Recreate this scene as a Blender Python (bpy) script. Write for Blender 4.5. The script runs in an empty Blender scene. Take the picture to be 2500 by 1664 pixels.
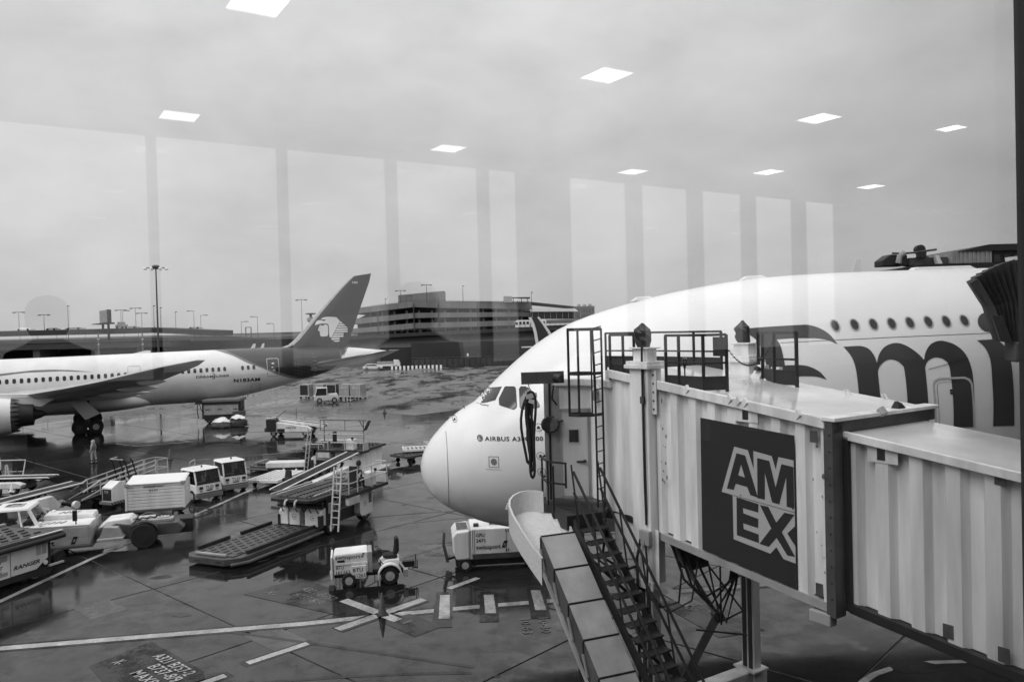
import bpy, bmesh, math, random
from mathutils import Vector, Matrix
random.seed(7)
R = math.radians
SC = bpy.context.scene
COL = SC.collection
# ---------------------------------------------------------------- camera, world, sun, exposure
EYE = 9.3
PITCH, ROLL = R(0.9), R(1.5)
_f = Vector((0, math.cos(PITCH), -math.sin(PITCH)))
_u0 = Vector((1, 0, 0)).cross(_f)
_r = math.cos(ROLL) * Vector((1, 0, 0)) - math.sin(ROLL) * _u0
_u = math.sin(ROLL) * Vector((1, 0, 0)) + math.cos(ROLL) * _u0
cam = bpy.data.cameras.new('camera')
cam.lens, cam.sensor_width, cam.clip_start, cam.clip_end = 28.0, 36.0, 0.05, 6000
CAM = bpy.data.objects.new('camera', cam)
COL.objects.link(CAM)
CAM.matrix_world = Matrix(((_r.x, _u.x, -_f.x, 0), (_r.y, _u.y, -_f.y, 0), (_r.z, _u.z, -_f.z, EYE), (0, 0, 0, 1)))
SC.camera = CAM
SUN_AZ, SUN_EL = R(-125), R(50)          # azimuth measured clockwise from +Y: behind the camera, to its side
W = bpy.data.worlds.new('World'); SC.world = W; W.use_nodes = True
nt = W.node_tree; nt.nodes.clear()
def N(tree, kind, **kw):
    n = tree.nodes.new(kind)
    for k, v in kw.items():
        if k.startswith('i_'): n.inputs[k[2:].replace('_', ' ')].default_value = v
        else: setattr(n, k, v)
    return n
L = nt.links.new
SKYK = 0.1
sky = N(nt, 'ShaderNodeTexSky', sky_type='NISHITA', sun_disc=False, sun_elevation=SUN_EL, sun_rotation=SUN_AZ)
bw = N(nt, 'ShaderNodeRGBToBW'); L(sky.outputs[0], bw.inputs[0])
tc = N(nt, 'ShaderNodeTexCoord')
sep = N(nt, 'ShaderNodeSeparateXYZ'); L(tc.outputs['Generated'], sep.inputs[0])
mz = N(nt, 'ShaderNodeMath', operation='MAXIMUM'); L(sep.outputs['Z'], mz.inputs[0]); mz.inputs[1].default_value = 0
# overcast layer: zenith brighter than the horizon, soft mottled cloud base
ov = N(nt, 'ShaderNodeMath', operation='MULTIPLY_ADD'); L(mz.outputs[0], ov.inputs[0]); ov.inputs[1].default_value = 7.6; ov.inputs[2].default_value = 5.0
mp = N(nt, 'ShaderNodeMapping'); L(tc.outputs['Generated'], mp.inputs[0]); mp.inputs['Scale'].default_value = (1.6, 1.6, 3.2); mp.inputs['Rotation'].default_value = (0.15, 0.3, 0.4)
nz = N(nt, 'ShaderNodeTexNoise', i_Scale=3.4, i_Detail=7.0, i_Roughness=0.55, i_Distortion=0.15); L(mp.outputs[0], nz.inputs['Vector'])
mr = N(nt, 'ShaderNodeMapRange'); L(nz.outputs[0], mr.inputs[0])
mr.inputs[1].default_value, mr.inputs[2].default_value, mr.inputs[3].default_value, mr.inputs[4].default_value = .3, .7, .86, 1.12
mu = N(nt, 'ShaderNodeMath', operation='MULTIPLY'); L(ov.outputs[0], mu.inputs[0]); L(mr.outputs[0], mu.inputs[1])
mix = N(nt, 'ShaderNodeMix', data_type='FLOAT'); mix.inputs[0].default_value = .9
L(bw.outputs[0], mix.inputs[2]); L(mu.outputs[0], mix.inputs[3])
bg = N(nt, 'ShaderNodeBackground', i_Strength=SKYK); L(mix.outputs[0], bg.inputs[0])
wo = N(nt, 'ShaderNodeOutputWorld'); L(bg.outputs[0], wo.inputs[0])
sl = bpy.data.lights.new('sun', 'SUN'); sl.energy = 1.5; sl.angle = R(40); sl.color = (1, 1, 1)
SUN = bpy.data.objects.new('sun', sl); COL.objects.link(SUN)
sd = Vector((math.sin(SUN_AZ) * math.cos(SUN_EL), math.cos(SUN_AZ) * math.cos(SUN_EL), math.sin(SUN_EL)))
SUN.rotation_euler = (-sd).to_track_quat('-Z', 'Y').to_euler(); SUN.location = sd * 60
vs = SC.view_settings; vs.view_transform = 'Standard'; vs.look = 'None'; vs.exposure = 0.16; vs.gamma = 1.0; vs.use_curve_mapping = False
SC.cycles.transparent_max_bounces = 24; SC.cycles.max_bounces = 8; SC.cycles.glossy_bounces = 4; SC.cycles.caustics_reflective = False; SC.cycles.caustics_refractive = False
SC.cycles.sample_clamp_indirect = 4.0
# ---------------------------------------------------------------- materials (a black-and-white world: everything grey)
MATS = {}
def mat(name, c, rough=.5, metal=0., var=0., scale=2., bump=0., spec=.5, emit=0., streak=False, world=False):
    if name in MATS: return MATS[name]
    m = bpy.data.materials.new(name); m.use_nodes = True; t = m.node_tree; p = t.nodes['Principled BSDF']
    p.inputs['Base Color'].default_value = (c, c, c, 1); p.inputs['Roughness'].default_value = rough
    p.inputs['Metallic'].default_value = metal; p.inputs['Specular IOR Level'].default_value = spec
    if emit: p.inputs['Emission Color'].default_value = (1, 1, 1, 1); p.inputs['Emission Strength'].default_value = emit
    if var or bump:
        g = N(t, 'ShaderNodeTexCoord')
        src = g.outputs['Object']
        if world: src = N(t, 'ShaderNodeNewGeometry').outputs['Position']
        if streak:
            q = N(t, 'ShaderNodeMapping'); q.inputs['Scale'].default_value = (1, 1, .12); t.links.new(src, q.inputs[0]); src = q.outputs[0]
        n = N(t, 'ShaderNodeTexNoise', i_Scale=scale, i_Detail=6.0, i_Roughness=.6); t.links.new(src, n.inputs['Vector'])
        r = N(t, 'ShaderNodeMapRange'); t.links.new(n.outputs[0], r.inputs[0])
        r.inputs[1].default_value, r.inputs[2].default_value = .32, .68
        r.inputs[3].default_value, r.inputs[4].default_value = c * (1 - var), min(1, c * (1 + var * .5))
        cb = N(t, 'ShaderNodeCombineColor')
        for k in range(3): t.links.new(r.outputs[0], cb.inputs[k])
        if var: t.links.new(cb.outputs[0], p.inputs['Base Color'])
        if bump:
            b = N(t, 'ShaderNodeBump', i_Strength=bump, i_Distance=.02); t.links.new(n.outputs[0], b.inputs['Height']); t.links.new(b.outputs[0], p.inputs['Normal'])
    MATS[name] = m; return m
M_WHITE = mat('aircraft_white', .82, .22, var=.06, scale=.5)
M_W787 = mat('aircraft_white_grimy', .8, .3, var=.12, scale=.35)
M_BELLY = mat('aircraft_grey', .42, .35, var=.2, scale=.4)
M_NAVY = mat('aircraft_dark_paint', .034, .3, var=.2, scale=.3)
M_BAND = mat('aircraft_mid_grey', .17, .35)
M_LET = mat('lettering_paint', .045, .35, var=.1)
M_INK = mat('black_ink', .012, .4)
M_GLASSD = mat('dark_glass', .03, .08, spec=.6)
M_CABIN = mat('cabin_window', .025, .12, spec=.5)
M_VEH = mat('vehicle_white', .76, .35, var=.22, scale=1.3, streak=True)
M_VEH2 = mat('vehicle_grey_panel', .34, .45, var=.25, scale=1.5)
M_DK = mat('dark_steel', .016, .5, var=.4, scale=2.)
M_MID = mat('mid_steel', .075, .5, var=.4, scale=2.)
M_RUB = mat('rubber', .009, .75, var=.3)
M_RIM = mat('wheel_rim', .4, .45, var=.3, scale=6)
M_RAIL = mat('galvanised_rail', .5, .4, var=.2, scale=3)
M_DKRAIL = mat('dark_painted_rail', .02, .5, var=.3, scale=4)
M_BR = mat('bridge_white', .82, .4, var=.3, scale=2.6, streak=True)
M_BRROOF = mat('bridge_roof_wet', .68, .12, var=.22, scale=.9)
M_BR2 = mat('bridge_inner_grey', .72, .45, var=.32, scale=2.2, streak=True)
M_PANEL = mat('sign_navy', .016, .45, var=.1)
M_SIGNW = mat('sign_pale', .42, .45)
M_ZINC = mat('zinc_sheet', .42, .42, metal=.55, var=.25, scale=1.6)
M_CONC = mat('concrete_deck', .19, .8, var=.3, scale=.25, streak=True)
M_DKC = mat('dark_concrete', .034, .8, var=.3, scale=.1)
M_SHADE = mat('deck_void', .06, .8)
M_EARTH = mat('dark_embankment', .028, .9, var=.35, scale=.06)
M_FAR = mat('far_land', .07, .9, var=.3, scale=.02)
M_POLE = mat('lamp_pole', .08, .5)
M_LAMP = mat('lamp_glass_white', .75, .3)
M_FAB = mat('hi_vis_pale', .42, .8, var=.2, scale=6)
M_FAB2 = mat('vest_grey', .16, .8, var=.2, scale=6)
M_SKIN = mat('skin', .2, .6)
M_CONE = mat('cone_body', .085, .5, var=.3, scale=5)
M_ROLL = mat('roller_deck', .06, .45, var=.45, scale=3, bump=.3)
M_SLIDE = mat('bag_slide_plastic', .6, .4, var=.14, scale=18)
M_TREAD = mat('checker_steel', .03, .55, var=.5, scale=14, bump=.5)
M_BAG = mat('black_bag', .02, .45, var=.4, scale=9, bump=.8)
M_LINE = None
def wet(name, lo, hi, rmin, rmax, scale=.16, spec=.62):
    """wet concrete: albedo and gloss wander with puddles, world-space so it runs on across slabs"""
    m = bpy.data.materials.new(name); m.use_nodes = True; t = m.node_tree; p = t.nodes['Principled BSDF']; lk = t.links.new
    pos = N(t, 'ShaderNodeNewGeometry').outputs['Position']
    mp = N(t, 'ShaderNodeMapping'); mp.inputs['Rotation'].default_value = (0, 0, R(42)); mp.inputs['Scale'].default_value = (1, .38, 1); lk(pos, mp.inputs[0])
    n1 = N(t, 'ShaderNodeTexNoise', i_Scale=scale, i_Detail=7.0, i_Roughness=.62, i_Distortion=.4); lk(mp.outputs[0], n1.inputs['Vector'])
    n2 = N(t, 'ShaderNodeTexNoise', i_Scale=1.1, i_Detail=8.0, i_Roughness=.7); lk(pos, n2.inputs['Vector'])
    n3 = N(t, 'ShaderNodeTexNoise', i_Scale=18., i_Detail=6.0, i_Roughness=.7); lk(pos, n3.inputs['Vector'])
    def rng(src, a, b, c, d):
        q = N(t, 'ShaderNodeMapRange'); lk(src, q.inputs[0])
        for i, v in enumerate((a, b, c, d)): q.inputs[i + 1].default_value = v
        return q.outputs[0]
    def op(o, a, b):
        q = N(t, 'ShaderNodeMath', operation=o)
        for i, v in enumerate((a, b)):
            if isinstance(v, (int, float)): q.inputs[i].default_value = v
            else: lk(v, q.inputs[i])
        return q.outputs[0]
    oi = N(t, 'ShaderNodeObjectInfo')
    tone = op('MULTIPLY', rng(n1.outputs[0], .36, .66, hi, lo), rng(n2.outputs[0], .3, .7, .6, 1.4))
    tone = op('MULTIPLY', tone, rng(n3.outputs[0], .3, .7, .65, 1.35))
    tone = op('MULTIPLY', tone, rng(oi.outputs['Random'], 0, 1, .86, 1.14))
    cb = N(t, 'ShaderNodeCombineColor')
    for k in range(3): lk(tone, cb.inputs[k])
    lk(cb.outputs[0], p.inputs['Base Color'])
    mixn = op('ADD', op('MULTIPLY', n1.outputs[0], .52), op('ADD', op('MULTIPLY', n2.outputs[0], .33), op('MULTIPLY', n3.outputs[0], .15)))
    pud = rng(mixn, .48, .54, 0, 1)
    lk(op('ADD', rng(pud, 0, 1, rmax, rmin), rng(n2.outputs[0], .35, .65, -.02, .03)), p.inputs['Roughness'])
    sp_ = op('MULTIPLY', rng(pud, 0, 1, spec * .62, spec * 1.15), op('MULTIPLY', rng(n2.outputs[0], .32, .68, .62, 1.25), rng(n3.outputs[0], .3, .7, .72, 1.2)))
    lk(sp_, p.inputs['Specular IOR Level'])
    b = N(t, 'ShaderNodeBump', i_Distance=.003)
    lk(rng(pud, 0, 1, .4, .04), b.inputs['Strength'])
    lk(op('ADD', op('MULTIPLY', n3.outputs[0], .6), n2.outputs[0]), b.inputs['Height']); lk(b.outputs[0], p.inputs['Normal'])
    MATS[name] = m; return m
M_APRON = wet('wet_concrete', .007, .026, .015, .12, spec=.45)
M_STAIN = wet('oil_stain', .004, .012, .05, .3, spec=.3)
M_REPAIR = wet('repaired_concrete', .03, .07, .05, .28, spec=.5)
M_ASPH = wet('wet_asphalt', .05, .15, .05, .46, scale=.24)
M_PATCH = wet('wet_black_paint', .006, .014, .1, .4, spec=.22)
def worn_paint():
    m = wet('worn_white_paint', .22, .4, .08, .4, scale=1.2); t = m.node_tree; p = t.nodes['Principled BSDF']
    pos = N(t, 'ShaderNodeNewGeometry').outputs['Position']
    n = N(t, 'ShaderNodeTexNoise', i_Scale=9., i_Detail=8., i_Roughness=.75); t.links.new(pos, n.inputs['Vector'])
    q = N(t, 'ShaderNodeMapRange'); t.links.new(n.outputs[0], q.inputs[0]); q.inputs[1].default_value, q.inputs[2].default_value = .55, .63
    q.inputs[3].default_value, q.inputs[4].default_value = 1., .25
    src = p.inputs['Base Color'].links[0].from_socket
    mx = N(t, 'ShaderNodeMix', data_type='RGBA'); t.links.new(q.outputs[0], mx.inputs[0]); mx.inputs[6].default_value = (.05, .05, .05, 1); t.links.new(src, mx.inputs[7])
    t.links.new(mx.outputs[2], p.inputs['Base Color']); return m
M_LINE = worn_paint()
M_FAINT = wet('faded_white_paint', .06, .13, .08, .4, scale=1.2)
def stripes(name, a, b, scale, rot=45):
    m = mat(name, a, .5); t = m.node_tree; p = t.nodes['Principled BSDF']
    g = N(t, 'ShaderNodeTexCoord'); q = N(t, 'ShaderNodeMapping'); q.inputs['Rotation'].default_value = (0, R(rot), R(rot)); t.links.new(g.outputs['Object'], q.inputs[0])
    w = N(t, 'ShaderNodeTexWave', i_Scale=scale); t.links.new(q.outputs[0], w.inputs[0])
    r = N(t, 'ShaderNodeMapRange'); t.links.new(w.outputs['Fac'], r.inputs[0]); r.inputs[1].default_value, r.inputs[2].default_value = .45, .55
    r.inputs[3].default_value, r.inputs[4].default_value = a, b
    cb = N(t, 'ShaderNodeCombineColor')
    for k in range(3): t.links.new(r.outputs[0], cb.inputs[k])
    t.links.new(cb.outputs[0], p.inputs['Base Color']); return m
def tint(name, dark):
    m = bpy.data.materials.new(name); m.use_nodes = True; t = m.node_tree; t.nodes.clear(); lk = t.links.new
    tr = N(t, 'ShaderNodeBsdfTransparent'); tr.inputs[0].default_value = (dark, dark, dark, 1); gl = N(t, 'ShaderNodeBsdfGlossy', i_Roughness=0.02)
    fr = N(t, 'ShaderNodeLayerWeight', i_Blend=.25); mx = N(t, 'ShaderNodeMixShader'); lk(fr.outputs['Fresnel'], mx.inputs[0]); lk(tr.outputs[0], mx.inputs[1]); lk(gl.outputs[0], mx.inputs[2])
    o = N(t, 'ShaderNodeOutputMaterial'); lk(mx.outputs[0], o.inputs[0]); MATS[name] = m; return m
M_TINT = tint('tinted_cab_glass', .62)
M_STRIPE = stripes('hazard_stripe', .03, .3, 3.2)
# ---------------------------------------------------------------- mesh helpers
class MB:
    def __init__(s): s.v, s.f = [], []
    def add(s, vs, fs):
        o = len(s.v); s.v += [tuple(v) for v in vs]; s.f += [tuple(i + o for i in f) for f in fs]; return s
    def hexa(s, b, t):            # bottom ring, top ring (same winding, ccw seen from above)
        n = len(b)
        return s.add(list(b) + list(t), [tuple(range(n))[::-1], tuple(range(n, 2 * n))] + [(i, (i + 1) % n, n + (i + 1) % n, n + i) for i in range(n)])
    def box(s, x0, x1, y0, y1, z0, z1):
        return s.hexa([(x0, y0, z0), (x1, y0, z0), (x1, y1, z0), (x0, y1, z0)], [(x0, y0, z1), (x1, y0, z1), (x1, y1, z1), (x0, y1, z1)])
    def xz(s, poly, y0, y1):      # profile in x,z drawn along y
        return s.hexa([(a, y0, b) for a, b in poly], [(a, y1, b) for a, b in poly])
    def yz(s, poly, x0, x1):
        return s.hexa([(x0, a, b) for a, b in poly], [(x1, a, b) for a, b in poly])
    def xy(s, poly, z0, z1):
        return s.hexa([(a, b, z0) for a, b in poly], [(a, b, z1) for a, b in poly])
    def cone(s, p, q, r0, r1, n=8, cap=True):
        p, q = Vector(p), Vector(q); d = (q - p).normalized(); a = d.orthogonal().normalized(); b = d.cross(a)
        vs = [c + r * (math.cos(k * 2 * math.pi / n) * a + math.sin(k * 2 * math.pi / n) * b) for c, r in ((p, r0), (q, r1)) for k in range(n)]
        fs = [(k, (k + 1) % n, n + (k + 1) % n, n + k) for k in range(n)]
        if cap: fs += [tuple(range(n))[::-1], tuple(range(n, 2 * n))]
        return s.add(vs, fs)
    def cyl(s, p, q, r, n=8): return s.cone(p, q, r, r, n)
    def bar(s, p, q, w, h=None):  # square bar from p to q
        p, q = Vector(p), Vector(q); d = (q - p).normalized(); up = Vector((0, 0, 1)) if abs(d.z) < .95 else Vector((1, 0, 0))
        a = d.cross(up).normalized(); b = a.cross(d); h = h or w
        c = [(-.5, -.5), (.5, -.5), (.5, .5), (-.5, .5)]
        return s.hexa([p + i * w * a + j * h * b for i, j in c], [q + i * w * a + j * h * b for i, j in c])
    def tube(s, pts, r, n=6):     # a bent pipe as one swept skin
        pts = [Vector(p) for p in pts]; rings = []; a = None
        for i, p in enumerate(pts):
            d = (pts[min(i + 1, len(pts) - 1)] - pts[max(i - 1, 0)]).normalized()
            a = d.orthogonal().normalized() if a is None else (a - a.dot(d) * d).normalized()
            b = d.cross(a); rings.append([p + r * (math.cos(k * 2 * math.pi / n) * a + math.sin(k * 2 * math.pi / n) * b) for k in range(n)])
        vs = [v for g in rings for v in g]; m = len(rings)
        fs = [(i * n + k, i * n + (k + 1) % n, (i + 1) * n + (k + 1) % n, (i + 1) * n + k) for i in range(m - 1) for k in range(n)]
        return s.add(vs, fs + [tuple(range(n))[::-1], tuple(range((m - 1) * n, m * n))])
    def lathe(s, prof, c=(0, 0, 0), ax='z', n=20):   # profile of (radius, along)
        vs = []
        for r, h in prof:
            for k in range(n):
                a = k * 2 * math.pi / n; x, y = r * math.cos(a), r * math.sin(a)
                vs.append({'z': (c[0] + x, c[1] + y, c[2] + h), 'y': (c[0] + x, c[1] + h, c[2] + y), 'x': (c[0] + h, c[1] + x, c[2] + y)}[ax])
        m = len(prof); fs = [(i * n + k, i * n + (k + 1) % n, (i + 1) * n + (k + 1) % n, (i + 1) * n + k) for i in range(m - 1) for k in range(n)]
        return s.add(vs, fs + [tuple(range(n))[::-1], tuple(range((m - 1) * n, m * n))])
    def move(s, fn): s.v = [tuple(fn(*v)) for v in s.v]; return s
    def mesh(s, name, m):
        me = bpy.data.meshes.new(name); me.from_pydata(s.v, [], s.f); me.update()
        bm = bmesh.new(); bm.from_mesh(me); bmesh.ops.recalc_face_normals(bm, faces=bm.faces); bm.to_mesh(me); bm.free()
        me.materials.append(m); return me
    def build(s, name, m, parent=None, smooth=False, bev=0., **tags): return link(name, s.mesh(name, m), parent, smooth, bev, **tags)
WC = set()                              # things whose parts are written in world coordinates
def link(name, me, parent=None, smooth=False, bev=0., **tags):
    if smooth:
        try: me.shade_smooth()
        except Exception: me.polygons.foreach_set('use_smooth', [True] * len(me.polygons))
        try: me.set_sharp_from_angle(angle=R(40))
        except Exception: pass
    o = bpy.data.objects.new(name, me); COL.objects.link(o)
    if parent:
        o.parent = parent
        if parent.name in WC: o.matrix_parent_inverse = parent.matrix_basis.inverted()
    if bev:
        b = o.modifiers.new('edge', 'BEVEL'); b.width = bev; b.segments = 2; b.limit_method = 'ANGLE'; b.angle_limit = R(40)
    for k, v in tags.items(): o[k] = v
    return o
def tag(o, label=None, category=None, group=None, kind=None):
    for k, v in (('label', label), ('category', category), ('group', group), ('kind', kind)):
        if v: o[k] = v
    return o
def thing(name, label, cat, loc=(0, 0, 0), rz=0., group=None, world=False):
    o = bpy.data.objects.new(name, None); COL.objects.link(o); o.location = loc; o.rotation_euler = (0, 0, rz); o.empty_display_size = .3
    if world: WC.add(o.name)
    return tag(o, label, cat, group)
def dup(root, loc, rz, label=None, group=None):
    r = root.copy(); COL.objects.link(r); r.location = loc; r.rotation_euler = (0, 0, rz)
    tag(r, label, None, group)
    for ch in list(root.children):
        c = ch.copy(); COL.objects.link(c); c.parent = r
        for g in ch.children:
            d = g.copy(); COL.objects.link(d); d.parent = c
    return r
_fills = 0
def fill2d(loops):
    """flat filled shape (outer loops and holes) as verts, faces"""
    cu = bpy.data.curves.new('fill', 'CURVE'); cu.dimensions = '2D'; cu.fill_mode = 'BOTH'
    for lp in loops:
        sp = cu.splines.new('POLY'); sp.points.add(len(lp) - 1); sp.use_cyclic_u = True
        for p, q in zip(sp.points, lp): p.co = (q[0], q[1], 0, 1)
    return _flat(cu)
def _flat(cu):
    o = bpy.data.objects.new('tmp', cu); COL.objects.link(o)
    bpy.context.view_layer.update()
    me = bpy.data.meshes.new_from_object(o.evaluated_get(bpy.context.evaluated_depsgraph_get()))
    vs = [(v.co.x, v.co.y) for v in me.vertices]; fs = [tuple(p.vertices) for p in me.polygons]
    bpy.data.objects.remove(o); bpy.data.meshes.remove(me); bpy.data.curves.remove(cu)
    return vs, fs
_txt = {}
def text2d(s, size, bold=.0, shear=0., space=1., width=None):
    k = (s, bold, shear, space)
    if k not in _txt:
        cu = bpy.data.curves.new('txt', 'FONT'); cu.body = s; cu.size = 1; cu.offset = bold; cu.shear = shear; cu.space_character = space; cu.resolution_u = 3
        _txt[k] = _flat(cu)
    vs, fs = _txt[k]; kx = size
    if width:
        w = max(v[0] for v in vs) - min(v[0] for v in vs); kx = width / w
    x0 = min(v[0] for v in vs)
    return [((v[0] - x0) * kx, v[1] * size) for v in vs], fs
def decal(name, flat, fn, m, parent, cut=0., cutx=0., smooth=False, **tags):
    """lay a flat shape on a surface: fn(u, v) -> point; cut = slice height so it bends with the surface"""
    bm = bmesh.new(); V = [bm.verts.new((u, v, 0)) for u, v in flat[0]]
    for f in flat[1]:
        try: bm.faces.new([V[i] for i in f])
        except ValueError: pass
    bmesh.ops.remove_doubles(bm, verts=bm.verts, dist=1e-5)
    us = [u for u, v in flat[0]]; ws = [v for u, v in flat[0]]
    for step, lo, hi, ax in ((cut, min(ws), max(ws), (0, 1, 0)), (cutx, min(us), max(us), (1, 0, 0))):
        if step:
            k = lo + step
            while k < hi:
                bmesh.ops.bisect_plane(bm, geom=bm.verts[:] + bm.edges[:] + bm.faces[:], plane_co=(k if ax[0] else 0, k if ax[1] else 0, 0), plane_no=ax); k += step
    for v in bm.verts: v.co = Vector(fn(v.co.x, v.co.y))
    me = bpy.data.meshes.new(name); bm.to_mesh(me); bm.free(); me.materials.append(m)
    return link(name, me, parent, smooth, **tags)
def plane_fn(o, ux, uy):
    o, ux, uy = Vector(o), Vector(ux), Vector(uy)
    return lambda a, b: o + a * ux + b * uy
def ring2d(cx, cy, rx, ry, w, n=24):
    c = [(cx + rx * math.cos(k * 2 * math.pi / n), cy + ry * math.sin(k * 2 * math.pi / n)) for k in range(n)]
    d = [(cx + (rx - w) * math.cos(k * 2 * math.pi / n), cy + (ry - w) * math.sin(k * 2 * math.pi / n)) for k in range(n)]
    return c + d, [(k, (k + 1) % n, n + (k + 1) % n, n + k) for k in range(n)]
def disc2d(cx, cy, rx, ry, n=24): return [(cx + rx * math.cos(k * 2 * math.pi / n), cy + ry * math.sin(k * 2 * math.pi / n)) for k in range(n)], [tuple(range(n))]
def rrect(w, h, r, n=4):
    return [(sx * (w / 2 - r) + r * math.cos(a), sy * (h / 2 - r) + r * math.sin(a)) for sx, sy, a0 in ((1, 1, 0), (-1, 1, 90), (-1, -1, 180), (1, -1, 270)) for a in [R(a0 + 90 * k / n) for k in range(n + 1)]]
_wh = {}
def wheel(parent, x, y, r, w, rim=True, rimr=.55, rm=None):
    k = (r, w, rimr, rim)
    if k not in _wh:
        me = MB().lathe([(r * .55, -w / 2), (r * .93, -w / 2), (r, -w * .32), (r, w * .32), (r * .93, w / 2), (r * .55, w / 2)], ax='y', n=24).mesh('wheel', M_RUB); me.shade_smooth(); me.set_sharp_from_angle(angle=R(40))
        rme = MB().lathe([(r * rimr, -w * .53), (r * rimr * .8, -w * .42), (r * .2, -w * .38), (r * .2, w * .38), (r * rimr * .8, w * .42), (r * rimr, w * .53)], ax='y', n=20).mesh('rim', rm or M_RIM)
        _wh[k] = (me, rme)
    me, rme = _wh[k]
    o = link('wheel', me, parent); o.location = (x, y, r)
    if rim: link('rim', rme, o)
    return o
# frame of the terminal: N_ points out through the glass, T_ runs along it
N_ = Vector((-.540, .8415, 0)); T_ = Vector((.8415, .540, 0))
def B(s, t, z): return s * N_ + t * T_ + Vector((0, 0, z))
# ================================================================ SETTING: apron
GU, GV = Vector((.739, -.674, 0)), Vector((.674, .739, 0))     # slab grid directions
apron = MB().add([(-3000, -200, -.03), (3000, -200, -.03), (3000, 5000, -.03), (-3000, 5000, -.03)], [(0, 1, 2, 3)]).build('apron', M_ASPH, kind='structure')
S_ = 7.5; h = S_ / 2 - .022; ch = .02
sm = MB(); q = [(-h, -h), (h, -h), (h, h), (-h, h)]; q2 = [(a * (1 - ch / h), b * (1 - ch / h)) for a, b in q]
sm.hexa([(a, b, -.06) for a, b in q], [(a, b, -.012) for a, b in q]).hexa([(a, b, -.012) for a, b in q], [(a, b, 0) for a, b in q2])
s0 = sm.build('slab', M_APRON, apron); n_slab = 0
for i in range(-16, 9):
    for j in range(-4, 15):
        c = (-29.8 + S_ * (i + .5)) * GU + (12.6 + S_ * (j + .5)) * GV
        if not (8 < c.y < 92 and abs(c.x) < .70 * c.y + 9 and c.x < 30): continue
        o = s0 if n_slab == 0 else s0.copy()
        if n_slab: COL.objects.link(o); o.parent = apron
        n_slab += 1; o.location = (c.x, c.y, 0); o.rotation_euler = (0, 0, math.atan2(GU.y, GU.x))
def strip(name, pts, w, m, z=.004, parent=apron):
    pts = [Vector((p[0], p[1], 0)) for p in pts]; vs = []
    for i, p in enumerate(pts):
        d = (pts[min(i + 1, len(pts) - 1)] - pts[max(i - 1, 0)]).normalized(); n = Vector((-d.y, d.x, 0)) * w / 2
        vs += [(p.x + n.x, p.y + n.y, z), (p.x - n.x, p.y - n.y, z)]
    return MB().add(vs, [(2 * i, 2 * i + 1, 2 * i + 3, 2 * i + 2) for i in range(len(pts) - 1)]).build(name, m, parent)
def quad(name, pts, m, z=.004): return MB().add([(a, b, z) for a, b in pts], [tuple(range(len(pts)))]).build(name, m, apron)
def bordered(pts, w, bw=.22, grow=.15):
    a, b = Vector((*pts[0], 0)), Vector((*pts[-1], 0)); d = (Vector((*pts[1], 0)) - a).normalized(); e = (b - Vector((*pts[-2], 0))).normalized()
    strip('painted_border', [(a - d * grow)[:2]] + pts[1:-1] + [(b + e * grow)[:2]], w + bw, M_PATCH, .004); return strip('painted_line', pts, w, M_LINE, .008)
bordered([(-24, 22.4), (-15.77, 24.05), (-6.9, 25.45), (-4.51, 26.0), (-1.66, 26.55), (.53, 26.9), (9, 28.1), (20, 29.6)], .34, .3)
# the crossing marks by the cone
for a, b in (((-5.72, 24.85), (-3.29, 27.46)), ((-6.1, 27.6), (-3.9, 25.5))):
    strip('painted_border', [a, b], .62, M_PATCH, .012); strip('painted_line', [a, b], .36, M_LINE, .016)
quad('painted_panel', [(-9.9, 28.5), (-8.3, 30.2), (-4.6, 27.0), (-5.6, 25.9)], M_PATCH, .0095)
quad('painted_panel', [(-4.5, 25.5), (-3.6, 26.1), (-2.4, 24.9), (-3.2, 24.1)], M_PATCH, .0095)
for x, y0, y1, sk in ((-2.42, 25.55, 27.85, -.17), (-.93, 25.93, 27.75, -.12), (.72, 26.1, 28.1, -.12)):
    quad('painted_panel', [(x - .34, y0 - .75), (x + .3, y0 - .75), (x + sk + .28, y1 + .35), (x + sk - .32, y1 + .35)], M_PATCH, .012)
    quad('painted_line', [(x - .18, y0), (x + .18, y0), (x + sk + .17, y1), (x + sk - .17, y1)], M_LINE, .016)
for a, b in (((-7.75, 22.48), (-6.38, 23.82)), ((-2.5, 28.55), (-1.5, 29.7)), ((-8.9, 20.9), (-8.1, 21.7)), ((-8.0, 20.3), (-7.2, 21.1))): bordered([a, b], .26, .2)
edge = [(-18.9, 24.5), (-18.5, 29.5), (-18.1, 33.5), (-17.35, 38.2), (-16.5, 43.6), (-15.9, 48.2), (-15.2, 54)]
strip('painted_line', edge, .24, M_LINE, .012)
strip('painted_line', [(7.9, 18.9), (8.35, 19.75), (8.77, 20.3), (9.25, 20.73), (10.03, 21.15), (11.1, 21.37), (12.3, 21.37), (13.6, 21.1), (15, 20.5)], .2, M_LINE)
for a, b, w in (((-35.4, 70.6), (-32.6, 68.6), .3), ((-32.6, 68.6), (-28.6, 70.6), .3), ((-28.6, 70.6), (-31, 72.4), .2)): strip('painted_line', [a, b], w, M_LINE, .006)
for a, b in (((-45, 92), (-4, 118)), ((-30, 75), (2, 84)), ((-24, 60), (0, 70)), ((-12, 118), (20, 132)), ((-60, 140), (10, 170))): strip('painted_line', [a, b], .3, M_FAINT, .006)
rs_ = random.Random(11)      # tyre marks, oil and patched concrete
for k in range(9):
    x, y, a_ = rs_.uniform(-14, 6), rs_.uniform(20, 42), rs_.uniform(-.4, .9); c_ = rs_.uniform(-.02, .02); pts = [(x + math.cos(a_ + c_ * u) * u, y + math.sin(a_ + c_ * u) * u) for u in [q_ * 1.2 for q_ in range(9)]]
    strip('tyre_mark', pts, .16, M_STAIN, .0055)
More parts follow.
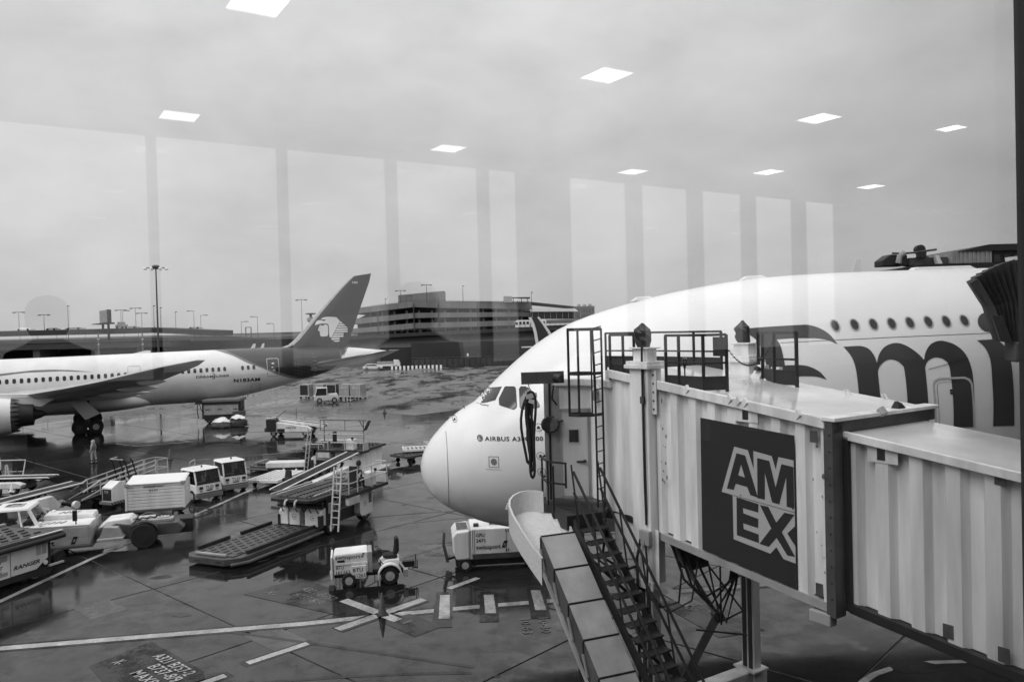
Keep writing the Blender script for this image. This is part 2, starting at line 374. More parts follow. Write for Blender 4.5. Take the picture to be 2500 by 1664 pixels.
for k in range(34):
    x, y, r_ = rs_.uniform(-16, 12), rs_.uniform(18, 60), rs_.uniform(.08, .55)
    quad('oil_stain', [(x + r_ * 1.6 * math.cos(t_) * rs_.uniform(.6, 1), y + r_ * math.sin(t_) * rs_.uniform(.6, 1)) for t_ in [q_ * .449 for q_ in range(14)]], M_STAIN, .0062)
for x, y, w_, d_ in ((-7.4, 24.2, 2.2, 1.1), (2.2, 24.5, 2.6, 1.6), (-12.0, 36.5, 3.4, 1.4), (3.0, 20.2, 1.8, 2.4), (-3.0, 33.5, 2.8, 1.0), (-14.5, 27.4, 1.8, 1.2)):
    c_ = Vector((x, y, 0)); quad('repair_patch', [(c_ + GU * a_ * w_ / 2 + GV * b_ * d_ / 2)[:2] for a_, b_ in ((-1, -1), (1, -1), (1, 1), (-1, 1))], M_REPAIR, .0035)
# stand numbers
def ground_text(s, o, size, width=None, m=M_LINE, ux=GU, uy=GV, z=.016, bold=.01):
    o = Vector((o[0], o[1], z)); return decal('painted_text', text2d(s, size, bold, width=width), lambda a, b: o + a * ux + b * uy, m, apron)
quad('painted_panel', [(-12.3, 22.55), (-11.3, 24.3), (-8.8, 22.0), (-7.6, 19.3), (-9.5, 19.4)], M_PATCH)
for s, o, wd in (('A321 B757-2', (-10.75, 23.1), 2.1), ('B737-8/9', (-10.55, 22.35), 1.55), ('MAX8/9/10', (-10.85, 21.95), 2.1), ('X-', (-11.75, 22.75), .3)): ground_text(s, o, .5, wd)
for s, o, wd in (('A321-B752', (-8.0, 28.9), 2.0), ('B737-8/9', (-8.1, 28.25), 1.6), ('X-', (-9.2, 28.6), .5), ('1', (-3.75, 25.25), .12)): ground_text(s, o, .5, wd, M_FAINT)
for s, o in (("10-63", (.05, 25.35)), ("10-30", (.62, 25.4))): ground_text(s, o, .42, 1.25, M_FAINT, Vector((.05, -1, 0)), Vector((1, .05, 0)))
quad('painted_panel', [(4.6, 26.6), (6.3, 27.0), (7.4, 23.9), (5.9, 23.4)], M_PATCH, .0095); ground_text('B747-4', (5.4, 25.9), .5, 1.6, M_FAINT)
quad('painted_line', [(4.7, 28.0), (5.3, 28.1), (6.1, 26.2), (5.5, 26.0)], M_FAINT, .016)

# ================================================================ SETTING: terminal lounge (the room the picture is taken from)
FZ, CZ, GS, BS = 7.8, 13.19, .5, -15.4
T0, T1 = -9.0, 30.0
M_CEIL = mat('lounge_ceiling', .34, .8); M_FLOOR = mat('lounge_carpet', .03, .9); M_MULL = mat('window_mullion', .05, .4); M_WALL = mat('lounge_wall', .13, .7)
def glass(name, k):
    m = bpy.data.materials.new(name); m.use_nodes = True; t = m.node_tree; t.nodes.clear(); lk = t.links.new
    fr = N(t, 'ShaderNodeFresnel', i_IOR=1.5); ge = N(t, 'ShaderNodeNewGeometry')
    a = N(t, 'ShaderNodeMath', operation='SUBTRACT'); a.inputs[0].default_value = 1; lk(ge.outputs['Backfacing'], a.inputs[1])
    b = N(t, 'ShaderNodeMath', operation='MULTIPLY'); lk(a.outputs[0], b.inputs[0]); lk(fr.outputs[0], b.inputs[1])
    c = N(t, 'ShaderNodeMath', operation='MULTIPLY', use_clamp=True); lk(b.outputs[0], c.inputs[0]); c.inputs[1].default_value = k
    tr = N(t, 'ShaderNodeBsdfTransparent'); gl = N(t, 'ShaderNodeBsdfGlossy', i_Roughness=0.0)
    mx = N(t, 'ShaderNodeMixShader'); lk(c.outputs[0], mx.inputs[0]); lk(tr.outputs[0], mx.inputs[1]); lk(gl.outputs[0], mx.inputs[2])
    o = N(t, 'ShaderNodeOutputMaterial'); lk(mx.outputs[0], o.inputs[0]); return m
M_GLASS = glass('window_glass', 2.1)
def slab_st(name, s0, s1, t0, t1, z0, z1, m, parent=None, bev=0., **kw):
    mb = MB().hexa([B(s0, t0, z0), B(s1, t0, z0), B(s1, t1, z0), B(s0, t1, z0)], [B(s0, t0, z1), B(s1, t0, z1), B(s1, t1, z1), B(s0, t1, z1)])
    return mb.build(name, m, parent, bev=bev, **kw)
slab_st('lounge_floor', BS - .3, GS + .2, T0, T1, FZ - .3, FZ, M_FLOOR, kind='structure')
slab_st('lounge_ceiling', BS - .3, GS + .2, T0, T1, CZ, CZ + .3, M_CEIL, kind='structure')
slab_st('lounge_end_wall', BS - .3, GS + .2, T0 - .2, T0, FZ - .3, CZ + .3, M_WALL, kind='structure')
slab_st('lounge_end_wall', BS - .3, GS + .2, T1, T1 + .2, FZ - .3, CZ + .3, M_WALL, kind='structure')
slab_st('lounge_side_wall', BS - .1, BS + .05, 23.4, T1 - .01, FZ, CZ, M_WALL, kind='structure')
tp = thing('terminal_pier', 'long terminal pier whose upper lounge the picture is taken from', 'terminal', B(.2, 10, 0), world=True)
M_FACADE = mat('pier_cladding', .07, .6, var=.2, scale=.4, streak=True)
slab_st('lower_wall', BS - .3, .2, -70, 80, 0, FZ - .31, M_FACADE, tp); slab_st('roof', BS - 1, 1.2, -70, 80, CZ + .31, CZ + 1.3, M_FACADE, tp)
slab_st('upper_wall', BS - .3, GS + .15, -70, T0 - .21, FZ - .3, CZ + .3, M_FACADE, tp); slab_st('upper_wall', BS - .3, GS + .15, T1 + .21, 80, FZ - .3, CZ + .3, M_FACADE, tp)
fw = thing('window_wall', 'tall terminal window with dark mullion that the apron is seen through', 'window', B(GS, 0, FZ), world=True)
ms = [1.33 + 4.5 * k for k in range(-2, 8)]
for k, t in enumerate(ms):
    if t < T1 - .3: slab_st('mullion', .42, .62, t, t + .16, FZ + .55, CZ - .12, M_MULL, fw, .01)
slab_st('sill', .36, .66, T0, T1, FZ, FZ + .55, M_MULL, fw); slab_st('head', .38, .66, T0, T1, CZ - .12, CZ, M_MULL, fw)
for a, b in zip(ms[:-1], ms[1:]):
    if b < T1:
        slab_st('pane', .5, .508, a + .161, b - .001, FZ + .551, CZ - .121, M_GLASS, fw)
        slab_st('pane', .522, .53, a + .161, b - .001, FZ + .551, CZ - .121, M_GLASS, fw)
bwall = thing('window_wall', 'row of tall windows across the lounge, mirrored in the glass', 'window', B(BS, 0, FZ), world=True)
bm_ = [(-8.99, -8.5), (-7.2, -6.85), (-4.85, -4.5), (-2.6, -2.3), (-.6, -.4), (2.43, 2.57), (4.91, 5.05), (7.33, 7.49), (9.7, 9.87), (10.8, 12.27), (14.35, 14.7), (16.65, 17.0), (18.9, 19.25), (21.25, 21.6)]
for a, b in bm_: slab_st('mullion', BS - .1, BS + .22, a, b, FZ, CZ, M_WALL, bwall)
slab_st('sill', BS - .1, BS + .1, T0, 23.39, FZ + .001, FZ + .72, M_MULL, bwall)
edges = bm_ + [(23.4, 23.4)]
for (a, b), (c, d) in zip(edges[:-1], edges[1:]):
    if c - b > .05: slab_st('pane', BS, BS + .01, b + .001, c - .001, FZ + .721, CZ - .001, M_GLASS, bwall)
M_EMIT = mat('light_diffuser', .8, .5, emit=3.2)
cl0 = None; UNSEEN = 'square lounge ceiling panel out of the view mirrored in the glass'
for sv, t, lb in ((6.12, 1.72, 'biggest mirrored ceiling panel, cut by the upper picture edge'), (6.2, 5.2, 'mirrored ceiling panel alone in the high sky above the jumbo nose'), (6.27, 8.66, 'mirrored ceiling panel high above the middle of the jumbo roof'), (5.76, 10.75, 'mirrored ceiling panel closest to the dark window mullion'),
        (9.66, 1.79, 'mirrored ceiling panel above the tall floodlight mast'), (9.75, 5.3, 'mirrored ceiling panel above the parking garage'), (9.9, 8.8, 'mirrored ceiling panel in the low row, nearest the cockpit'), (8.93, 10.95, 'mirrored ceiling panel in the middle of the low row over the jumbo roof'), (9.04, 14.0, 'lowest mirrored ceiling panel, last of the row over the jumbo roof'),
        (6.2, -1.73, UNSEEN), (6.2, -5.2, UNSEEN), (9.66, -1.73, UNSEEN), (9.66, -5.2, UNSEEN), (2.7, -1.73, UNSEEN), (2.7, 1.73, UNSEEN), (2.7, 5.3, UNSEEN), (2.7, 8.7, UNSEEN), (2.7, 12.2, UNSEEN), (5.8, 14.2, UNSEEN), (5.8, 17.5, UNSEEN)):
    k_ = (CZ - EYE) / 2.52; p_ = B(1.0 - sv * k_, t * k_, CZ)
    if cl0 is None:
        cl0 = thing('ceiling_light', lb, 'ceiling light', p_, math.atan2(T_.y, T_.x), 'square lounge ceiling lights')
        MB().box(-.33, .33, -.33, -.3, -.02, -.001).box(-.33, .33, .3, .33, -.02, -.001).box(-.33, -.3, -.299, .299, -.02, -.001).box(.3, .33, -.299, .299, -.02, -.001).build('frame', M_CEIL, cl0)
        MB().box(-.299, .299, -.299, .299, -.012, -.002).build('diffuser', M_EMIT, cl0)
    else:
        o = dup(cl0, p_, math.atan2(T_.y, T_.x), lb)
        if sv == 5.76: o.scale = (.72, .72, 1)

seat0 = None
for k in range(14):
    if seat0 is None:
        seat0 = thing('lounge_seat', 'dark lounge seat in a row mirrored low in the terminal glass', 'seat', B(-11.5, 0, FZ), math.atan2(N_.y, N_.x), 'rows of lounge seats')
        MB().box(-.25, .28, -.29, .29, .38, .46).build('seat', M_RUB, seat0, bev=.03); MB().xz([(-.25, .46), (-.17, .46), (-.27, .98), (-.34, .98)], -.29, .29).build('backrest', M_RUB, seat0, bev=.03)
        for y in (-.25, .25): MB().box(-.2, .2, y - .025, y + .025, 0, .38).build('leg', M_RIM, seat0)
    else: dup(seat0, B((-11.5, -6.4)[k % 2], -1 + (k // 2) * .64 * 2.6, FZ), math.atan2(N_.y, N_.x))
# ================================================================ BACKGROUND
# elevated highway across the far side of the field
hw = MB()
for a, b in zip([(-400, 12.6), (-147, 12.4), (-120, 12.3), (-105, 12.35)], [(-147, 12.4), (-120, 12.3), (-105, 12.35), (-86, 11.0)]):
    hw.hexa([(a[0], 230, a[1] - 1.5), (b[0], 230, b[1] - 1.5), (b[0], 246, b[1] - 1.5), (a[0], 246, a[1] - 1.5)], [(a[0], 230, a[1]), (b[0], 230, b[1]), (b[0], 246, b[1]), (a[0], 246, a[1])])
hwt = thing('elevated_road', 'dark elevated road deck on piers beyond the twin jet with striped fuselage', 'road bridge', (-120, 230, 0), world=True)
hw.build('upper_deck', M_DKC, hwt)
MB().hexa([(-400, 224, 7.9), (-96, 224, 6.7), (-96, 238, 6.7), (-400, 238, 7.9)], [(-400, 224, 9.9), (-96, 224, 8.6), (-96, 238, 8.6), (-400, 238, 9.9)]).build('lower_deck', mat('road_concrete', .042, .8, var=.3, scale=.1), hwt)
MB().hexa([(-400, 223.8, 9.95), (-60, 223.8, 8.3), (-60, 224.1, 8.3), (-400, 224.1, 9.95)], [(-400, 223.8, 10.2), (-60, 223.8, 8.5), (-60, 224.1, 8.5), (-400, 224.1, 10.2)]).build('guard_rail', M_MID, hwt)
for x in (-172, -153.6, -135, -118.5, -105.5):
    MB().hexa([(x - 1, 226, 0), (x + 1, 226, 0), (x + 1, 236, 0), (x - 1, 236, 0)], [(x - 1, 226, 8), (x + 1, 226, 8), (x + 1, 236, 8), (x - 1, 236, 8)]).build('pier', M_CONC, hwt)
MB().hexa([(-400, 215, -.1), (-30, 215, -.1), (-30, 300, -.1), (-400, 300, -.1)], [(-400, 240, 8.2), (-52, 240, 6.8), (-52, 300, 6.8), (-400, 300, 8.2)]).build('embankment', M_EARTH, kind='structure')
MB().hexa([(-800, 400, -1), (-40, 400, -1), (-40, 900, -1), (-800, 900, -1)], [(-800, 400, 11.5), (-145, 400, 9.5), (-40, 900, 8.5), (-800, 900, 13)]).build('hill', M_FAR, kind='structure')
MB().hexa([(-2600, 1500, -2), (2600, 1500, -2), (2600, 1700, -2), (-2600, 1700, -2)], [(-2600, 1520, 14), (2600, 1520, 13), (2600, 1700, 13), (-2600, 1700, 14)]).build('hill', M_FAR, kind='structure')
MB().box(-400, -60, 237, 239, 0, 8.0).build('void_backing', M_DKC, hwt)  # dark sheet added behind the piers so the gaps between them stay dark
# low parapet furniture on the road
for i, (x, z, w, hh) in enumerate(((-141.5, 12.4, 4.4, .75), (-133.5, 12.3, 3.2, .7), (-113.5, 12.3, 2.6, 1.9), (-110.5, 12.3, 4, .6), (-92, 11.6, 3.4, .6), (-127, 12.3, 5, .7))):
    t = MB().box(-w / 2, w / 2, -1.2, 1.2, .15, hh * .6).box(-w * .3, w * .25, -1.0, 1.0, hh * .6, hh).build('vehicle', M_VEH2 if i else M_WHITE, bev=.1); t.location = (x, 232, z)
    tag(t, ('white car on the elevated road above the fuselage', 'dark car behind a mast on the elevated road', 'tall box lorry on the elevated road by the billboard', 'low van on the elevated road beyond the billboard', 'small car where the elevated road slopes down', 'long saloon car between the lone pole and the sign bracket on the elevated road')[i], 'car')
    for k in (-1, 1): MB().lathe([(.12, -.1), (.3, -.1), (.3, .1), (.12, .1)], c=(k * w * .3, -1.15, .25), ax='y', n=10).build('wheel', M_RUB, t)
# billboard
bb = thing('billboard', 'tall slab sign on two legs beside a flat canopy roof', 'billboard', (-116.5, 228, 0))
MB().hexa([(-1.3, 0, 13.9), (1.0, .6, 14.2), (1.0, 1.6, 14.2), (-1.3, 1.0, 13.9)], [(-1.3, 0, 17.4), (1.0, .6, 17.7), (1.0, 1.6, 17.7), (-1.3, 1.0, 17.4)]).build('sign_face', M_VEH2, bb)
MB().box(.3, 1.25, .5, 1.7, 13.9, 17.75).build('sign_edge', M_DK, bb)
for x in (-1., .6): MB().box(x - .25, x + .25, .9, 1.4, 9 if x > 0 else 11.5, 14.2).build('leg', M_DK, bb)
MB().hexa([(-3.6, 0, 13.5), (1.0, 0, 13.6), (1.0, 4, 13.6), (-3.6, 4, 13.5)], [(-3.6, 0, 13.7), (1.0, 0, 14.1), (1.0, 4, 14.1), (-3.6, 4, 13.7)]).build('canopy_roof', M_DK, bb)
# lamp masts
def mast(label, x, y, z0, z1, kind, r=.16, group='lamp masts along the far roads'):
    t = thing('lamp_mast', label, 'lamp mast', (x, y, z0)); t['group'] = group; hgt = z1 - z0
    MB().cone((0, 0, 0), (0, 0, hgt), r, r * .55, 8).build('pole', M_POLE, t)
    if kind == 'T': MB().box(-1.7, 1.7, -.12, .12, hgt, hgt + .16).build('crossarm', M_POLE, t); [MB().box(k - .35, k + .35, -.3, .3, hgt - .14, hgt - .002).build('lamp_head', M_POLE, t) for k in (-1.4, 1.4)]
    elif kind in 'LR':
        k = -1 if kind == 'L' else 1
        MB().bar((0, 0, hgt - .1), (k * 1.9, 0, hgt + .05), .14).build('crossarm', M_POLE, t); MB().box(k * 1.2 if k > 0 else -2.2, 2.2 if k > 0 else -1.2, -.25, .25, hgt - .14, hgt - .03).build('lamp_head', M_POLE, t)
    elif kind == 'C':
        MB().lathe([(.5, hgt - .3), (.7, hgt), (.7, hgt + .25), (.4, hgt + .45)], n=12).build('hub', M_POLE, t)
        for a in range(8):
            c, s = math.cos(a * .785), math.sin(a * .785); MB().bar((c * .5, s * .5, hgt), (c * 1.9, s * 1.9, hgt - .12), .1).build('crossarm', M_POLE, t)
            MB().lathe([(.12, .05), (.34, -.2), (.3, -.3)], c=(c * 2.0, s * 2.0, hgt - .1), n=8).build('lamp_head', M_LAMP, t)
    else: MB().box(-.1, .5, -.15, .15, hgt - .1, hgt + .12).build('lamp_head', M_POLE, t)
    return t
mast('tall high-mast floodlight with a ring of white lamps beside the window mullion reflection', -66.6, 150, 0, 22.5, 'C', .22, 'high-mast floodlights')
for lab, x, y, z0, z1, k in (('twin-headed mast furthest along the elevated road, over the parked white car', -145.2, 235, 12, 17.8, 'T'), ('twin-headed mast next to the small sign bracket', -137.8, 235, 12, 16.85, 'T'),
        ('lone dark mast with a tiny head rising well above the road', -130.7, 235, 8, 19.3, 'S'), ('thin twin-headed mast just past the billboard', -115.6, 236, 12, 17.7, 'T'), ('dark mast with one short arm between two twin-headed masts', -114.1, 234, 11, 17.5, 'R'),
        ('mast with a round cluster of pale lamps past the billboard', -113.1, 240, 12, 18.3, 'T'), ('short twin-headed mast before the floodlight', -111.3, 240, 12, 16.75, 'T'), ('bare pole just before the tall floodlight', -105.4, 235, 11, 18.7, 'S'),
        ('bare pole just behind the tall floodlight', -103.4, 235, 11, 18.1, 'S'), ('bare thin pole alone in the gap after the floodlight', -99, 235, 10, 16.7, 'S'), ('single-arm lamp reaching back towards the floodlight', -93.6, 235, 8, 16.95, 'L'),
        ('single-arm lamp reaching away, standing beside the one that reaches back', -91.6, 235, 8, 15.6, 'R'), ('single-arm lamp above the fuselage, first after the stacked land', -81.4, 240, 8, 13.5, 'R'), ('taller single-arm lamp just before the dark tail fin', -76.5, 240, 8, 14.9, 'L'),
        ('short single-arm lamp nearest the fin root', -71.6, 240, 7, 12.7, 'L'), ('twin-headed mast close against the leading edge of the fin', -63.1, 240, 9, 19.5, 'T'), ('twin-headed mast on the parking deck roof behind the fin', -36.2, 262, 18, 22.6, 'T'),
        ('short lamp on the parking deck roof beside the roof box', -34.4, 262, 18, 20.9, 'R'), ('faint thin pole on the parking deck, nearest the fin edge', -41.6, 264, 17.5, 20.2, 'S'), ('twin-headed mast in front of the roof box on the deck', -27.0, 256, 18.5, 23.9, 'T'),
        ('thin bare pole on the deck roof beyond the roof box', -15.5, 258, 18, 23.4, 'S'), ('lamp pole standing at the roof canopy end', 6.6, 256, 15, 20.7, 'S')):
    mast(lab, x, y, z0, z1, k, .09 if z1 < 20 else .11)
rnd = random.Random(3)
for k in range(9): mast('small far street lamp on the horizon between the tall masts', -270 + 9 * k + rnd.uniform(-3, 3), 440, 9, 13.5 + rnd.uniform(0, 2.2), 'S', .12, 'far street lamps on the skyline')
for lab, x, z0, z1 in (('pale post with insulators in front of the elevated road, below the billboard', -111.6, 5.6, 10.9), ('pale post with insulators in front of the elevated road, nearer the floodlight', -99.7, 5.6, 10.6)):
    t = thing('signal_post', lab, 'post', (x, 215, 0)); MB().cyl((0, 0, 4.9), (0, 0, z1), .18).build('pole', M_CONC, t)
    for z in (z1 - 1.6, z1 - 3): MB().lathe([(.1, -.1), (.4, 0), (.1, .12)], c=(0, 0, z), n=8).build('insulator', M_LAMP, t)
# round portal and control tower by the fin
gp = thing('sign_gantry', 'thin portal gantry frame over the far road before the fin', 'gantry', (-79.3, 240, 6))
for x in (-.8, .8): MB().box(x - .12, x + .12, -.1, .1, 0, 5.6).build('leg', M_POLE, gp)
MB().box(-.92, .92, -.1, .1, 5.6, 5.8).build('beam', M_POLE, gp)
tw = thing('control_tower', 'small pale tower with a wide flat dish top just behind the fin edge', 'tower', (-75.5, 300, 0))
MB().lathe([(.8, 0), (.8, 13.6), (1.5, 14.2), (1.5, 15.2), (.7, 15.5)], n=14).build('shaft', M_VEH2, tw); MB().lathe([(.5, 15.5), (.5, 16.4), (1.9, 16.6), (1.9, 17.0), (.6, 17.1)], n=14).build('dish', M_MID, tw)
# parking deck
pd = thing('parking_garage', 'long open-sided concrete parking deck of three storeys', 'parking garage', (-20, 260, 0), world=True)
prof = [(-53, 265), (-49.5, 264), (-31.8, 260), (-23.7, 260), (2.1, 260.5), (6.6, 262)]
def band(zs0, zs1, d, m, name, inset=0.):
    mb = MB(); n = len(prof)
    for i in range(n - 1):
        (xa, ya), (xb, yb) = prof[i], prof[i + 1]; ya += inset; yb += inset
        mb.hexa([(xa, ya, zs0[i]), (xb, yb, zs0[i + 1]), (xb, yb + d, zs0[i + 1]), (xa, ya + d, zs0[i])], [(xa, ya, zs1[i]), (xb, yb, zs1[i + 1]), (xb, yb + d, zs1[i + 1]), (xa, ya + d, zs1[i])])
    return mb.build(name, m, pd)
band([15.5, 15.7, 17.1, 16.6, 15.6, 15.4], [17.4, 17.6, 19.1, 18.9, 18.0, 17.9], .5, M_CONC, 'parapet')
band([12.0, 12.2, 13.5, 13.5, 13.1, 13.0], [13.9, 14.1, 15.2, 15.1, 14.6, 14.5], .5, M_CONC, 'parapet')
band([9.0, 9.2, 10.1, 10.2, 10.3, 10.3], [10.6, 10.8, 11.9, 11.9, 11.9, 11.9], .5, M_CONC, 'parapet')
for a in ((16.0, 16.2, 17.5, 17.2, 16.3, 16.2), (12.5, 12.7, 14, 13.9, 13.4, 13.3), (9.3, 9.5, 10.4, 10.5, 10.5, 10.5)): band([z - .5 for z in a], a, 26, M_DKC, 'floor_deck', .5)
band([4] * 6, [14, 15.3, 16.8, 16.4, 15.4, 15.2], .4, M_SHADE, 'void_backing', 9)  # dark sheet inside the storeys: shade of the open decks put into its colour
for i in range(13):
    x = -47 + i * 4.2; y = 260 + max(0, (-31.8 - x) * .25)
    MB().box(x - .3, x + .3, y + 1.5, y + 2.2, 5, 16).build('column', M_CONC, pd)
for i in range(5):
    x = (-31.8, -23.7, -11, 2.1, -44)[i]; y = 259.9 + max(0, (-31.8 - x) * .24); MB().box(x - .12, x + .12, y - .25, y, 9.5, 18.2 if i < 4 else 16).build('pilaster', M_MID, pd)
MB().hexa([(-37.3, 264, 18), (-22.2, 264, 18), (-22.2, 271, 18), (-37.3, 271, 18)], [(-37.3, 264, 21.3), (-22.2, 264, 22.3), (-22.2, 271, 22.3), (-37.3, 271, 21.3)]).build('roof_house', mat('ribbed_cladding', .22, .6, var=.15, streak=True), pd)
MB().hexa([(6.6, 263, 17), (22.5, 262, 15.1), (22.5, 270, 15.1), (6.6, 271, 17)], [(6.6, 263, 17.9), (22.5, 262, 15.8), (22.5, 270, 15.8), (6.6, 271, 17.9)]).build('ramp', M_DKC, pd)
cr = MB()
for i in range(70): x = -46 + i * .75; y = 260 + max(0, (-31.8 - x) * .25); z = 19.0 - max(0, -31.8 - x) * .09 - max(0, (x + 31) * .035); cr.box(x - .05, x + .05, y + .1, y + .2, z - .2, z + .55)
cr.build('roof_railing', M_DK, pd, kind='stuff')
cp = thing('roof_canopy', 'slatted canopy frame standing on the parking deck roof', 'canopy', (2, 258, 17.8))
MB().hexa([(-4.4, 0, 0), (-1.6, 0, 0), (-1.6, 2, 0), (-4.4, 2, 0)], [(-4.4, 0, 2), (-1.6, 0, 1.9), (-1.6, 2, 1.9), (-4.4, 2, 2)]).build('panel', M_VEH2, cp)
MB().hexa([(-1.6, 0, 1.3), (4.2, 0, 1.0), (4.2, 3, 1.0), (-1.6, 3, 1.3)], [(-1.6, 0, 1.6), (4.2, 0, 1.5), (4.2, 3, 1.5), (-1.6, 3, 1.6)]).build('roof', M_MID, cp)
for x in (-1.2, 1.4, 3.4): MB().box(x - .1, x + .1, .8, 1, -.4, 1.3).build('leg', M_DK, cp)
# station with white roof
st = thing('station_building', 'glazed station hall under a white flat roof beside the parking deck', 'station', (14, 256, 0), world=True)
MB().hexa([(6.6, 256, 14.5), (21.6, 256, 14.2), (22.2, 264, 14.2), (6.6, 264, 14.5)], [(6.7, 256, 15.5), (20.5, 256, 15.2), (21, 264, 15.2), (6.7, 264, 15.5)]).build('roof', M_WHITE, st)
MB().hexa([(6.6, 257, 12.2), (22.6, 257, 11.8), (22.6, 264, 11.8), (6.6, 264, 12.2)], [(6.6, 257, 14.49), (22.6, 257, 14.1), (22.6, 264, 14.1), (6.6, 264, 14.49)]).build('wall', M_GLASSD, st)
for i in range(9): MB().box(6.7 + i * 1.95, 6.82 + i * 1.95, 256.6, 256.99, 12.1, 14.3).build('mullion', M_VEH2, st)
MB().box(6.6, 24, 256.4, 264, 10.6, 11.75).build('platform_edge', M_CONC, st)
ob = thing('office_block', 'gridded grey block with plant on its roof beyond the station', 'building', (25, 262, 0))
MB().box(-3.5, 2.4, 0, 12, 0, 16).build('wall', M_MID, ob)
for i in range(6):
    for j in range(3): MB().box(-3.2 + i * .92, -2.55 + i * .92, -.06, -.01, 10.2 + j * 1.9, 11.5 + j * 1.9).build('window', M_GLASSD, ob)
for x in (-2.5, -.6, 1.2): MB().box(x - .5, x + .5, 2, 4, 16, 16.7).build('roof_unit', M_VEH2, ob)
# guideway and train
gw = thing('guideway', 'raised rail guideway with low railing in front of the parking deck', 'viaduct', (0, 240, 0), world=True)
gp_ = [(-75, 6.6, 7.3), (-49, 7.2, 8.3), (-25, 7.9, 8.9), (1, 8.3, 9.4), (19, 9, 10.1), (45, 9.4, 10.5)]
g1, g2 = MB(), MB()
for (xa, a0, a1), (xb, b0, b1) in zip(gp_[:-1], gp_[1:]):
    g1.hexa([(xa, 238, a0), (xb, 238, b0), (xb, 246, b0), (xa, 246, a0)], [(xa, 238, a1), (xb, 238, b1), (xb, 246, b1), (xa, 246, a1)])
    for k in range(12):
        u = k / 12; g2.box(xa + (xb - xa) * u - .06, xa + (xb - xa) * u + .06, 238.05, 238.15, a1 + (b1 - a1) * u, a1 + (b1 - a1) * u + .85)
    g2.bar((xa, 238.1, a1 + .9), (xb, 238.1, b1 + .9), .1)
g1.build('beam', M_DKC, gw); g2.build('guard_railing', M_MID, gw, kind='stuff')
MB().hexa([(-52, 236, -.1), (40, 236, -.1), (40, 240, -.1), (-52, 240, -.1)], [(-52, 240.5, 7.4), (40, 240.5, 9.1), (40, 246, 9.1), (-52, 246, 7.4)]).build('retaining_slope', mat('retaining_concrete', .085, .8, var=.35, scale=.12, streak=True), kind='structure')
tr = thing('train', 'white two-car people mover train on the guideway by the jumbo nose', 'train', (5.8, 240, 9.42))
for x0, x1 in ((-4.7, -.1), (.1, 4.7)):
    c = MB().xz([(x0, .15), (x1, .15), (x1, 1.9), (x1 - .3, 2.3), (x0 + .5, 2.3), (x0, 1.8)], 0, 2.6).build('car', M_WHITE, tr, bev=.08)
    for k in range(3): MB().box(x0 + 1.2 + k * 1.1, x0 + 1.95 + k * 1.1, -.03, -.005, 1.05, 1.85).build('window', M_GLASSD, c)
MB().box(-4.66, -3.9, -.03, -.005, 1.0, 1.75).build('windscreen', M_GLASSD, tr)
# blast fence and wall
wl = thing('retaining_wall', 'dark plank wall behind the low jet blast fence', 'wall', (-12, 204, 0))
for j in range(10): MB().box(-13.9, 22, -.02 * (j % 2), .5, 2.4 + j * .385, 2.4 + j * .385 + .365).build('plank', M_DKC, wl)
MB().box(-22, -14, 1, 1.5, 0, 5.2).build('panel', M_EARTH, wl); MB().box(-13.9, 22, .1, .6, 0, 2.38).build('footing', M_DKC, wl)
bf = thing('blast_fence', 'low ribbed blast deflector fence along the back of the apron', 'fence', (-12, 200, 0))
MB().hexa([(-13.4, .6, 0), (14, .6, 0), (14, .8, 0), (-13.4, .8, 0)], [(-13.4, 1.4, 2.35), (14, 1.4, 2.35), (14, 1.55, 2.35), (-13.4, 1.55, 2.35)]).build('sheet', M_DKC, bf)
for i in range(20): x = -13.3 + i * 1.42; MB().hexa([(x, 0, 0), (x + .16, 0, 0), (x + .16, .62, 0), (x, .62, 0)], [(x, 1.2, 2.3), (x + .16, 1.2, 2.3), (x + .16, 1.42, 2.3), (x, 1.42, 2.3)]).build('post', M_DKC, bf)
MB().box(-13.4, 14, 1.25, 1.6, 2.36, 2.5).build('rail', M_MID, bf)
sb = thing('barrier', 'row of low black and white striped barrier blocks before the blast fence', 'barrier', (-24, 196, 0))
for i in range(26): MB().yz([(-.35, 0), (.35, 0), (.2, .8), (-.2, .8)], -6.4 + i * .5, -5.92 + i * .5).build('block', M_WHITE if i % 2 else M_INK, sb)
for i, x in enumerate((2.2, 4.4, 7.6, 9.4)): MB().yz([(-.4, 0), (.4, 0), (.3, .7 + .2 * (i % 2)), (-.3, .7 + .2 * (i % 2))], 6 + x, 7.6 + x).build('block', M_DK, sb)
sign = MB().box(-.22, .22, -.05, .05, 0, .75).build('sign', M_WHITE, bev=.02); sign.location = (-11.3, 201.8, 2.55); tag(sign, 'tiny white sign plate above the blast fence', 'sign')
# far parked vehicles by the barrier
def far_car(label, name, cat, x, y, rz, L_, hgt, m):
    t = thing(name, label, cat, (x, y, 0), rz)
    MB().xz([(-L_ / 2, .35), (L_ / 2, .35), (L_ / 2, .85), (L_ * .3, .95), (L_ * .14, hgt), (-L_ * .3, hgt), (-L_ * .44, .95), (-L_ / 2, .85)], -.9, .9).build('body', m, t, bev=.05)
    for s in (-1, 1): MB().xz([(L_ * .26, 1.0), (L_ * .125, hgt - .1), (-L_ * .28, hgt - .1), (-L_ * .38, 1.0)], s * .905, s * .92).build('window', M_GLASSD, t)
    for k in (-.3, .32):
        for s in (-1, 1): wheel(t, k * L_, s * .82, .34, .22)
    return t
far_car('white saloon car parked under the far tailplane', 'parked_car', 'car', -34.6, 197, R(6), 4.8, 1.45, M_WHITE)
fl = thing('service_truck', 'white flatbed service truck parked beside the striped barrier', 'truck', (-31.6, 202, 0), R(3))
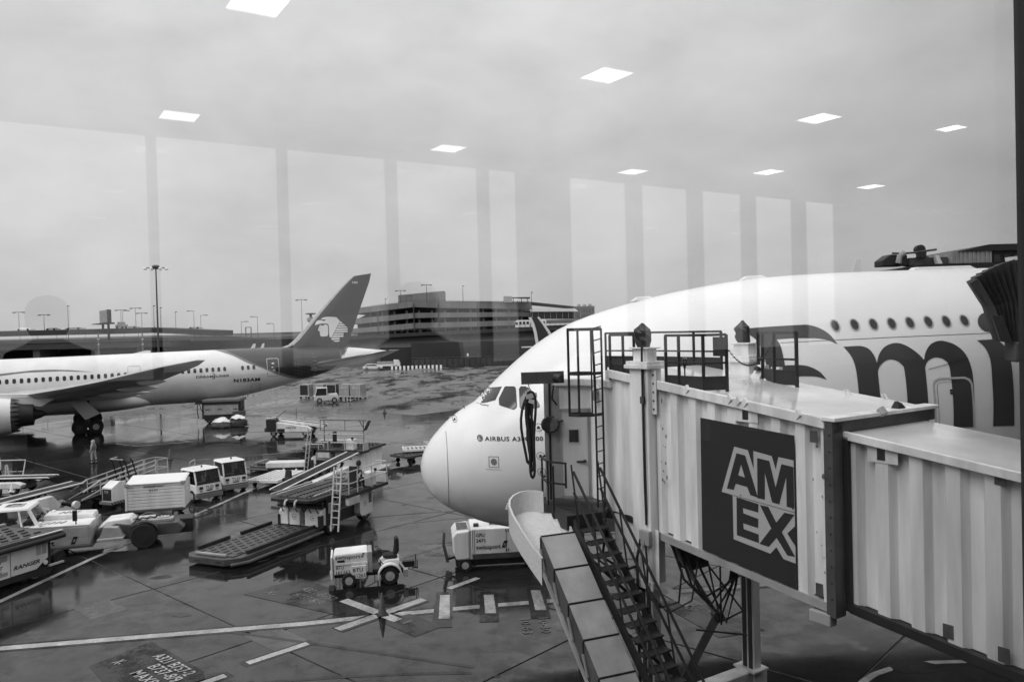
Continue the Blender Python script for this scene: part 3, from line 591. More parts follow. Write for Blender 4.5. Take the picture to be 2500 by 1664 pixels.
MB().box(-2.9, 1.4, -1.1, 1.1, .6, 1.15).build('bed', M_WHITE, fl, bev=.04); MB().xz([(1.5, .5), (3.1, .5), (3.1, 1.3), (2.7, 2.1), (1.5, 2.2)], -1.05, 1.05).build('cab', M_WHITE, fl, bev=.05)
MB().box(-2.7, 1.2, -1.05, 1.05, 1.16, 1.75).build('load', M_VEH2, fl, bev=.1)
for k in (-2, 2.1):
    for s in (-1, 1): wheel(fl, k, s * .95, .42, .28)
# terminal wing beyond the jumbo
tb = thing('terminal_wing', 'dark flat-roofed terminal wing with ducts seen over the jumbo roof', 'building', (42, 75, 0), world=True)
MB().hexa([(33, 75, 9), (70, 75, 9), (70, 95, 9), (33, 95, 9)], [(37.6, 75, 14.0), (70, 75, 14.0), (70, 95, 14.0), (37.6, 95, 14.0)]).build('wall', M_DKC, tb)
MB().hexa([(34.6, 74.6, 13.5), (70, 74.6, 13.8), (70, 95, 13.8), (34.6, 95, 13.5)], [(38.6, 74.6, 14.3), (70, 74.6, 14.35), (70, 95, 14.35), (38.6, 95, 14.3)]).build('roof', M_DK, tb)
pl = MB()
for i in range(19): pl.box(42 + i * .205, 42.17 + i * .205, 75.9 + .05 * (i % 2), 80, 14.36, 15.5)
pl.build('ribbed_screen', M_VEH2, tb, kind='stuff')
MB().box(45.95, 60, 76.4, 90, 14.36, 15.45).build('penthouse', M_DK, tb)
for i in range(6): MB().box(46.3 + i * 1.0, 46.9 + i * 1.0, 76.3, 76.39, 14.5, 15.15).build('window', M_MID, tb)
MB().hexa([(42.6, 75.8, 15.5), (62, 75.8, 15.45), (62, 90, 15.45), (42.6, 90, 15.5)], [(45.6, 75.8, 16.1), (62, 75.8, 16.1), (62, 90, 16.1), (45.6, 90, 16.1)]).build('roof', M_DK, tb)
ac = thing('roof_plant', 'cluster of rooftop ducts and a fan drum on the terminal wing', 'air handling unit', (37.5, 76, 14.3))
MB().xz([(-2.0, 0), (.3, 0), (.4, 1.0), (-1.2, 1.1), (-2.0, .55)], 0, 1.8).build('hood', M_DK, ac, bev=.08); MB().tube([(-1.1, -.1, 1.2), (-.3, -.1, 1.15), (1.0, -.1, 1.2), (3.1, -.1, 1.45)], .1, 8).build('duct', M_MID, ac, True)
MB().lathe([(.25, -.3), (.46, -.28), (.46, .28), (.25, .3)], c=(1.75, .4, 1.5), ax='y', n=18).build('fan_drum', M_DK, ac, True); MB().tube([(-.6, -.2, .2), (-.45, -.2, .9), (0, -.2, 1.2)], .28, 8).build('elbow', M_VEH2, ac, True)
MB().box(.7, 4.4, .3, 1.6, 0, .75).build('cabinet', M_MID, ac, bev=.04); MB().box(1.3, 2.1, -.2, .2, .7, 1.3).build('bracket', M_DK, ac); MB().hexa([(3.1, -.3, 0), (3.6, -.3, 0), (3.6, .2, 0), (3.1, .2, 0)], [(2.9, -.3, .9), (3.2, -.3, .9), (3.2, .2, .9), (2.9, .2, .9)]).build('vent_cowl', M_LAMP, ac)
# wing tips of unseen aircraft
wg = MB().hexa([(-.55, 0, -1.2), (.75, 0, -1.2), (.75, .1, -1.2), (-.55, .1, -1.2)], [(.35, 0, 1.3), (.72, 0, 1.3), (.72, .06, 1.3), (.35, .06, 1.3)]).build('winglet', M_WHITE); wg.location = (25.7, 60, 12.5); tag(wg, 'white pointed winglet poking up over the jumbo roof', 'winglet')
wf = thing('winglet', 'curved dark-striped winglet showing past the jumbo nose', 'winglet', (3.9, 110, 0))
def curve_fin(off0, off1, y, nm, m):
    a = [(-1.6 + .02, 11.1), (-1.05, 9.7), (-.65, 7.2)]; mb = MB()
    P = [((-1.55 + off0, 10.75), (-1.55 + off1, 10.8)), ((-1.15 + off0, 9.9), (-1.0 + off1 * 1.1, 9.9)), ((-.85 + off0, 8.7), (-.45 + off1 * 1.25, 8.7)), ((-.6 + off0, 6.9), (.2 + off1 * 1.4, 6.9))]
    for (p, q_), (r_, s_) in zip(P[:-1], P[1:]): mb.hexa([(r_[0], y, r_[1]), (s_[0], y, s_[1]), (s_[0], y + .15, s_[1]), (r_[0], y + .15, r_[1])], [(p[0], y, p[1]), (q_[0], y, q_[1]), (q_[0], y + .15, q_[1]), (p[0], y + .15, p[1])])
    return mb.build(nm, m, wf)
curve_fin(0, .55, .1, 'blade', M_WHITE); curve_fin(.42, 1.15, .0, 'stripe', M_NAVY); curve_fin(1.2, 1.5, .2, 'trailing_edge', M_WHITE)
MB().box(-2.6, -.6, 0, .6, 6.6, 6.75).build('wing_tip', M_WHITE, wf)

def interp(tab,x):
    # monotone cubic (PCHIP-like) through (x,v)
    if x<=tab[0][0]: return tab[0][1]
    if x>=tab[-1][0]: return tab[-1][1]
    n=len(tab)
    for i in range(n-1):
        if x<=tab[i+1][0]: break
    def sl(k): return (tab[k+1][1]-tab[k][1])/(tab[k+1][0]-tab[k][0])
    def m(k):
        if k==0: return sl(0)
        if k==n-1: return sl(n-2)
        a,b=sl(k-1),sl(k)
        return 0 if a*b<=0 else 2*a*b/(a+b)
    h=tab[i+1][0]-tab[i][0]; t=(x-tab[i][0])/h
    return ((2*t**3-3*t*t+1)*tab[i][1]+(t**3-2*t*t+t)*h*m(i)+(-2*t**3+3*t*t)*tab[i+1][1]+(t**3-t*t)*h*m(i+1))
class Fus:
    def __init__(s,top,bot,hw,zc,p=2.0): s.top,s.bot,s.hw,s.zc,s.p=top,bot,hw,zc,p
    def at(s,x): return [interp(t,x) for t in (s.top,s.bot,s.hw,s.zc)]
    def side(s,x,z):
        t,b,w,c=s.at(x); q=(z-c)/(t-c) if z>=c else (c-z)/(c-b)
        return w*max(0,1-min(1,q)**s.p)**(1/s.p)
    def pt(s,x,a):   # a: angle from the top, 0..2pi, toward -y first
        t,b,w,c=s.at(x); cs,sn=math.cos(a),math.sin(a); e=2/s.p
        z=c+(t-c)*abs(cs)**e if cs>=0 else c-(c-b)*abs(cs)**e
        return (x,-w*math.copysign(abs(sn)**e,sn),z)
A380=Fus(top=[(0,4.86),(.02,4.98),(.1,5.27),(.32,5.66),(.65,6.05),(1.02,6.4),(1.47,6.71),(1.84,6.92),(2.31,7.38),(2.86,7.88),(3.56,8.47),(4.26,8.97),(5.17,9.45),(6.4,9.85),(7.89,10.22),(9.38,10.5),(11.48,10.78),(14.3,10.91),(19.3,10.95),(40,10.95)],
 bot=[(0,4.76),(.02,4.6),(.11,4.25),(.32,3.92),(.72,3.57),(1.16,3.31),(1.84,3.03),(2.51,2.84),(4,2.62),(6,2.5),(10,2.45),(40,2.45)],
 hw=[(0,.05),(.02,.2),(.1,.52),(.32,.93),(.65,1.3),(1,1.58),(1.5,1.9),(2,2.15),(3,2.58),(4,2.9),(5,3.12),(6.5,3.36),(8,3.5),(10,3.57),(40,3.57)],
 zc=[(0,4.81),(.5,4.85),(2,5.1),(5,5.7),(9,6.15),(14,6.2),(40,6.2)],p=2.05)
B787=Fus(top=[(0,4.6),(.1,4.95),(.5,5.4),(1.5,6.2),(3,7.1),(5,7.7),(8,7.5),(20,7.52),(30,7.62),(41,7.76),(50,7.78),(56,7.65),(60,7.25),(62.4,6.95)],
 bot=[(0,4.4),(.1,4.1),(.5,3.6),(1.5,3.0),(3,2.4),(5,2.1),(8,2.0),(40,2.02),(43,2.2),(47,2.85),(52,4.0),(57,5.3),(60,6.05),(62.4,6.6)],
 hw=[(0,.08),(.1,.4),(.5,.85),(1.5,1.6),(3,2.25),(5,2.65),(8,2.87),(40,2.87),(44,2.78),(48,2.5),(52,2.0),(56,1.3),(60,.55),(62.4,.15)],
 zc=[(0,4.5),(3,4.8),(8,5.0),(40,5.0),(47,5.35),(54,6.05),(62.4,6.78)],p=2.0)
def loft(F, xs, n=56, p0=0.):
    mb = MB(); vs = [F.pt(x, k * 2 * math.pi / n) for x in xs for k in range(n)]; m = len(xs)
    return mb.add(vs, [(i * n + k, i * n + (k + 1) % n, (i + 1) * n + (k + 1) % n, (i + 1) * n + k) for i in range(m - 1) for k in range(n)] + [tuple(range(n)), tuple(range((m - 1) * n, m * n))])
def on(F, off=.012): return lambda x, z: (x, -(F.side(x, z) + off), z)
def pane(F, name, poly, m, par, off=.012, fr=None, w=.03, cut=.1):
    o = decal(name, fill2d([poly]), on(F, off), m, par, cut, cut)
    if fr:
        cx = sum(p[0] for p in poly) / len(poly); cz = sum(p[1] for p in poly) / len(poly)
        big = [(p[0] + w * (1 if p[0] > cx else -1), p[1] + w * (1 if p[1] > cz else -1)) for p in poly]
        decal('frame', fill2d([big, poly]), on(F, off + .004), fr, o, cut, cut)
    return o
def smoothp(pts, n=4):          # closed Catmull-Rom, corners kept where flagged with a third value
    out = []; m = len(pts)
    for i in range(m):
        p0, p1, p2, p3 = [Vector(pts[(i + k) % m][:2]) for k in (-1, 0, 1, 2)]
        if len(pts[i]) > 2: p0 = p1
        if len(pts[(i + 1) % m]) > 2: p3 = p2
        for k in range(n):
            t = k / n; out.append(tuple(.5 * ((2 * p1) + (p2 - p0) * t + (2 * p0 - 5 * p1 + 4 * p2 - p3) * t * t + (3 * p1 - p0 - 3 * p2 + p3) * t ** 3)))
    return out
# ================================================================ double-deck jumbo
JA = thing('jumbo_airliner', 'huge white double-deck airliner nose with giant dark lettering', 'airplane', (-3.13, 26.3, 0), R(3.6))
xs = [0, .01, .02, .04, .07, .1, .15, .22, .32, .45, .65, .85, 1.02, 1.25, 1.47, 1.84, 2.1, 2.31, 2.6, 2.86, 3.2, 3.56, 3.9, 4.26, 4.7, 5.17, 5.8, 6.4, 7.1, 7.89, 8.6, 9.38, 10.4, 11.48, 12.8, 14.3, 16.5, 19.3, 23, 28, 34, 40]
loft(A380, xs, 72).build('fuselage', M_WHITE, JA, True)
pane(A380, 'cockpit_window', [(1.93, 6.95), (2.29, 7.37), (2.68, 7.45), (2.45, 7.09), (2.19, 6.99), (1.98, 6.93)], M_GLASSD, JA, .014, M_DK, .018, .06)
pane(A380, 'cockpit_window', [(2.79, 7.44), (2.83, 7.47), (3.05, 7.48), (3.09, 7.44), (3.08, 6.94), (3.04, 6.88), (2.96, 6.84), (2.59, 6.95), (2.59, 7.13)], M_GLASSD, JA, .014, M_DK, .015, .06)
pane(A380, 'cockpit_window', [(3.21, 7.41), (3.27, 7.49), (3.41, 7.49), (3.52, 7.42), (3.74, 7.01), (3.74, 6.94), (3.68, 6.91), (3.24, 6.84), (3.19, 6.92)], M_GLASSD, JA, .014, M_DK, .015, .06)
f_ = on(A380, .03)
MB().tube([f_(1.9, 6.92), f_(2.05, 6.9), f_(2.25, 6.9)], .012, 6).build('wiper', M_DK, JA)
for z, x in ((6.72, 1.5), (7.22, 2.15), (7.14, 2.06)):
    t = A380.at(x); MB().cyl((x, -.25, t[0] - .03), (x - .03, -.27, t[0] + .09), .012, 6).build('probe', M_DK, JA)
seam = [(.86, 6.25), (.885, 6.0), (.91, 5.76), (.925, 5.2), (.93, 4.52), (.925, 4.1), (.92, 3.8), (.9, 3.5)]
def seamline(F, pts, w, par, m=M_BAND, name='panel_seam', off=.006):
    a = [(x - w / 2, z) if abs(pts[0][0] - pts[-1][0]) < abs(pts[0][1] - pts[-1][1]) else (x, z - w / 2) for x, z in pts]
    b = [(x + w / 2, z) if abs(pts[0][0] - pts[-1][0]) < abs(pts[0][1] - pts[-1][1]) else (x, z + w / 2) for x, z in pts]
    n = len(pts); return decal(name, (a + b, [(i, i + 1, n + i + 1, n + i) for i in range(n - 1)]), on(F, off), m, par, .15, .3)
seamline(A380, seam, .018, JA); seamline(A380, [(11.03, 8.66), (12.9, 8.7), (15, 8.74), (17.9, 8.78), (22, 8.8)], .016, JA)
seamline(A380, [(1.25, 3.42), (1.6, 3.36), (2.0, 3.2), (2.5, 3.05), (3.0, 2.95)], .016, JA)
for x, z, r in ((3.69, 6.32, .12), (3.72, 5.48, .12), (3.74, 5.0, .12), (1.17, 6.42, .085)):
    p = decal('sensor_ring', ring2d(x, z, r, r, .012), on(A380, .01), M_DK, JA)
    decal('sensor_disc', disc2d(x, z, r * .36, r * .36), on(A380, .012), M_DK, p)
    q = f_(x, z); MB().tube([q, (q[0], q[1] - .06, q[2]), (q[0] - .06, q[1] - .09, q[2] - .03)], .014, 6).build('vane', M_DK, p)
decal('type_lettering', text2d('AIRBUS A380-800', .175, .022, 0, 1.12, 1.72), lambda a, b: on(A380, .012)(2.09 + a, 5.885 + b + .03 * a), M_INK, JA, .06)
lg = decal('maker_emblem', ring2d(1.945, 5.955, .088, .1, .016), on(A380, .012), M_INK, JA)
for k, r in enumerate((.062, .04, .02)): decal('swirl', ring2d(1.945 + .008 * k, 5.955 + .006 * k, r, r * 1.15, .013), on(A380, .012), M_INK, lg)
decal('square_emblem', fill2d([[(2.19, 5.1), (2.49, 5.1), (2.49, 5.43), (2.19, 5.43)], [(2.202, 5.112), (2.478, 5.112), (2.478, 5.418), (2.202, 5.418)]]), on(A380, .012), M_DK, JA, .08)
decal('dot_emblem', disc2d(2.34, 5.27, .09, .1), on(A380, .012), M_BAND, JA); decal('small_script', text2d('..................', .12, .01, width=.46), lambda a, b: on(A380, .012)(2.1 + a, 5.03 + b), M_DK, JA)
K = 1
LE_ = [(9.92, 9.1, K), (10.4, 9.13), (10.83, 9.15), (11.74, 9.18), (12.04, 9.17), (12.35, 9.06), (12.6, 8.86), (12.77, 8.57, K), (12.49, 8.71), (12.18, 8.77), (11.96, 8.78), (11.39, 8.79), (10.94, 8.77, K), (11.02, 8.56), (11.04, 8.25), (11.05, 7.99, K), (11.52, 7.99), (11.82, 7.92), (12.09, 7.76), (12.25, 7.54, K), (12.01, 7.63), (11.75, 7.66), (11.44, 7.66), (11.08, 7.62, K), (11.1, 7.2), (11.2, 6.9, K), (12.3, 6.95), (12.7, 6.6, K), (10.7, 6.6, K), (10.55, 7.2), (10.5, 7.9), (10.42, 8.5), (10.3, 8.8)]
LM_ = [(12.93, 8.49, K), (13.2, 8.5), (13.46, 8.5), (13.69, 8.41), (13.82, 8.2), (13.86, 7.98, K), (13.98, 8.24), (14.21, 8.46), (14.54, 8.56), (14.82, 8.5), (15.07, 8.33), (15.25, 8.15), (15.33, 8.03, K), (15.44, 8.28), (15.66, 8.5), (15.97, 8.59), (16.3, 8.51), (16.52, 8.36), (16.66, 8.17), (16.73, 7.95), (16.76, 7.7), (16.76, 7.4), (16.69, 6.0, K), (16.05, 6.0, K), (16.08, 7.55), (16.06, 7.88), (15.95, 8.03), (15.72, 8.1), (15.48, 8.02), (15.35, 7.86), (15.31, 7.57), (15.29, 6.0, K), (14.64, 6.0, K), (14.67, 7.66), (14.63, 7.89), (14.49, 8.03), (14.28, 8.08), (14.05, 7.99), (13.88, 7.8), (13.84, 7.5), (13.84, 6.0, K), (13.18, 6.0, K), (13.19, 7.49), (13.17, 7.98), (13.08, 8.27)]
LI_ = [(17.13, 8.57, K), (17.4, 8.58), (17.68, 8.58), (17.89, 8.45), (18.0, 8.24), (18.03, 7.91), (17.99, 7.28), (17.95, 6.4), (17.95, 6.0, K), (17.28, 6.0, K), (17.34, 7.3), (17.39, 7.83), (17.37, 8.18), (17.27, 8.42)]
for g in (LE_, LM_, LI_):
    o = decal('letter', fill2d([smoothp(g)]), on(A380, .012), M_LET, JA, .12, .3)
decal('letter', fill2d([[(17.68 + .34 * math.cos(a) + .07 * math.sin(a), 9.11 + .3 * math.sin(a)) for a in [k * .2618 for k in range(24)]]]), on(A380, .012), M_LET, JA, .1, .2)
for x, z in ((12.84, 9.13), (13.45, 9.14), (14.04, 9.14), (14.62, 9.15), (15.2, 9.16), (15.79, 9.17), (16.36, 9.17), (16.94, 9.18)):
    f2 = on(A380, .006)
    o = decal('cabin_window', disc2d(x, z, .115, .155, 20), f2, M_CABIN, JA)
    decal('frame', ring2d(x, z, .152, .195, .04, 20), on(A380, .016), M_RIM, o)
dr = thing('x', '', '', (0, 0, 0)); bpy.data.objects.remove(dr)
dp = [(15.47, 6.0), (15.47, 7.29), (15.54, 7.43), (15.7, 7.5), (16.5, 7.5), (16.66, 7.43), (16.72, 7.29), (16.72, 6.0)]
di = [(15.53, 6.0), (15.53, 7.27), (15.59, 7.38), (15.72, 7.44), (16.48, 7.44), (16.6, 7.38), (16.66, 7.27), (16.66, 6.0)]
do = decal('door', fill2d([dp + di[::-1]]), on(A380, .02), M_RAIL, JA, .12, .3)
decal('door_outline', fill2d([[(15.6, 6.0), (15.6, 7.25), (15.66, 7.33), (15.76, 7.36), (16.45, 7.36), (16.45, 7.35), (15.76, 7.35), (15.67, 7.32), (15.612, 7.25), (15.612, 6.0)]]), on(A380, .02), M_DK, do, .12, .3)
for z in (7.08, 7.0): decal('placard', fill2d([[(15.99, z), (16.08, z), (16.08, z + .06), (15.99, z + .06)]]), on(A380, .022), M_DK, do)
decal('rain_gutter', fill2d([[(15.4, 7.74), (16.66, 8.02), (16.66, 8.035), (15.4, 7.755)]]), on(A380, .03), M_DK, JA, .1, .2)
for x, l in ((7.6, .9), (11.4, 1.0), (18.0, 2.4)):
    t = A380.at(x)[0]; MB().xz([(x - l / 2, t - .06), (x + l / 2, t - .03), (x + l / 2 - .25, t + .1), (x - l / 2 + .2, t + .08)], -.15, .15).build('antenna_fairing', M_WHITE, JA, bev=.03)
MB().cyl((5.4, 0, .5), (5.2, 0, 2.7), .16, 12).build('nose_gear_strut', M_RIM, JA)
for s in (-1, 1): wheel(JA, 5.4, s * .42, .63, .42)

# ================================================================ twin jet with the dark tail
th_ = R(62); TA = thing('twin_jet_airliner', 'white twin-engined airliner with dark painted tail and headdress emblem on its fin', 'airplane', (-43.97 - 30 * math.sin(th_), 83.56 - 30 * math.cos(th_), 0), R(28))
loft(B787, [0, .05, .1, .3, .5, 1, 1.5, 2.2, 3, 4, 5, 6.5, 8, 12, 20, 28, 34, 38, 41, 43, 45, 47, 49, 50.5, 52, 54, 56, 57, 58.5, 60, 61.4, 62.4], 56).build('fuselage', M_W787, TA, True)
bf_ = Fus([(17, 3.2), (21, 4.4), (28, 4.7), (32, 4.45), (36.6, 2.7)], [(17, 2.4), (20, 1.7), (30, 1.62), (34, 1.85), (36.6, 2.45)], [(17, 1.2), (20, 2.9), (24, 3.2), (30, 3.2), (33, 2.8), (36.6, .6)], [(17, 2.9), (22, 3.0), (36.6, 2.6)], 2.2)
loft(bf_, [17, 18, 19, 20, 22, 25, 28, 30, 31.5, 33, 34.5, 35.6, 36.3, 36.6], 40).build('belly_fairing', M_W787, TA, True)
o787 = on(B787, .02)
def ang(x, z): t, b, w, c = B787.at(x); return math.acos(max(-1, min(1, (z - c) / (t - c if z >= c else c - b))))
def band(name, edge, off, m, top_only=True):
    """paint from the crown down to an edge curve, as strips round the hull"""
    xs_ = [edge[0][0] + (edge[-1][0] - edge[0][0]) * k / 40 for k in range(41)]; vs, n = [], 14
    for x in xs_:
        a1 = ang(x, interp(edge, x))
        for k in range(n + 1):
            p = Vector(B787.pt(x, -.25 + (a1 + .25) * k / n)); t, b, w, c = B787.at(x); q = Vector((0, p.y / max(w, .1) ** 2, (p.z - c) / max(t - c, .1) ** 2)).normalized(); vs.append(p + q * off)
    fs = [(i * (n + 1) + k, i * (n + 1) + k + 1, (i + 1) * (n + 1) + k + 1, (i + 1) * (n + 1) + k) for i in range(40) for k in range(n)]
    return MB().add(vs, fs).build(name, m, TA, True)
band('paint_border', [(42.1, 7.72), (43.6, 7.12), (45.0, 6.32), (46.5, 5.68), (48.6, 4.72), (50.4, 4.22), (51.4, 4.12), (52.8, 4.14), (54.1, 4.6), (55.2, 5.2), (56.0, 5.7), (56.5, 6.7), (57.2, 7.45)], .02, M_BAND)
band('dark_tail_paint', [(42.9, 7.71), (44.21, 7.04), (45.53, 6.31), (47.04, 5.6), (48.64, 5.03), (50.37, 4.46), (51.4, 4.22), (52.78, 4.22), (54.03, 4.63), (55.07, 5.16), (55.8, 5.65), (56.3, 6.7), (57.0, 7.5)], .032, M_NAVY)
cw = rrect(.3, .48, .13); z_at = lambda x: 5.4 + (x - 22) * .0142
x = 2.4 * 0 + 9.0
while x < 46.3:
    if not (43.2 < x < 44.0 or 32.9 < x < 34.5): decal('cabin_window', ([(x + a, z_at(x) + b) for a, b in cw], [tuple(range(len(cw)))]), o787, M_CABIN, TA)
    x += .612 if x < 43 or x > 43.5 else .66
for (x0, x1, z0, z1, m) in ((47.2, 48.56, 4.62, 6.66, M_RAIL), (33.1, 34.3, 4.6, 6.44, M_BAND), (45.5, 46.55, 2.9, 3.92, M_BAND)):
    cx, cz = (x0 + x1) / 2, (z0 + z1) / 2; rr = rrect(x1 - x0, z1 - z0, .18); ri = rrect(x1 - x0 - .14, z1 - z0 - .14, .12)
    if m == M_BAND: ri = rrect(x1 - x0 - .05, z1 - z0 - .05, .16)
    decal('door_outline', fill2d([[(cx + a, cz + b) for a, b in rr], [(cx + a, cz + b) for a, b in ri]]), on(B787, .05), m, TA, .2)
for x, z, w, hh in ((47.75, 6.0, .28, .16), (47.7, 5.6, .2, .1), (47.85, 5.3, .24, .07)): decal('placard', fill2d([[(x, z), (x + w, z), (x + w, z + hh), (x, z + hh)]]), on(B787, .05), M_WHITE, TA)
decal('registration', text2d('N183AM', .53, .03, 0, 1.05, 2.84), lambda a, b: o787(43.57 + a, 4.18 + b), M_INK, TA, .15)
decal('name_lettering', text2d('DREAM', .36, .012, 0, 1.05, 1.75), lambda a, b: o787(39.71 + a, 4.84 + b), M_DK, TA, .15)
decal('name_lettering', text2d('LINER', .36, .012, 0, 1.05, 1.33), lambda a, b: o787(41.78 + a, 4.84 + b), M_DK, TA, .15)
cres = [(41.35 + .32 * math.cos(a), 4.98 + .33 * math.sin(a)) for a in [R(-95 + 10 * k) for k in range(20)]] + [(41.27 + .3 * math.cos(a), 4.98 + .31 * math.sin(a)) for a in [R(95 - 10 * k) for k in range(20)]]
decal('crescent', fill2d([cres]), o787, M_DK, TA, .15)
decal('swoosh', fill2d([[(14, 4.7), (18, 5.6), (21.9, 6.19), (24.8, 6.41), (26.45, 6.38), (27.82, 6.28), (29.9, 5.99), (27.06, 6.21), (24.07, 6.21), (21.9, 6.0), (18, 5.35), (14, 4.4)]]), o787, M_BAND, TA, .15, .6)
# fin
fin_le = [(7.5, 47.2), (7.72, 48.14), (7.8, 49.44), (8.05, 50.2), (8.6, 50.9), (10.52, 52.63), (13.11, 54.99), (15.52, 57.4), (16.12, 58.13)]
def fle(z): return interp(fin_le, z)
def fte(z): return 57.0 + (z - 7.2) * .387
def fth(x, z):
    c = fte(z) - fle(z); q = (x - fle(z)) / max(c, .1); T = .045 * min(c, 7)
    return T * (min(1, q / .25) ** .6 if q < .25 else max(.06, (1 - q) / .75))
def finmesh(q0, q1, off):
    vs = []; zs = [7.2, 7.55, 7.72, 7.8, 8.05, 8.6, 9.5, 10.5, 12, 13.1, 14.5, 15.5, 16.12]; qs = [q0 + (q1 - q0) * k / 10 for k in range(11)]
    for z in zs:
        row = []
        for s in (-1, 1):
            for k in (range(11) if s < 0 else range(10, -1, -1)):
                x = fle(z) + (fte(z) - fle(z)) * qs[k]; zz = z + max(0, (x - fle(z))) * (.165 if z > 16 else 0)
                row.append((x - (off if q0 == 0 else 0), s * (fth(x, z) + off), zz))
        vs += row
    n = 22; m = len(zs); return MB().add(vs, [(i * n + k, i * n + (k + 1) % n, (i + 1) * n + (k + 1) % n, (i + 1) * n + k) for i in range(m - 1) for k in range(n)] + [tuple(range((m - 1) * n, m * n))])
fin = finmesh(0, 1, 0).build('fin', M_NAVY, TA, True)
finmesh(0, .085, .012).build('leading_edge', M_RAIL, fin, True)
def onfin(x, z): return (x, -(fth(x, z) + .02), z)
HEAD = [(54.03, 10.95), (54.15, 11.09), (54.38, 11.2), (54.76, 11.27), (55.29, 11.26), (55.82, 11.21), (56.04, 11.15), (56.03, 11.08), (56.37, 10.73), (55.29, 8.82), (55.07, 8.81), (55.01, 9.06), (55.0, 9.5), (54.98, 9.95), (54.96, 10.29), (54.88, 10.4), (54.7, 10.46), (54.21, 10.47), (53.83, 10.44), (53.49, 10.32), (53.36, 10.29), (53.36, 10.44), (53.47, 10.69), (53.66, 10.84), (53.92, 10.88), (54.18, 10.85), (54.35, 10.78), (54.52, 10.84), (54.67, 10.95), (54.3, 10.96)]
FACE = [(53.9, 10.31), (54.03, 10.29), (54.21, 10.21), (54.39, 10.3), (54.58, 10.35), (54.75, 10.33), (54.86, 10.18), (54.88, 9.69), (54.88, 9.21), (54.82, 9.02), (54.65, 8.95), (54.31, 8.93), (54.01, 8.95), (53.89, 9.09), (53.86, 9.53), (53.81, 9.59), (53.64, 9.65), (53.66, 9.8), (53.77, 10.06)]
FEA = [[(56.43, 10.71), (56.73, 10.46), (56.27, 10.45)], [(56.21, 10.38), (56.84, 10.36), (57.01, 10.19), (56.13, 10.18)], [(56.08, 10.09), (57.1, 10.09), (57.31, 9.94), (55.95, 9.91)], [(55.89, 9.81), (57.31, 9.83), (57.3, 9.66), (55.79, 9.62)], [(55.77, 9.54), (57.29, 9.55), (57.29, 9.4), (55.65, 9.36)],
       [(55.62, 9.26), (56.78, 9.27), (56.78, 9.11), (55.5, 9.07)], [(55.46, 9.0), (56.77, 9.01), (56.77, 8.84), (55.33, 8.8)], [(55.19, 8.71), (56.28, 8.72), (56.27, 8.54), (55.32, 8.5)], [(55.45, 8.41), (56.27, 8.44), (56.26, 8.29), (55.92, 8.25), (55.65, 8.29)]]
decal('emblem_head', fill2d([HEAD]), onfin, M_WHITE, fin, .3, .3); decal('emblem_face', fill2d([FACE]), onfin, M_WHITE, fin, .3, .3)
for k, p in enumerate(FEA): decal('emblem_feather', fill2d([p]), onfin, M_WHITE, fin, .3, .3)
decal('fin_number', text2d('183', .36, .02, 0, 1.05, .64), lambda a, b: onfin(58.04 + a, 15.25 + b), M_WHITE, fin)
for x, l in ((45.9, .5), (47.0, .4)):
    t = B787.at(x)[0]; MB().hexa([(x, -.05, t - .05), (x + l, -.05, t - .05), (x + l, .05, t - .05), (x, .05, t - .05)], [(x + l * .7, -.02, t + .55), (x + l * 1.25, -.02, t + .55), (x + l * 1.25, .02, t + .55), (x + l * .7, .02, t + .55)]).build('antenna', M_WHITE, TA)
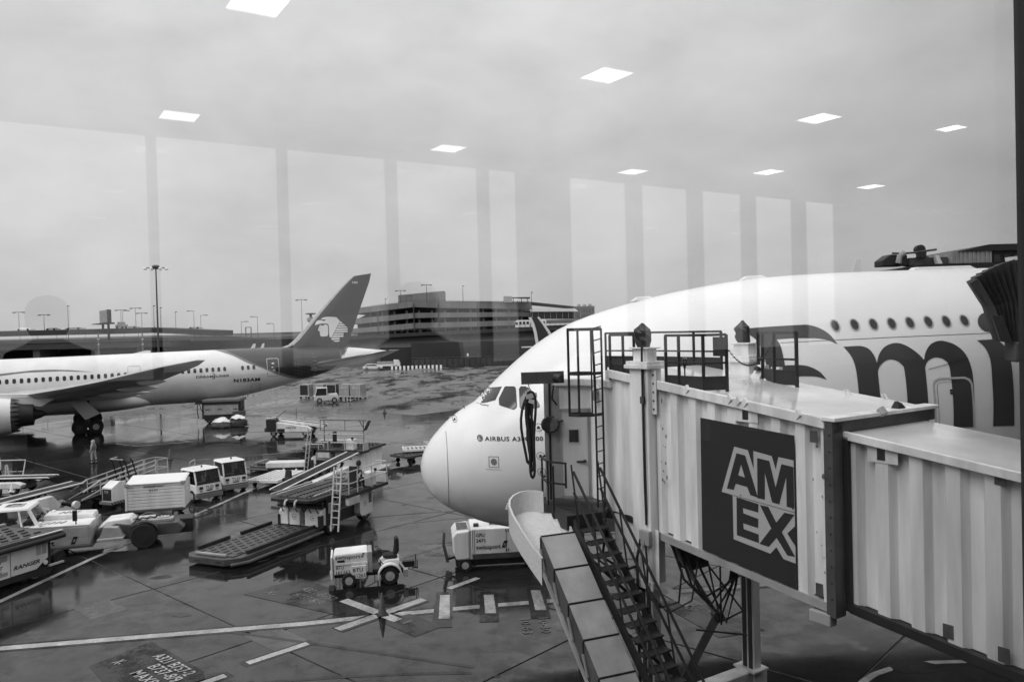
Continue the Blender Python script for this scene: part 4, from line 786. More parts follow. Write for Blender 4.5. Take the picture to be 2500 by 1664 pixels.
# wings and tailplanes as lofted sections (y, leading x, chord, z, thickness)
def aero(name, secs, m, par, sgn):
    prof_ = [(0, 0), (.06, .42), (.2, .5), (.45, .42), (.75, .2), (1, .02), (1, -.02), (.75, -.2), (.45, -.42), (.2, -.5), (.06, -.38)]; vs = []
    for y, x, c, z, t in secs: vs += [(x + c * a, sgn * y, z + t * b) for a, b in prof_]
    n = len(prof_); k = len(secs); return MB().add(vs, [(i * n + j, i * n + (j + 1) % n, (i + 1) * n + (j + 1) % n, (i + 1) * n + j) for i in range(k - 1) for j in range(n)] + [tuple(range(n)), tuple(range((k - 1) * n, k * n))]).build(name, m, par, True)
for s in (-1, 1):
    w_ = aero('wing', [(1.5, 18.6, 14.6, 3.3, 1.5), (2.9, 19.5, 13.6, 3.6, 1.5), (6, 21.7, 11.8, 4.0, 1.2), (9.8, 24.4, 9.4, 4.4, .95), (15, 27.4, 7.0, 5.05, .7), (20, 30.2, 5.2, 5.75, .52), (25, 33.0, 3.6, 6.6, .36), (27.5, 34.6, 2.6, 7.05, .25), (30, 36.7, .7, 7.5, .08)], M_BELLY, TA, s)
    for y, x, l, z in ((6.0, 29.8, 5.2, 3.55), (11.5, 31.2, 4.4, 4.15), (16.6, 32.6, 3.4, 4.85), (21.0, 34.0, 2.3, 5.6)):
        MB().lathe([(.02, 0), (.22, l * .15), (.3, l * .4), (.24, l * .7), (.03, l)], c=(x - 1, s * y, z), ax='x', n=10).build('flap_fairing', M_W787, w_, True)
    e_ = MB().lathe([(1.55, 17.9), (1.72, 18.1), (1.82, 19), (1.82, 20.5), (1.72, 22), (1.56, 23.3)], c=(0, s * 9.8, 2.62), ax='x', n=36).build('engine', M_W787, TA, True)
    ch_ = MB(); n = 22
    for k in range(n):
        a0, a1, am = [2 * math.pi * (k + q) / n for q in (0, 1, .5)]; P = lambda a, x, r: (x, s * 9.8 + r * math.cos(a), 2.62 + r * math.sin(a))
        ch_.add([P(a0, 23.28, 1.57), P(a1, 23.28, 1.57), P(am, 24.0, 1.47), P(a0, 23.2, 1.4), P(a1, 23.2, 1.4)], [(0, 1, 2), (0, 2, 3), (1, 4, 2), (3, 2, 4)])
    ch_.build('chevron_nozzle', M_MID, e_)
    MB().lathe([(1.3, 23.1), (1.05, 24.1), (.98, 25.0), (.5, 25.1), (.34, 25.6), (.05, 26.1)], c=(0, s * 9.8, 2.62), ax='x', n=24).build('core_nozzle', M_DK, e_, True)
    MB().xz([(19.5, 4.3), (26.6, 4.05), (27.5, 4.3), (25, 4.5), (20.5, 4.75), (19.3, 4.5)], s * 9.8 - .25, s * 9.8 + .25).build('pylon', M_W787, e_, bev=.05)
    MB().xz([(19.5, 4.35), (25.6, 3.3), (27.3, 4.28), (20, 4.55)], s * 9.8 - .22, s * 9.8 + .22).build('pylon_fairing', M_W787, e_)
    st_ = aero('tailplane', [(.3, 51.2, 7.2, 5.5, .6), (1.2, 52.3, 6.2, 5.62, .55), (5.5, 56.1, 3.9, 6.45, .34), (9.0, 58.4, 1.9, 7.12, .18), (9.9, 59.3, 1.0, 7.26, .06)], M_W787, TA, s)
    le_ = aero('leading_edge', [(1.3, 52.35, .34, 5.62, .36), (5.5, 56.06, .26, 6.45, .26), (9.7, 59.05, .16, 7.22, .12)], M_MID, st_, s)
    MB().lathe([(.05, 51.2), (.2, 51.3), (.3, 51.7), (.33, 53.2), (.2, 53.6)], c=(0, s * 1.35, 5.5), ax='x', n=14).build('root_fairing', M_WHITE, st_, True)
    gr = MB().cyl((29.3, s * 4.85, .7), (29.3, s * 4.3, 3.2), .22, 12).bar((28.5, s * 4.85, .72), (30.05, s * 4.85, .72), .28).build('main_gear', M_DK, TA)
    for gx in (28.55, 30.02):
        for k in (-1, 1): 
            q = wheel(gr, gx, s * 4.85 + k * .62, .68, .5, True, .42, M_DK)
    MB().cyl((30.02, s * 5.75, .68), (30.02, s * 5.72, .68), .3, 18).build('hub_cap', M_RIM, gr) if s < 0 else None
    MB().hexa([(27.9, s * 5.35, 3.05), (29.15, s * 5.35, 3.35), (30.4, s * 5.6, 1.97), (29.1, s * 5.6, 1.42)], [(27.9, s * 5.42, 3.05), (29.15, s * 5.42, 3.35), (30.4, s * 5.67, 1.97), (29.1, s * 5.67, 1.42)]).build('gear_door', M_W787, TA)
MB().cyl((6, 0, .4), (5.9, 0, 2.3), .13, 10).build('nose_gear', M_RIM, TA)
MB().lathe([(.03, 0), (.16, .2), (.2, .8)], c=(62.1, 0, 6.8), ax='x', n=10).build('tail_cone', M_MID, TA, True)
# ================================================================ jet bridge (written in world coordinates: s outward along the bridge, t across, z up)
JB = thing('jet_bridge', 'white corrugated passenger boarding bridge with dark sign panel, stairs and baggage slide', 'jet bridge', B(12.2, 11, 0), world=True)
zt = lambda s: 7.72 + .115 * (s - 7.96)          # roof edge
zb = lambda s: 4.80 + .092 * (s - 8.11)          # floor edge
def corr(name, s0, s1, t, per, dep, ztf, zbf, m, par, phase=0., thick=.05):
    """trapezoid-corrugated side wall"""
    pts = []; s = s0 - phase
    while s < s1:
        for a, d in ((0, 0), (.38, 0), (.52, dep), (.86, dep)):
            q = s + a * per
            if s0 <= q <= s1: pts.append((q, d))
        s += per
    pts = [(s0, 0)] + pts + [(s1, 0)]; vs = []
    for q, d in pts: vs += [B(q, t + d, zbf(q)), B(q, t + d, ztf(q)), B(q, t + dep + thick, ztf(q)), B(q, t + dep + thick, zbf(q))]
    n = len(pts); fs = [(i * 4 + k, i * 4 + 4 + k, i * 4 + 4 + (k + 1) % 4, i * 4 + (k + 1) % 4) for i in range(n - 1) for k in range(4)]
    return MB().add(vs, fs + [(0, 1, 2, 3), tuple(range(4 * n - 4, 4 * n))]).build(name, m, par)
def beamS(name, s0, s1, t0, t1, za0, za1, zb0, zb1, m, par, bev=0.):   # a bar along s with its own slope
    return MB().hexa([B(s0, t0, za0), B(s1, t0, zb0), B(s1, t1, zb0), B(s0, t1, za0)], [B(s0, t0, za1), B(s1, t0, zb1), B(s1, t1, zb1), B(s0, t1, za1)]).build(name, m, par, bev=bev)
corr('outer_wall', 7.98, 11.86, 11.0, .485, .105, lambda s: zt(s) - .1, zb, M_BR, JB, .1)
corr('outer_wall', 12.52, 13.42, 11.0, .42, .05, lambda s: zt(s) - .12, lambda s: 5.3, M_BR, JB, .0)
corr('inner_wall', 2.0, 7.95, 11.28, .54, .12, lambda s: zt(s) - .26, lambda s: zb(s) + .02, M_BR2, JB, .3)
# far walls, roofs, floors
beamS('far_wall', 7.98, 14.6, 13.72, 13.8, zb(7.98), zt(7.98) - .1, zb(13), zt(13), M_BR, JB); beamS('far_wall', 2, 7.9, 13.45, 13.52, zb(2), zt(2) - .26, zb(7.9), zt(7.9) - .26, M_BR2, JB)
beamS('roof', 7.92, 13.3, 10.95, 13.86, zt(7.92) - .1, zt(7.92) + .0, zt(13.3) - .1, zt(13.3) + 0, M_BRROOF, JB, .015)
beamS('roof', 2.0, 7.88, 11.22, 13.58, zt(2) - .26, zt(2) - .2, zt(7.88) - .26, zt(7.88) - .2, M_BRROOF, JB, .015)
beamS('roof_edge', 7.93, 13.3, 10.93, 11.03, zt(7.93) - .14, zt(7.93) + .03, zt(13.3) - .14, zt(13.3) + .03, M_BR, JB, .01)
beamS('roof_edge', 2.0, 7.86, 11.2, 11.27, zt(2) - .3, zt(2) - .17, zt(7.86) - .3, zt(7.86) - .17, M_BR, JB, .01)
beamS('floor', 8.0, 13.3, 11.1, 13.7, zb(8) - .1, zb(8) + .02, zb(13.3) - .1, zb(13.3) + .02, M_DK, JB); beamS('floor', 2, 7.9, 11.35, 13.45, zb(2) - .12, zb(2), zb(7.9) - .12, zb(7.9), M_DK, JB)
beamS('floor_beam', 7.98, 11.8, 10.97, 11.08, zb(7.98) - .14, zb(7.98) - .002, zb(11.8) - .14, zb(11.8) - .002, M_VEH2, JB); beamS('floor_beam', 2, 7.9, 11.2, 11.33, zb(2) - .1, zb(2) + .03, zb(7.9) - .1, zb(7.9) + .03, M_DK, JB)
beamS('floor_beam', 2, 7.9, 11.42, 11.7, zb(2) - .22, zb(2) - .13, zb(7.9) - .22, zb(7.9) - .13, M_DK, JB); beamS('cable_tray', 8.1, 11.8, 11.3, 11.6, zb(8.1) - .28, zb(8.1) - .11, zb(11.8) - .28, zb(11.8) - .11, M_DK, JB)
# portal frame where the two tunnels meet
for s0, s1, m, g in ((7.80, 7.97, M_DK, 0),):
    fr = MB()
    fr.hexa([B(s0, 10.93, zb(8) - .2), B(s1, 10.93, zb(8) - .2), B(s1, 11.2, zb(8) - .2), B(s0, 11.2, zb(8) - .2)], [B(s0, 10.93, zt(8) + .0), B(s1, 10.93, zt(8)), B(s1, 11.2, zt(8)), B(s0, 11.2, zt(8))])
    fr.hexa([B(s0, 10.95, zt(8) - .22), B(s1, 10.95, zt(8) - .22), B(s1, 13.84, zt(8) - .22), B(s0, 13.84, zt(8) - .22)], [B(s0, 10.95, zt(8) - .02), B(s1, 10.95, zt(8) - .02), B(s1, 13.84, zt(8) - .02), B(s0, 13.84, zt(8) - .02)])
    fo = fr.build('portal_frame', M_MID, JB, bev=.012)
    for k in range(11): z = zb(8) + .1 + k * .26; MB().cyl(B(7.86, 10.932, z), B(7.86, 10.915, z), .014, 6).build('bolt', M_DK, fo)
    MB().hexa([B(7.74, 10.91, zt(8) - .02), B(7.99, 10.91, zt(8) - .02), B(7.99, 13.86, zt(8) - .02), B(7.74, 13.86, zt(8) - .02)], [B(7.74, 10.91, zt(8) + .04), B(7.99, 10.91, zt(8) + .05), B(7.99, 13.86, zt(8) + .05), B(7.74, 13.86, zt(8) + .04)]).build('lip', M_BR, fo, bev=.01)
    MB().cyl(B(7.8, 12.2, zt(8) + .09), B(7.72, 12.2, zt(8) + .0), .07, 12).build('lamp', M_VEH2, fo)
    MB().hexa([B(7.8, 12.75, zt(8) + .05), B(7.95, 12.75, zt(8) + .05), B(7.95, 12.95, zt(8) + .05), B(7.8, 12.95, zt(8) + .05)], [B(7.84, 12.78, zt(8) + .17), B(7.9, 12.78, zt(8) + .17), B(7.9, 12.9, zt(8) + .13), B(7.84, 12.9, zt(8) + .13)]).build('bracket', M_DK, fo)
    MB().hexa([B(7.9, 10.92, zb(8) - .36), B(8.3, 10.92, zb(8) - .36), B(8.3, 11.1, zb(8) - .36), B(7.9, 11.1, zb(8) - .36)], [B(7.9, 10.92, zb(8) - .16), B(8.3, 10.92, zb(8) - .16), B(8.3, 11.1, zb(8) - .16), B(7.9, 11.1, zb(8) - .16)]).build('roller_box', M_VEH2, fo, bev=.02)
beamS('seal_strip', 7.72, 7.95, 11.2, 11.27, zb(8), zt(8) - .28, zb(8), zt(8) - .28, M_RUB, JB)
# small plates on the walls
def plate(name, s, z, w, hh, m, t=10.985, par=None, th=.012):
    return MB().hexa([B(s - w / 2, t, z - hh / 2), B(s + w / 2, t, z - hh / 2), B(s + w / 2, t + th, z - hh / 2), B(s - w / 2, t + th, z - hh / 2)], [B(s - w / 2, t, z + hh / 2), B(s + w / 2, t, z + hh / 2), B(s + w / 2, t + th, z + hh / 2), B(s - w / 2, t + th, z + hh / 2)]).build(name, m, par or JB)
plate('dark_hatch', 8.19, zt(8.2) - .32, .14, .19, M_MID); plate('dark_hatch', 8.14, zb(8.15) + .16, .13, .2, M_MID)
for s, z in ((5.48, 7.12), (5.47, 4.72), (6.22, 4.81)): plate('dark_hatch', s, z, .15, .2, M_MID, 11.268)
for s, t, z in ((9.56, 10.985, 7.72), (7.18, 11.268, 7.27)):
    p = plate('access_cover', s, z, .5, .34, M_BR if t < 11 else M_BR2, t); plate('open_slot', s + .02, z + .02, .13, .3, M_DK, t - .006, p)
# sign
sg = MB().add([B(s, 10.968, z) for s, z in ((10.64, 7.54), (10.66, 5.06), (8.56, 4.86), (8.56, 7.41))] + [B(s, 10.99, z) for s, z in ((10.64, 7.54), (10.66, 5.06), (8.56, 4.86), (8.56, 7.41))], [(0, 1, 2, 3), (7, 6, 5, 4), (0, 4, 5, 1), (1, 5, 6, 2), (2, 6, 7, 3), (3, 7, 4, 0)]).build('sign_panel', M_PANEL, JB)
sf = lambda d: (lambda a, b: B(a, 10.966 - d, b))
decal('letter_outline', fill2d([[(9.83, 7.09), (9.52, 7.06), (9.4, 6.74), (9.4, 7.06), (9.01, 7.02), (8.93, 6.8), (8.87, 7.02), (8.565, 7.0), (8.565, 5.29), (8.81, 5.31), (8.95, 5.48), (9.08, 5.34), (9.89, 5.42), (9.89, 6.2), (10.15, 6.23)]]), sf(.002), M_SIGNW, sg)
for nm, lp in (('letter', [[(9.78, 6.98), (9.58, 6.96), (9.32, 6.26), (9.49, 6.28), (9.55, 6.41), (9.81, 6.43), (9.86, 6.31), (10.02, 6.31)], [(9.68, 6.79), (9.6, 6.57), (9.75, 6.59)]]), ('letter', [[(9.32, 6.95), (9.06, 6.93), (8.94, 6.5), (8.81, 6.91), (8.57, 6.89), (8.57, 6.2), (8.72, 6.21), (8.72, 6.7), (8.87, 6.22), (9.02, 6.23), (9.16, 6.71), (9.17, 6.25), (9.33, 6.25)]]),
        ('letter', [[(9.8, 6.19), (9.31, 6.15), (9.32, 6.0), (9.66, 6.02), (9.65, 5.93), (9.32, 5.89), (9.33, 5.73), (9.66, 5.75), (9.65, 5.65), (9.32, 5.62), (9.32, 5.47), (9.81, 5.51)]]), ('letter', [[(9.28, 6.14), (9.1, 6.14), (8.94, 5.9), (8.77, 6.1), (8.57, 6.1), (8.83, 5.76), (8.57, 5.4), (8.73, 5.39), (8.94, 5.64), (9.11, 5.45), (9.31, 5.46), (9.05, 5.78)]]), ('letter_gap', [[(8.72, 5.76), (8.565, 5.91), (8.565, 5.58)]])):
    decal(nm, fill2d(lp), sf(.005), M_PANEL, sg)
MB().add([B(s, 10.9595, z) for s, z in ((10.15, 6.232), (8.565, 6.142), (8.565, 6.134), (10.15, 6.224))], [(0, 1, 2, 3)]).build('panel_joint', M_DK, sg)
for s, z in ((9.7, 6.24), (9.7, 6.18), (8.6, 6.19), (8.6, 6.09)): MB().cyl(B(s, 10.966, z), B(s, 10.954, z), .011, 6).build('bolt', M_DK, sg)
rs = random.Random(5); M_RUST = mat('rust_stain', .16, .7, var=.5, scale=30)
for k in range(26):     # chipped paint and rust by the wall ends
    s, z = (11.62 + rs.uniform(-.06, .12), rs.uniform(5.3, 7.9)) if k < 16 else (8.05 + rs.uniform(-.03, .2), rs.uniform(5, 7.5)); r_ = rs.uniform(.008, .03)
    MB().add([B(s + r_ * math.cos(a) * rs.uniform(.5, 1), 10.987, z + r_ * 1.8 * math.sin(a) * rs.uniform(.5, 1.2)) for a in [i * .785 for i in range(8)]], [tuple(range(8))]).build('rust_spot', M_RUST, JB)
# lift columns with bagged heads
def column(t, name, zfoot, near):
    c = MB().hexa([B(11.88, t - .18, zfoot + 1.2), B(12.42, t - .18, zfoot + 1.2), B(12.42, t + .2, zfoot + 1.2), B(11.88, t + .2, zfoot + 1.2)], [B(11.88, t - .18, 8.42), B(12.42, t - .18, 8.42), B(12.42, t + .2, 8.42), B(11.88, t + .2, 8.42)]).build(name, M_BR, JB, bev=.02)
    for z0, z1, e in ((8.421, 8.5, .08), (8.501, 8.57, .05), (8.571, 8.82, -.06), (8.821, 8.85, .0)): MB().hexa([B(11.88 - e, t - .18 - e, z0), B(12.42 + e, t - .18 - e, z0), B(12.42 + e, t + .2 + e, z0), B(11.88 - e, t + .2 + e, z0)], [B(11.88 - e, t - .18 - e, z1), B(12.42 + e, t - .18 - e, z1), B(12.42 + e, t + .2 + e, z1), B(11.88 - e, t + .2 + e, z1)]).build('head_plate', M_BR, c, bev=.01)
    bag = []; rr = random.Random(int(t * 10))
    for z, r in ((8.84, .13), (8.9, .16), (8.98, .175), (9.06, .18), (9.14, .185), (9.2, .17), (9.26, .1), (9.33, .02)):
        for k in range(12): a = k * math.pi / 6; q = r * (1 + rr.uniform(-.13, .13)) * (1.15 if math.cos(a) > 0 else .92); bag.append(B(12.15 + q * math.cos(a) + (z - 8.84) * .08, t + q * .8 * math.sin(a), z + rr.uniform(-.02, .02)))
    MB().add(bag, [(i * 12 + k, i * 12 + (k + 1) % 12, (i + 1) * 12 + (k + 1) % 12, (i + 1) * 12 + k) for i in range(7) for k in range(12)] + [tuple(range(84, 96))]).build('covered_motor', M_BAG, c)
    p = MB().hexa([B(11.97, t - .1, .9), B(12.33, t - .1, .9), B(12.33, t + .12, .9), B(11.97, t + .12, .9)], [B(11.97, t - .1, zfoot + 1.3), B(12.33, t - .1, zfoot + 1.3), B(12.33, t + .12, zfoot + 1.3), B(11.97, t + .12, zfoot + 1.3)]).build('inner_post', M_BR, JB, bev=.015)
    for s in (12.02, 12.18): MB().hexa([B(s, t - .118, 1.4), B(s + .1, t - .118, 1.4), B(s + .1, t - .101, 1.4), B(s, t - .101, 1.4)], [B(s, t - .118, zfoot + 1.2), B(s + .1, t - .118, zfoot + 1.2), B(s + .1, t - .101, zfoot + 1.2), B(s, t - .101, zfoot + 1.2)]).build('guide_slot', M_DK, p)
    MB().hexa([B(11.86, t - .24, 1.56), B(12.46, t - .24, 1.56), B(12.46, t + .24, 1.56), B(11.86, t + .24, 1.56)], [B(11.86, t - .24, 1.6), B(12.46, t - .24, 1.6), B(12.46, t + .24, 1.6), B(11.86, t + .24, 1.6)]).build('base_plate', M_BR, p)
    return c
cn = column(10.98, 'lift_column', 2.9, True); cf = column(13.95, 'lift_column', 3.2, False)
tub = MB().tube([B(12.0, 10.78, 9.0), B(12.0, 10.77, 8.5), B(12.0, 10.77, 6.2), B(11.98, 10.77, 5.3)], .022, 6).build('conduit', M_DK, cn)
MB().tube([B(11.96, 10.77, 8.5), B(11.92, 10.76, 7.9), B(11.97, 10.76, 7.6), B(11.94, 10.76, 6.0), B(11.97, 10.77, 5.4)], .01, 5).build('wire', M_DK, cn)
plate('junction_box', 12.0, 7.8, .1, .14, M_MID, 10.74, cn, .05); plate('junction_box', 11.98, 5.05, .28, .28, M_VEH2, 10.7, cn, .1)
fl_ = plate('flange', 11.82, 7.95, .14, .86, M_BR, 10.9, cn, .02)
for k in range(5): MB().cyl(B(11.82, 10.9, 7.62 + k * .17), B(11.82, 10.885, 7.62 + k * .17), .02, 8).build('bolt', M_DK, fl_)
plate('lower_flange', 11.85, 4.6, .14, 1.2, M_BR, 10.9, cn, .02); plate('clamp', 12.15, 4.08, .66, .16, M_BR, 10.76, cn, .04)
for pts, r in (([B(12.1, 10.72, 5.0), B(12.2, 10.7, 4.6), B(12.2, 10.7, 3.6), B(12.2, 10.7, 1.6)], .03), ([B(11.97, 10.72, 5.0), B(11.9, 10.7, 4.5), B(11.92, 10.7, 3.9), B(11.7, 10.85, 3.7), B(11.4, 11.05, 3.85), B(11.35, 11.1, 4.5)], .022), ([B(11.9, 10.7, 4.0), B(11.55, 10.9, 3.62), B(11.2, 11.2, 3.9), B(11.1, 11.3, 4.7)], .02), ([B(12.9, 10.5, 5.1), B(12.95, 10.4, 4.5), B(12.6, 10.7, 4.25), B(12.3, 10.8, 4.4)], .03)): MB().tube(pts, r, 6).build('cable', M_RUB, cn)
# wheel bogie cross beam
MB().hexa([B(12.0, 10.7, 1.15), B(12.38, 10.7, 1.15), B(12.38, 14.3, 1.15), B(12.0, 14.3, 1.15)], [B(12.0, 10.7, 1.555), B(12.38, 10.7, 1.555), B(12.38, 14.3, 1.555), B(12.0, 14.3, 1.555)]).build('cross_beam', M_BR, JB, bev=.02)
for t in (11.5, 12.3, 12.9, 13.5):
    w_ = MB().lathe([(.3, -.18), (.52, -.18), (.56, -.1), (.56, .1), (.52, .18), (.3, .18)], ax='y', n=22).build('bogie_wheel', M_RUB, JB, True); w_.matrix_parent_inverse = JB.matrix_basis.inverted(); w_.location = B(12.2, t, .56); w_.rotation_euler = (0, 0, math.atan2(N_.y, N_.x))
# cable arm under the floor
MB().bar(B(11.8, 11.3, 4.85), B(11.3, 12.0, 3.4), .16, .1).build('hose_arm', M_VEH2, JB); MB().bar(B(11.3, 12.0, 3.4), B(11.95, 11.2, 1.4), .06, .16).build('hose_arm', M_MID, JB); MB().bar(B(11.36, 12.1, 3.4), B(12.0, 11.3, 1.4), .07, .1).build('hose_arm', M_DK, JB)
MB().lathe([(.02, -.14), (.1, -.12), (.1, .12), (.02, .14)], c=B(11.3, 12.0, 3.4), ax='y', n=12).build('arm_joint', M_DK, JB)
# drive gear and hoses slung below the floor
ug = MB()
for a, b_ in (((11.75, 11.3, 4.9), (11.2, 11.6, 3.9)), ((11.6, 11.6, 4.9), (10.8, 12.2, 3.6)), ((11.5, 11.9, 4.8), (10.6, 12.3, 4.5)), ((11.2, 11.6, 3.9), (10.6, 12.3, 4.5)), ((11.75, 12.1, 4.9), (11.4, 12.2, 3.2)), ((11.4, 12.2, 3.2), (10.8, 12.2, 3.6)), ((11.1, 11.9, 4.8), (11.1, 11.9, 3.3)), ((11.4, 11.5, 3.2), (10.8, 12.3, 3.1))): ug.bar(B(*a), B(*b_), .03)
ug.build('hose_cradle', M_DK, JB)
for k in range(4): MB().tube([B(11.7 - k * .07, 11.2 + k * .09, 4.85), B(11.55 - k * .09, 11.35 + k * .11, 4.2 - .1 * (k % 3)), B(11.2 - k * .05, 11.7 + k * .1, 3.7 - .12 * k), B(10.95, 12.0 + k * .06, 4.2 - .1 * (k % 2)), B(10.9, 12.1 + k * .05, 4.8)], .026, 6).build('hose', M_RUB, JB)
MB().hexa([B(11.5, 11.5, 4.35), B(11.85, 11.5, 4.35), B(11.85, 12.0, 4.35), B(11.5, 12.0, 4.35)], [B(11.5, 11.5, 4.95), B(11.85, 11.5, 4.95), B(11.85, 12.0, 4.95), B(11.5, 12.0, 4.95)]).build('drive_box', M_DK, JB, bev=.02)
# roof railings
def rail(name, pts, zl, ztop, kick=.22, post=.06, mids=(.5,), par=JB, closed=False):
    mb = MB()
    for (s, t) in pts: mb.bar(B(s, t, zl - .06), B(s, t, ztop), post)
    for (a, b), (c, d) in zip(pts[:-1], pts[1:]):
        mb.bar(B(a, b, ztop), B(c, d, ztop), post * .9)
        for m in mids: mb.bar(B(a, b, zl + (ztop - zl) * m), B(c, d, zl + (ztop - zl) * m), post * .7)
    o = mb.build(name, M_DKRAIL, par)
    if kick:
        for (a, b), (c, d) in zip(pts[:-1], pts[1:]): MB().bar(B(a, b, zl + kick / 2 + .02), B(c, d, zl + kick / 2 + .02), .02, kick).build('kick_plate', M_DKRAIL, o)
    return o
rail('railing', [(10.45, 11.5), (10.66, 11.1), (11.3, 11.1), (11.66, 11.1)], 8.02, 9.08, .26, .055); rail('railing', [(12.6, 11.1), (12.95, 11.1), (13.32, 11.05)], 8.15, 9.1, .3, .055)
rail('railing', [(16.2, 13.3), (15.0, 13.6), (13.45, 13.7), (12.6, 13.7)], 8.2, 9.11, .3, .055); rail('railing', [(11.6, 13.75), (11.28, 13.5), (10.82, 13.3), (10.27, 13.3)], 8.0, 9.07, .3, .06)
plate('notice_board', 10.45, 8.86, .3, .36, M_DKRAIL, 11.3)
ch = MB(); cp0, cp1 = B(10.45, 11.5, 8.85), B(10.82, 13.28, 8.9)
for k in range(40):
    u = k / 39; p = cp0.lerp(cp1, u); p.z -= .42 * (1 - (2 * u - 1) ** 2); a = k % 2 * 1.57; d = (cp1 - cp0).normalized()
    ch.lathe([(.006, -.004), (.018, -.004), (.018, .004), (.006, .004)], c=p, ax='yx'[k % 2], n=8)
ch.build('chain', M_DKRAIL, JB, kind='stuff')
# roof fittings: beacon pair, lifting eyes, column brackets
bc = MB().cyl(B(11.75, 11.7, 8.1), B(11.75, 11.7, 8.42), .015, 6).bar(B(11.65, 11.6, 8.43), B(11.85, 11.8, 8.43), .05).build('beacon', M_DK, JB)
for k in (-.08, .08): MB().lathe([(.05, 0), (.055, .06), (.05, .13), (.02, .16)], c=B(11.75 + k, 11.7 + k, 8.46), n=10).build('lens', M_GLASSD, bc)
for s, t in ((10.9, 12.5), (9.3, 13.5), (8.7, 13.75)): MB().tube([B(s, t, zt(s) - .02), B(s + .04, t - .02, zt(s) + .1), B(s, t + .02, zt(s) + .09), B(s - .07, t + .04, zt(s) - .02)], .018, 6).build('lifting_eye', M_BR, JB)
for s in (11.3, 10.95): b_ = MB().hexa([B(s, 13.4, zt(s)), B(s + .25, 13.4, zt(s)), B(s + .25, 13.75, zt(s)), B(s, 13.75, zt(s))], [B(s + .02, 13.65, zt(s) + .28), B(s + .23, 13.65, zt(s) + .28), B(s + .23, 13.75, zt(s) + .28), B(s + .02, 13.75, zt(s) + .28)]).build('bracket', M_BR, JB); MB().lathe([(.02, 0), (.08, .02), (.06, .08), (.02, .1)], c=B(s + .12, 13.5, zt(s) + .16), n=10).build('bolt', M_DK, b_)
for s in (8.5, 9.6, 9.75, 9.95, 11.0): MB().bar(B(s, 10.96, zt(s) - .06), B(s - .1, 10.93, zt(s) + .03), .05, .12).build('gusset', M_BR, JB)
# cab
cz0, cz1 = 5.42, 8.12
P = [(14.75, 10.35), (14.6, 10.6), (14.2, 11.16), (13.9, 11.35), (13.45, 11.06), (13.38, 11.02)]
def facet(name, a, b, z0, z1, m, par=JB, off=0., th=.06):
    a, b = Vector(B(*a, 0)), Vector(B(*b, 0)); d = (b - a).normalized(); n = Vector((d.y, -d.x, 0)) * -1
    if n.dot(Vector((0, -1, 0))) < 0: n = -n
    q = [a + n * off, b + n * off, b + n * (off - th), a + n * (off - th)]
    return MB().hexa([(p.x, p.y, z0) for p in q], [(p.x, p.y, z1) for p in q]).build(name, m, par)
def lerp2(a, b, u): return (a[0] + (b[0] - a[0]) * u, a[1] + (b[1] - a[1]) * u)
facet('cab_wall', (15.6, 11.0), P[0], cz0 - .2, 8.05, M_VEH2); facet('cab_wall', P[0], P[1], cz0 - .2, 8.05, M_VEH2)
facet('cab_wall', P[1], P[2], 7.42, cz1 - .15, M_BR); facet('cab_wall', P[2], P[4], cz0, cz1 - .15, M_BR); facet('cab_wall', P[1], P[2], cz0, 7.42, M_BR, JB, -.01)
dr_ = facet('door', lerp2(P[1], P[2], .06), lerp2(P[1], P[2], .9), cz0 + .06, 7.4, mat('door_paint', .56, .4, var=.12, scale=2, streak=True), JB, .03, .035)
for u0, u1, z0, z1, nm in ((0, .05, cz0, 7.44, 'door_jamb'), (.91, .95, cz0, 7.44, 'door_jamb'), (-.02, 1, 7.4, 7.46, 'lintel'), (0, 1, cz0 - .01, cz0 + .05, 'threshold')): facet(nm, lerp2(P[1], P[2], u0), lerp2(P[1], P[2], u1), z0, z1, M_VEH2, dr_, .045, .05)
wf_ = facet('window_frame', lerp2(P[1], P[2], .25), lerp2(P[1], P[2], .64), 6.66, 7.02, M_RAIL, dr_, .04, .02); facet('window', lerp2(P[1], P[2], .29), lerp2(P[1], P[2], .6), 6.7, 6.98, M_GLASSD, dr_, .048, .02)
hp = Vector(B(*lerp2(P[1], P[2], .82), 6.27)); hn = Vector((-.45, -.89, 0)); MB().cyl(hp + hn * .03, hp + hn * .12, .03, 10).bar(hp + hn * .1, hp + hn * .1 + Vector((-.16, .08, -.02)), .035).build('handle', M_DK, dr_)
cab_roof = [(15.6, 11.1), (14.78, 10.4), (14.62, 10.52), (14.42, 10.72), (14.2, 11.0), (13.9, 11.2), (13.5, 10.96), (13.25, 10.93), (13.25, 13.85), (16.2, 13.85)]
MB().hexa([B(s, t, cz1 - .16) for s, t in cab_roof], [B(s, t, cz1 + .02) for s, t in cab_roof]).build('cab_roof', M_BRROOF, JB, bev=.03)
MB().hexa([B(13.3, 11.1, cz0 - .3), B(15.2, 10.2, cz0 - .3), B(15.6, 13.6, cz0 - .3), B(13.3, 13.7, cz0 - .3)], [B(13.3, 11.1, cz0 + .02), B(15.2, 10.2, cz0 + .02), B(15.6, 13.6, cz0 + .02), B(13.3, 13.7, cz0 + .02)]).build('cab_floor', M_MID, JB)
facet('cab_skirt', (13.3, 11.05), (12.6, 11.2), 4.5, 5.25, M_BR); facet('cab_skirt', (12.95, 11.4), (12.4, 11.6), 3.9, 5.1, M_VEH2)
MB().bar(B(14.72, 9.66, 8.19), B(14.2, 10.45, 8.2), .12, .26).build('hoist_beam', M_MID, JB); MB().cyl(B(14.28, 10.27, 8.2), B(14.14, 10.32, 8.17), .1, 12).build('beam_end', M_DK, JB)
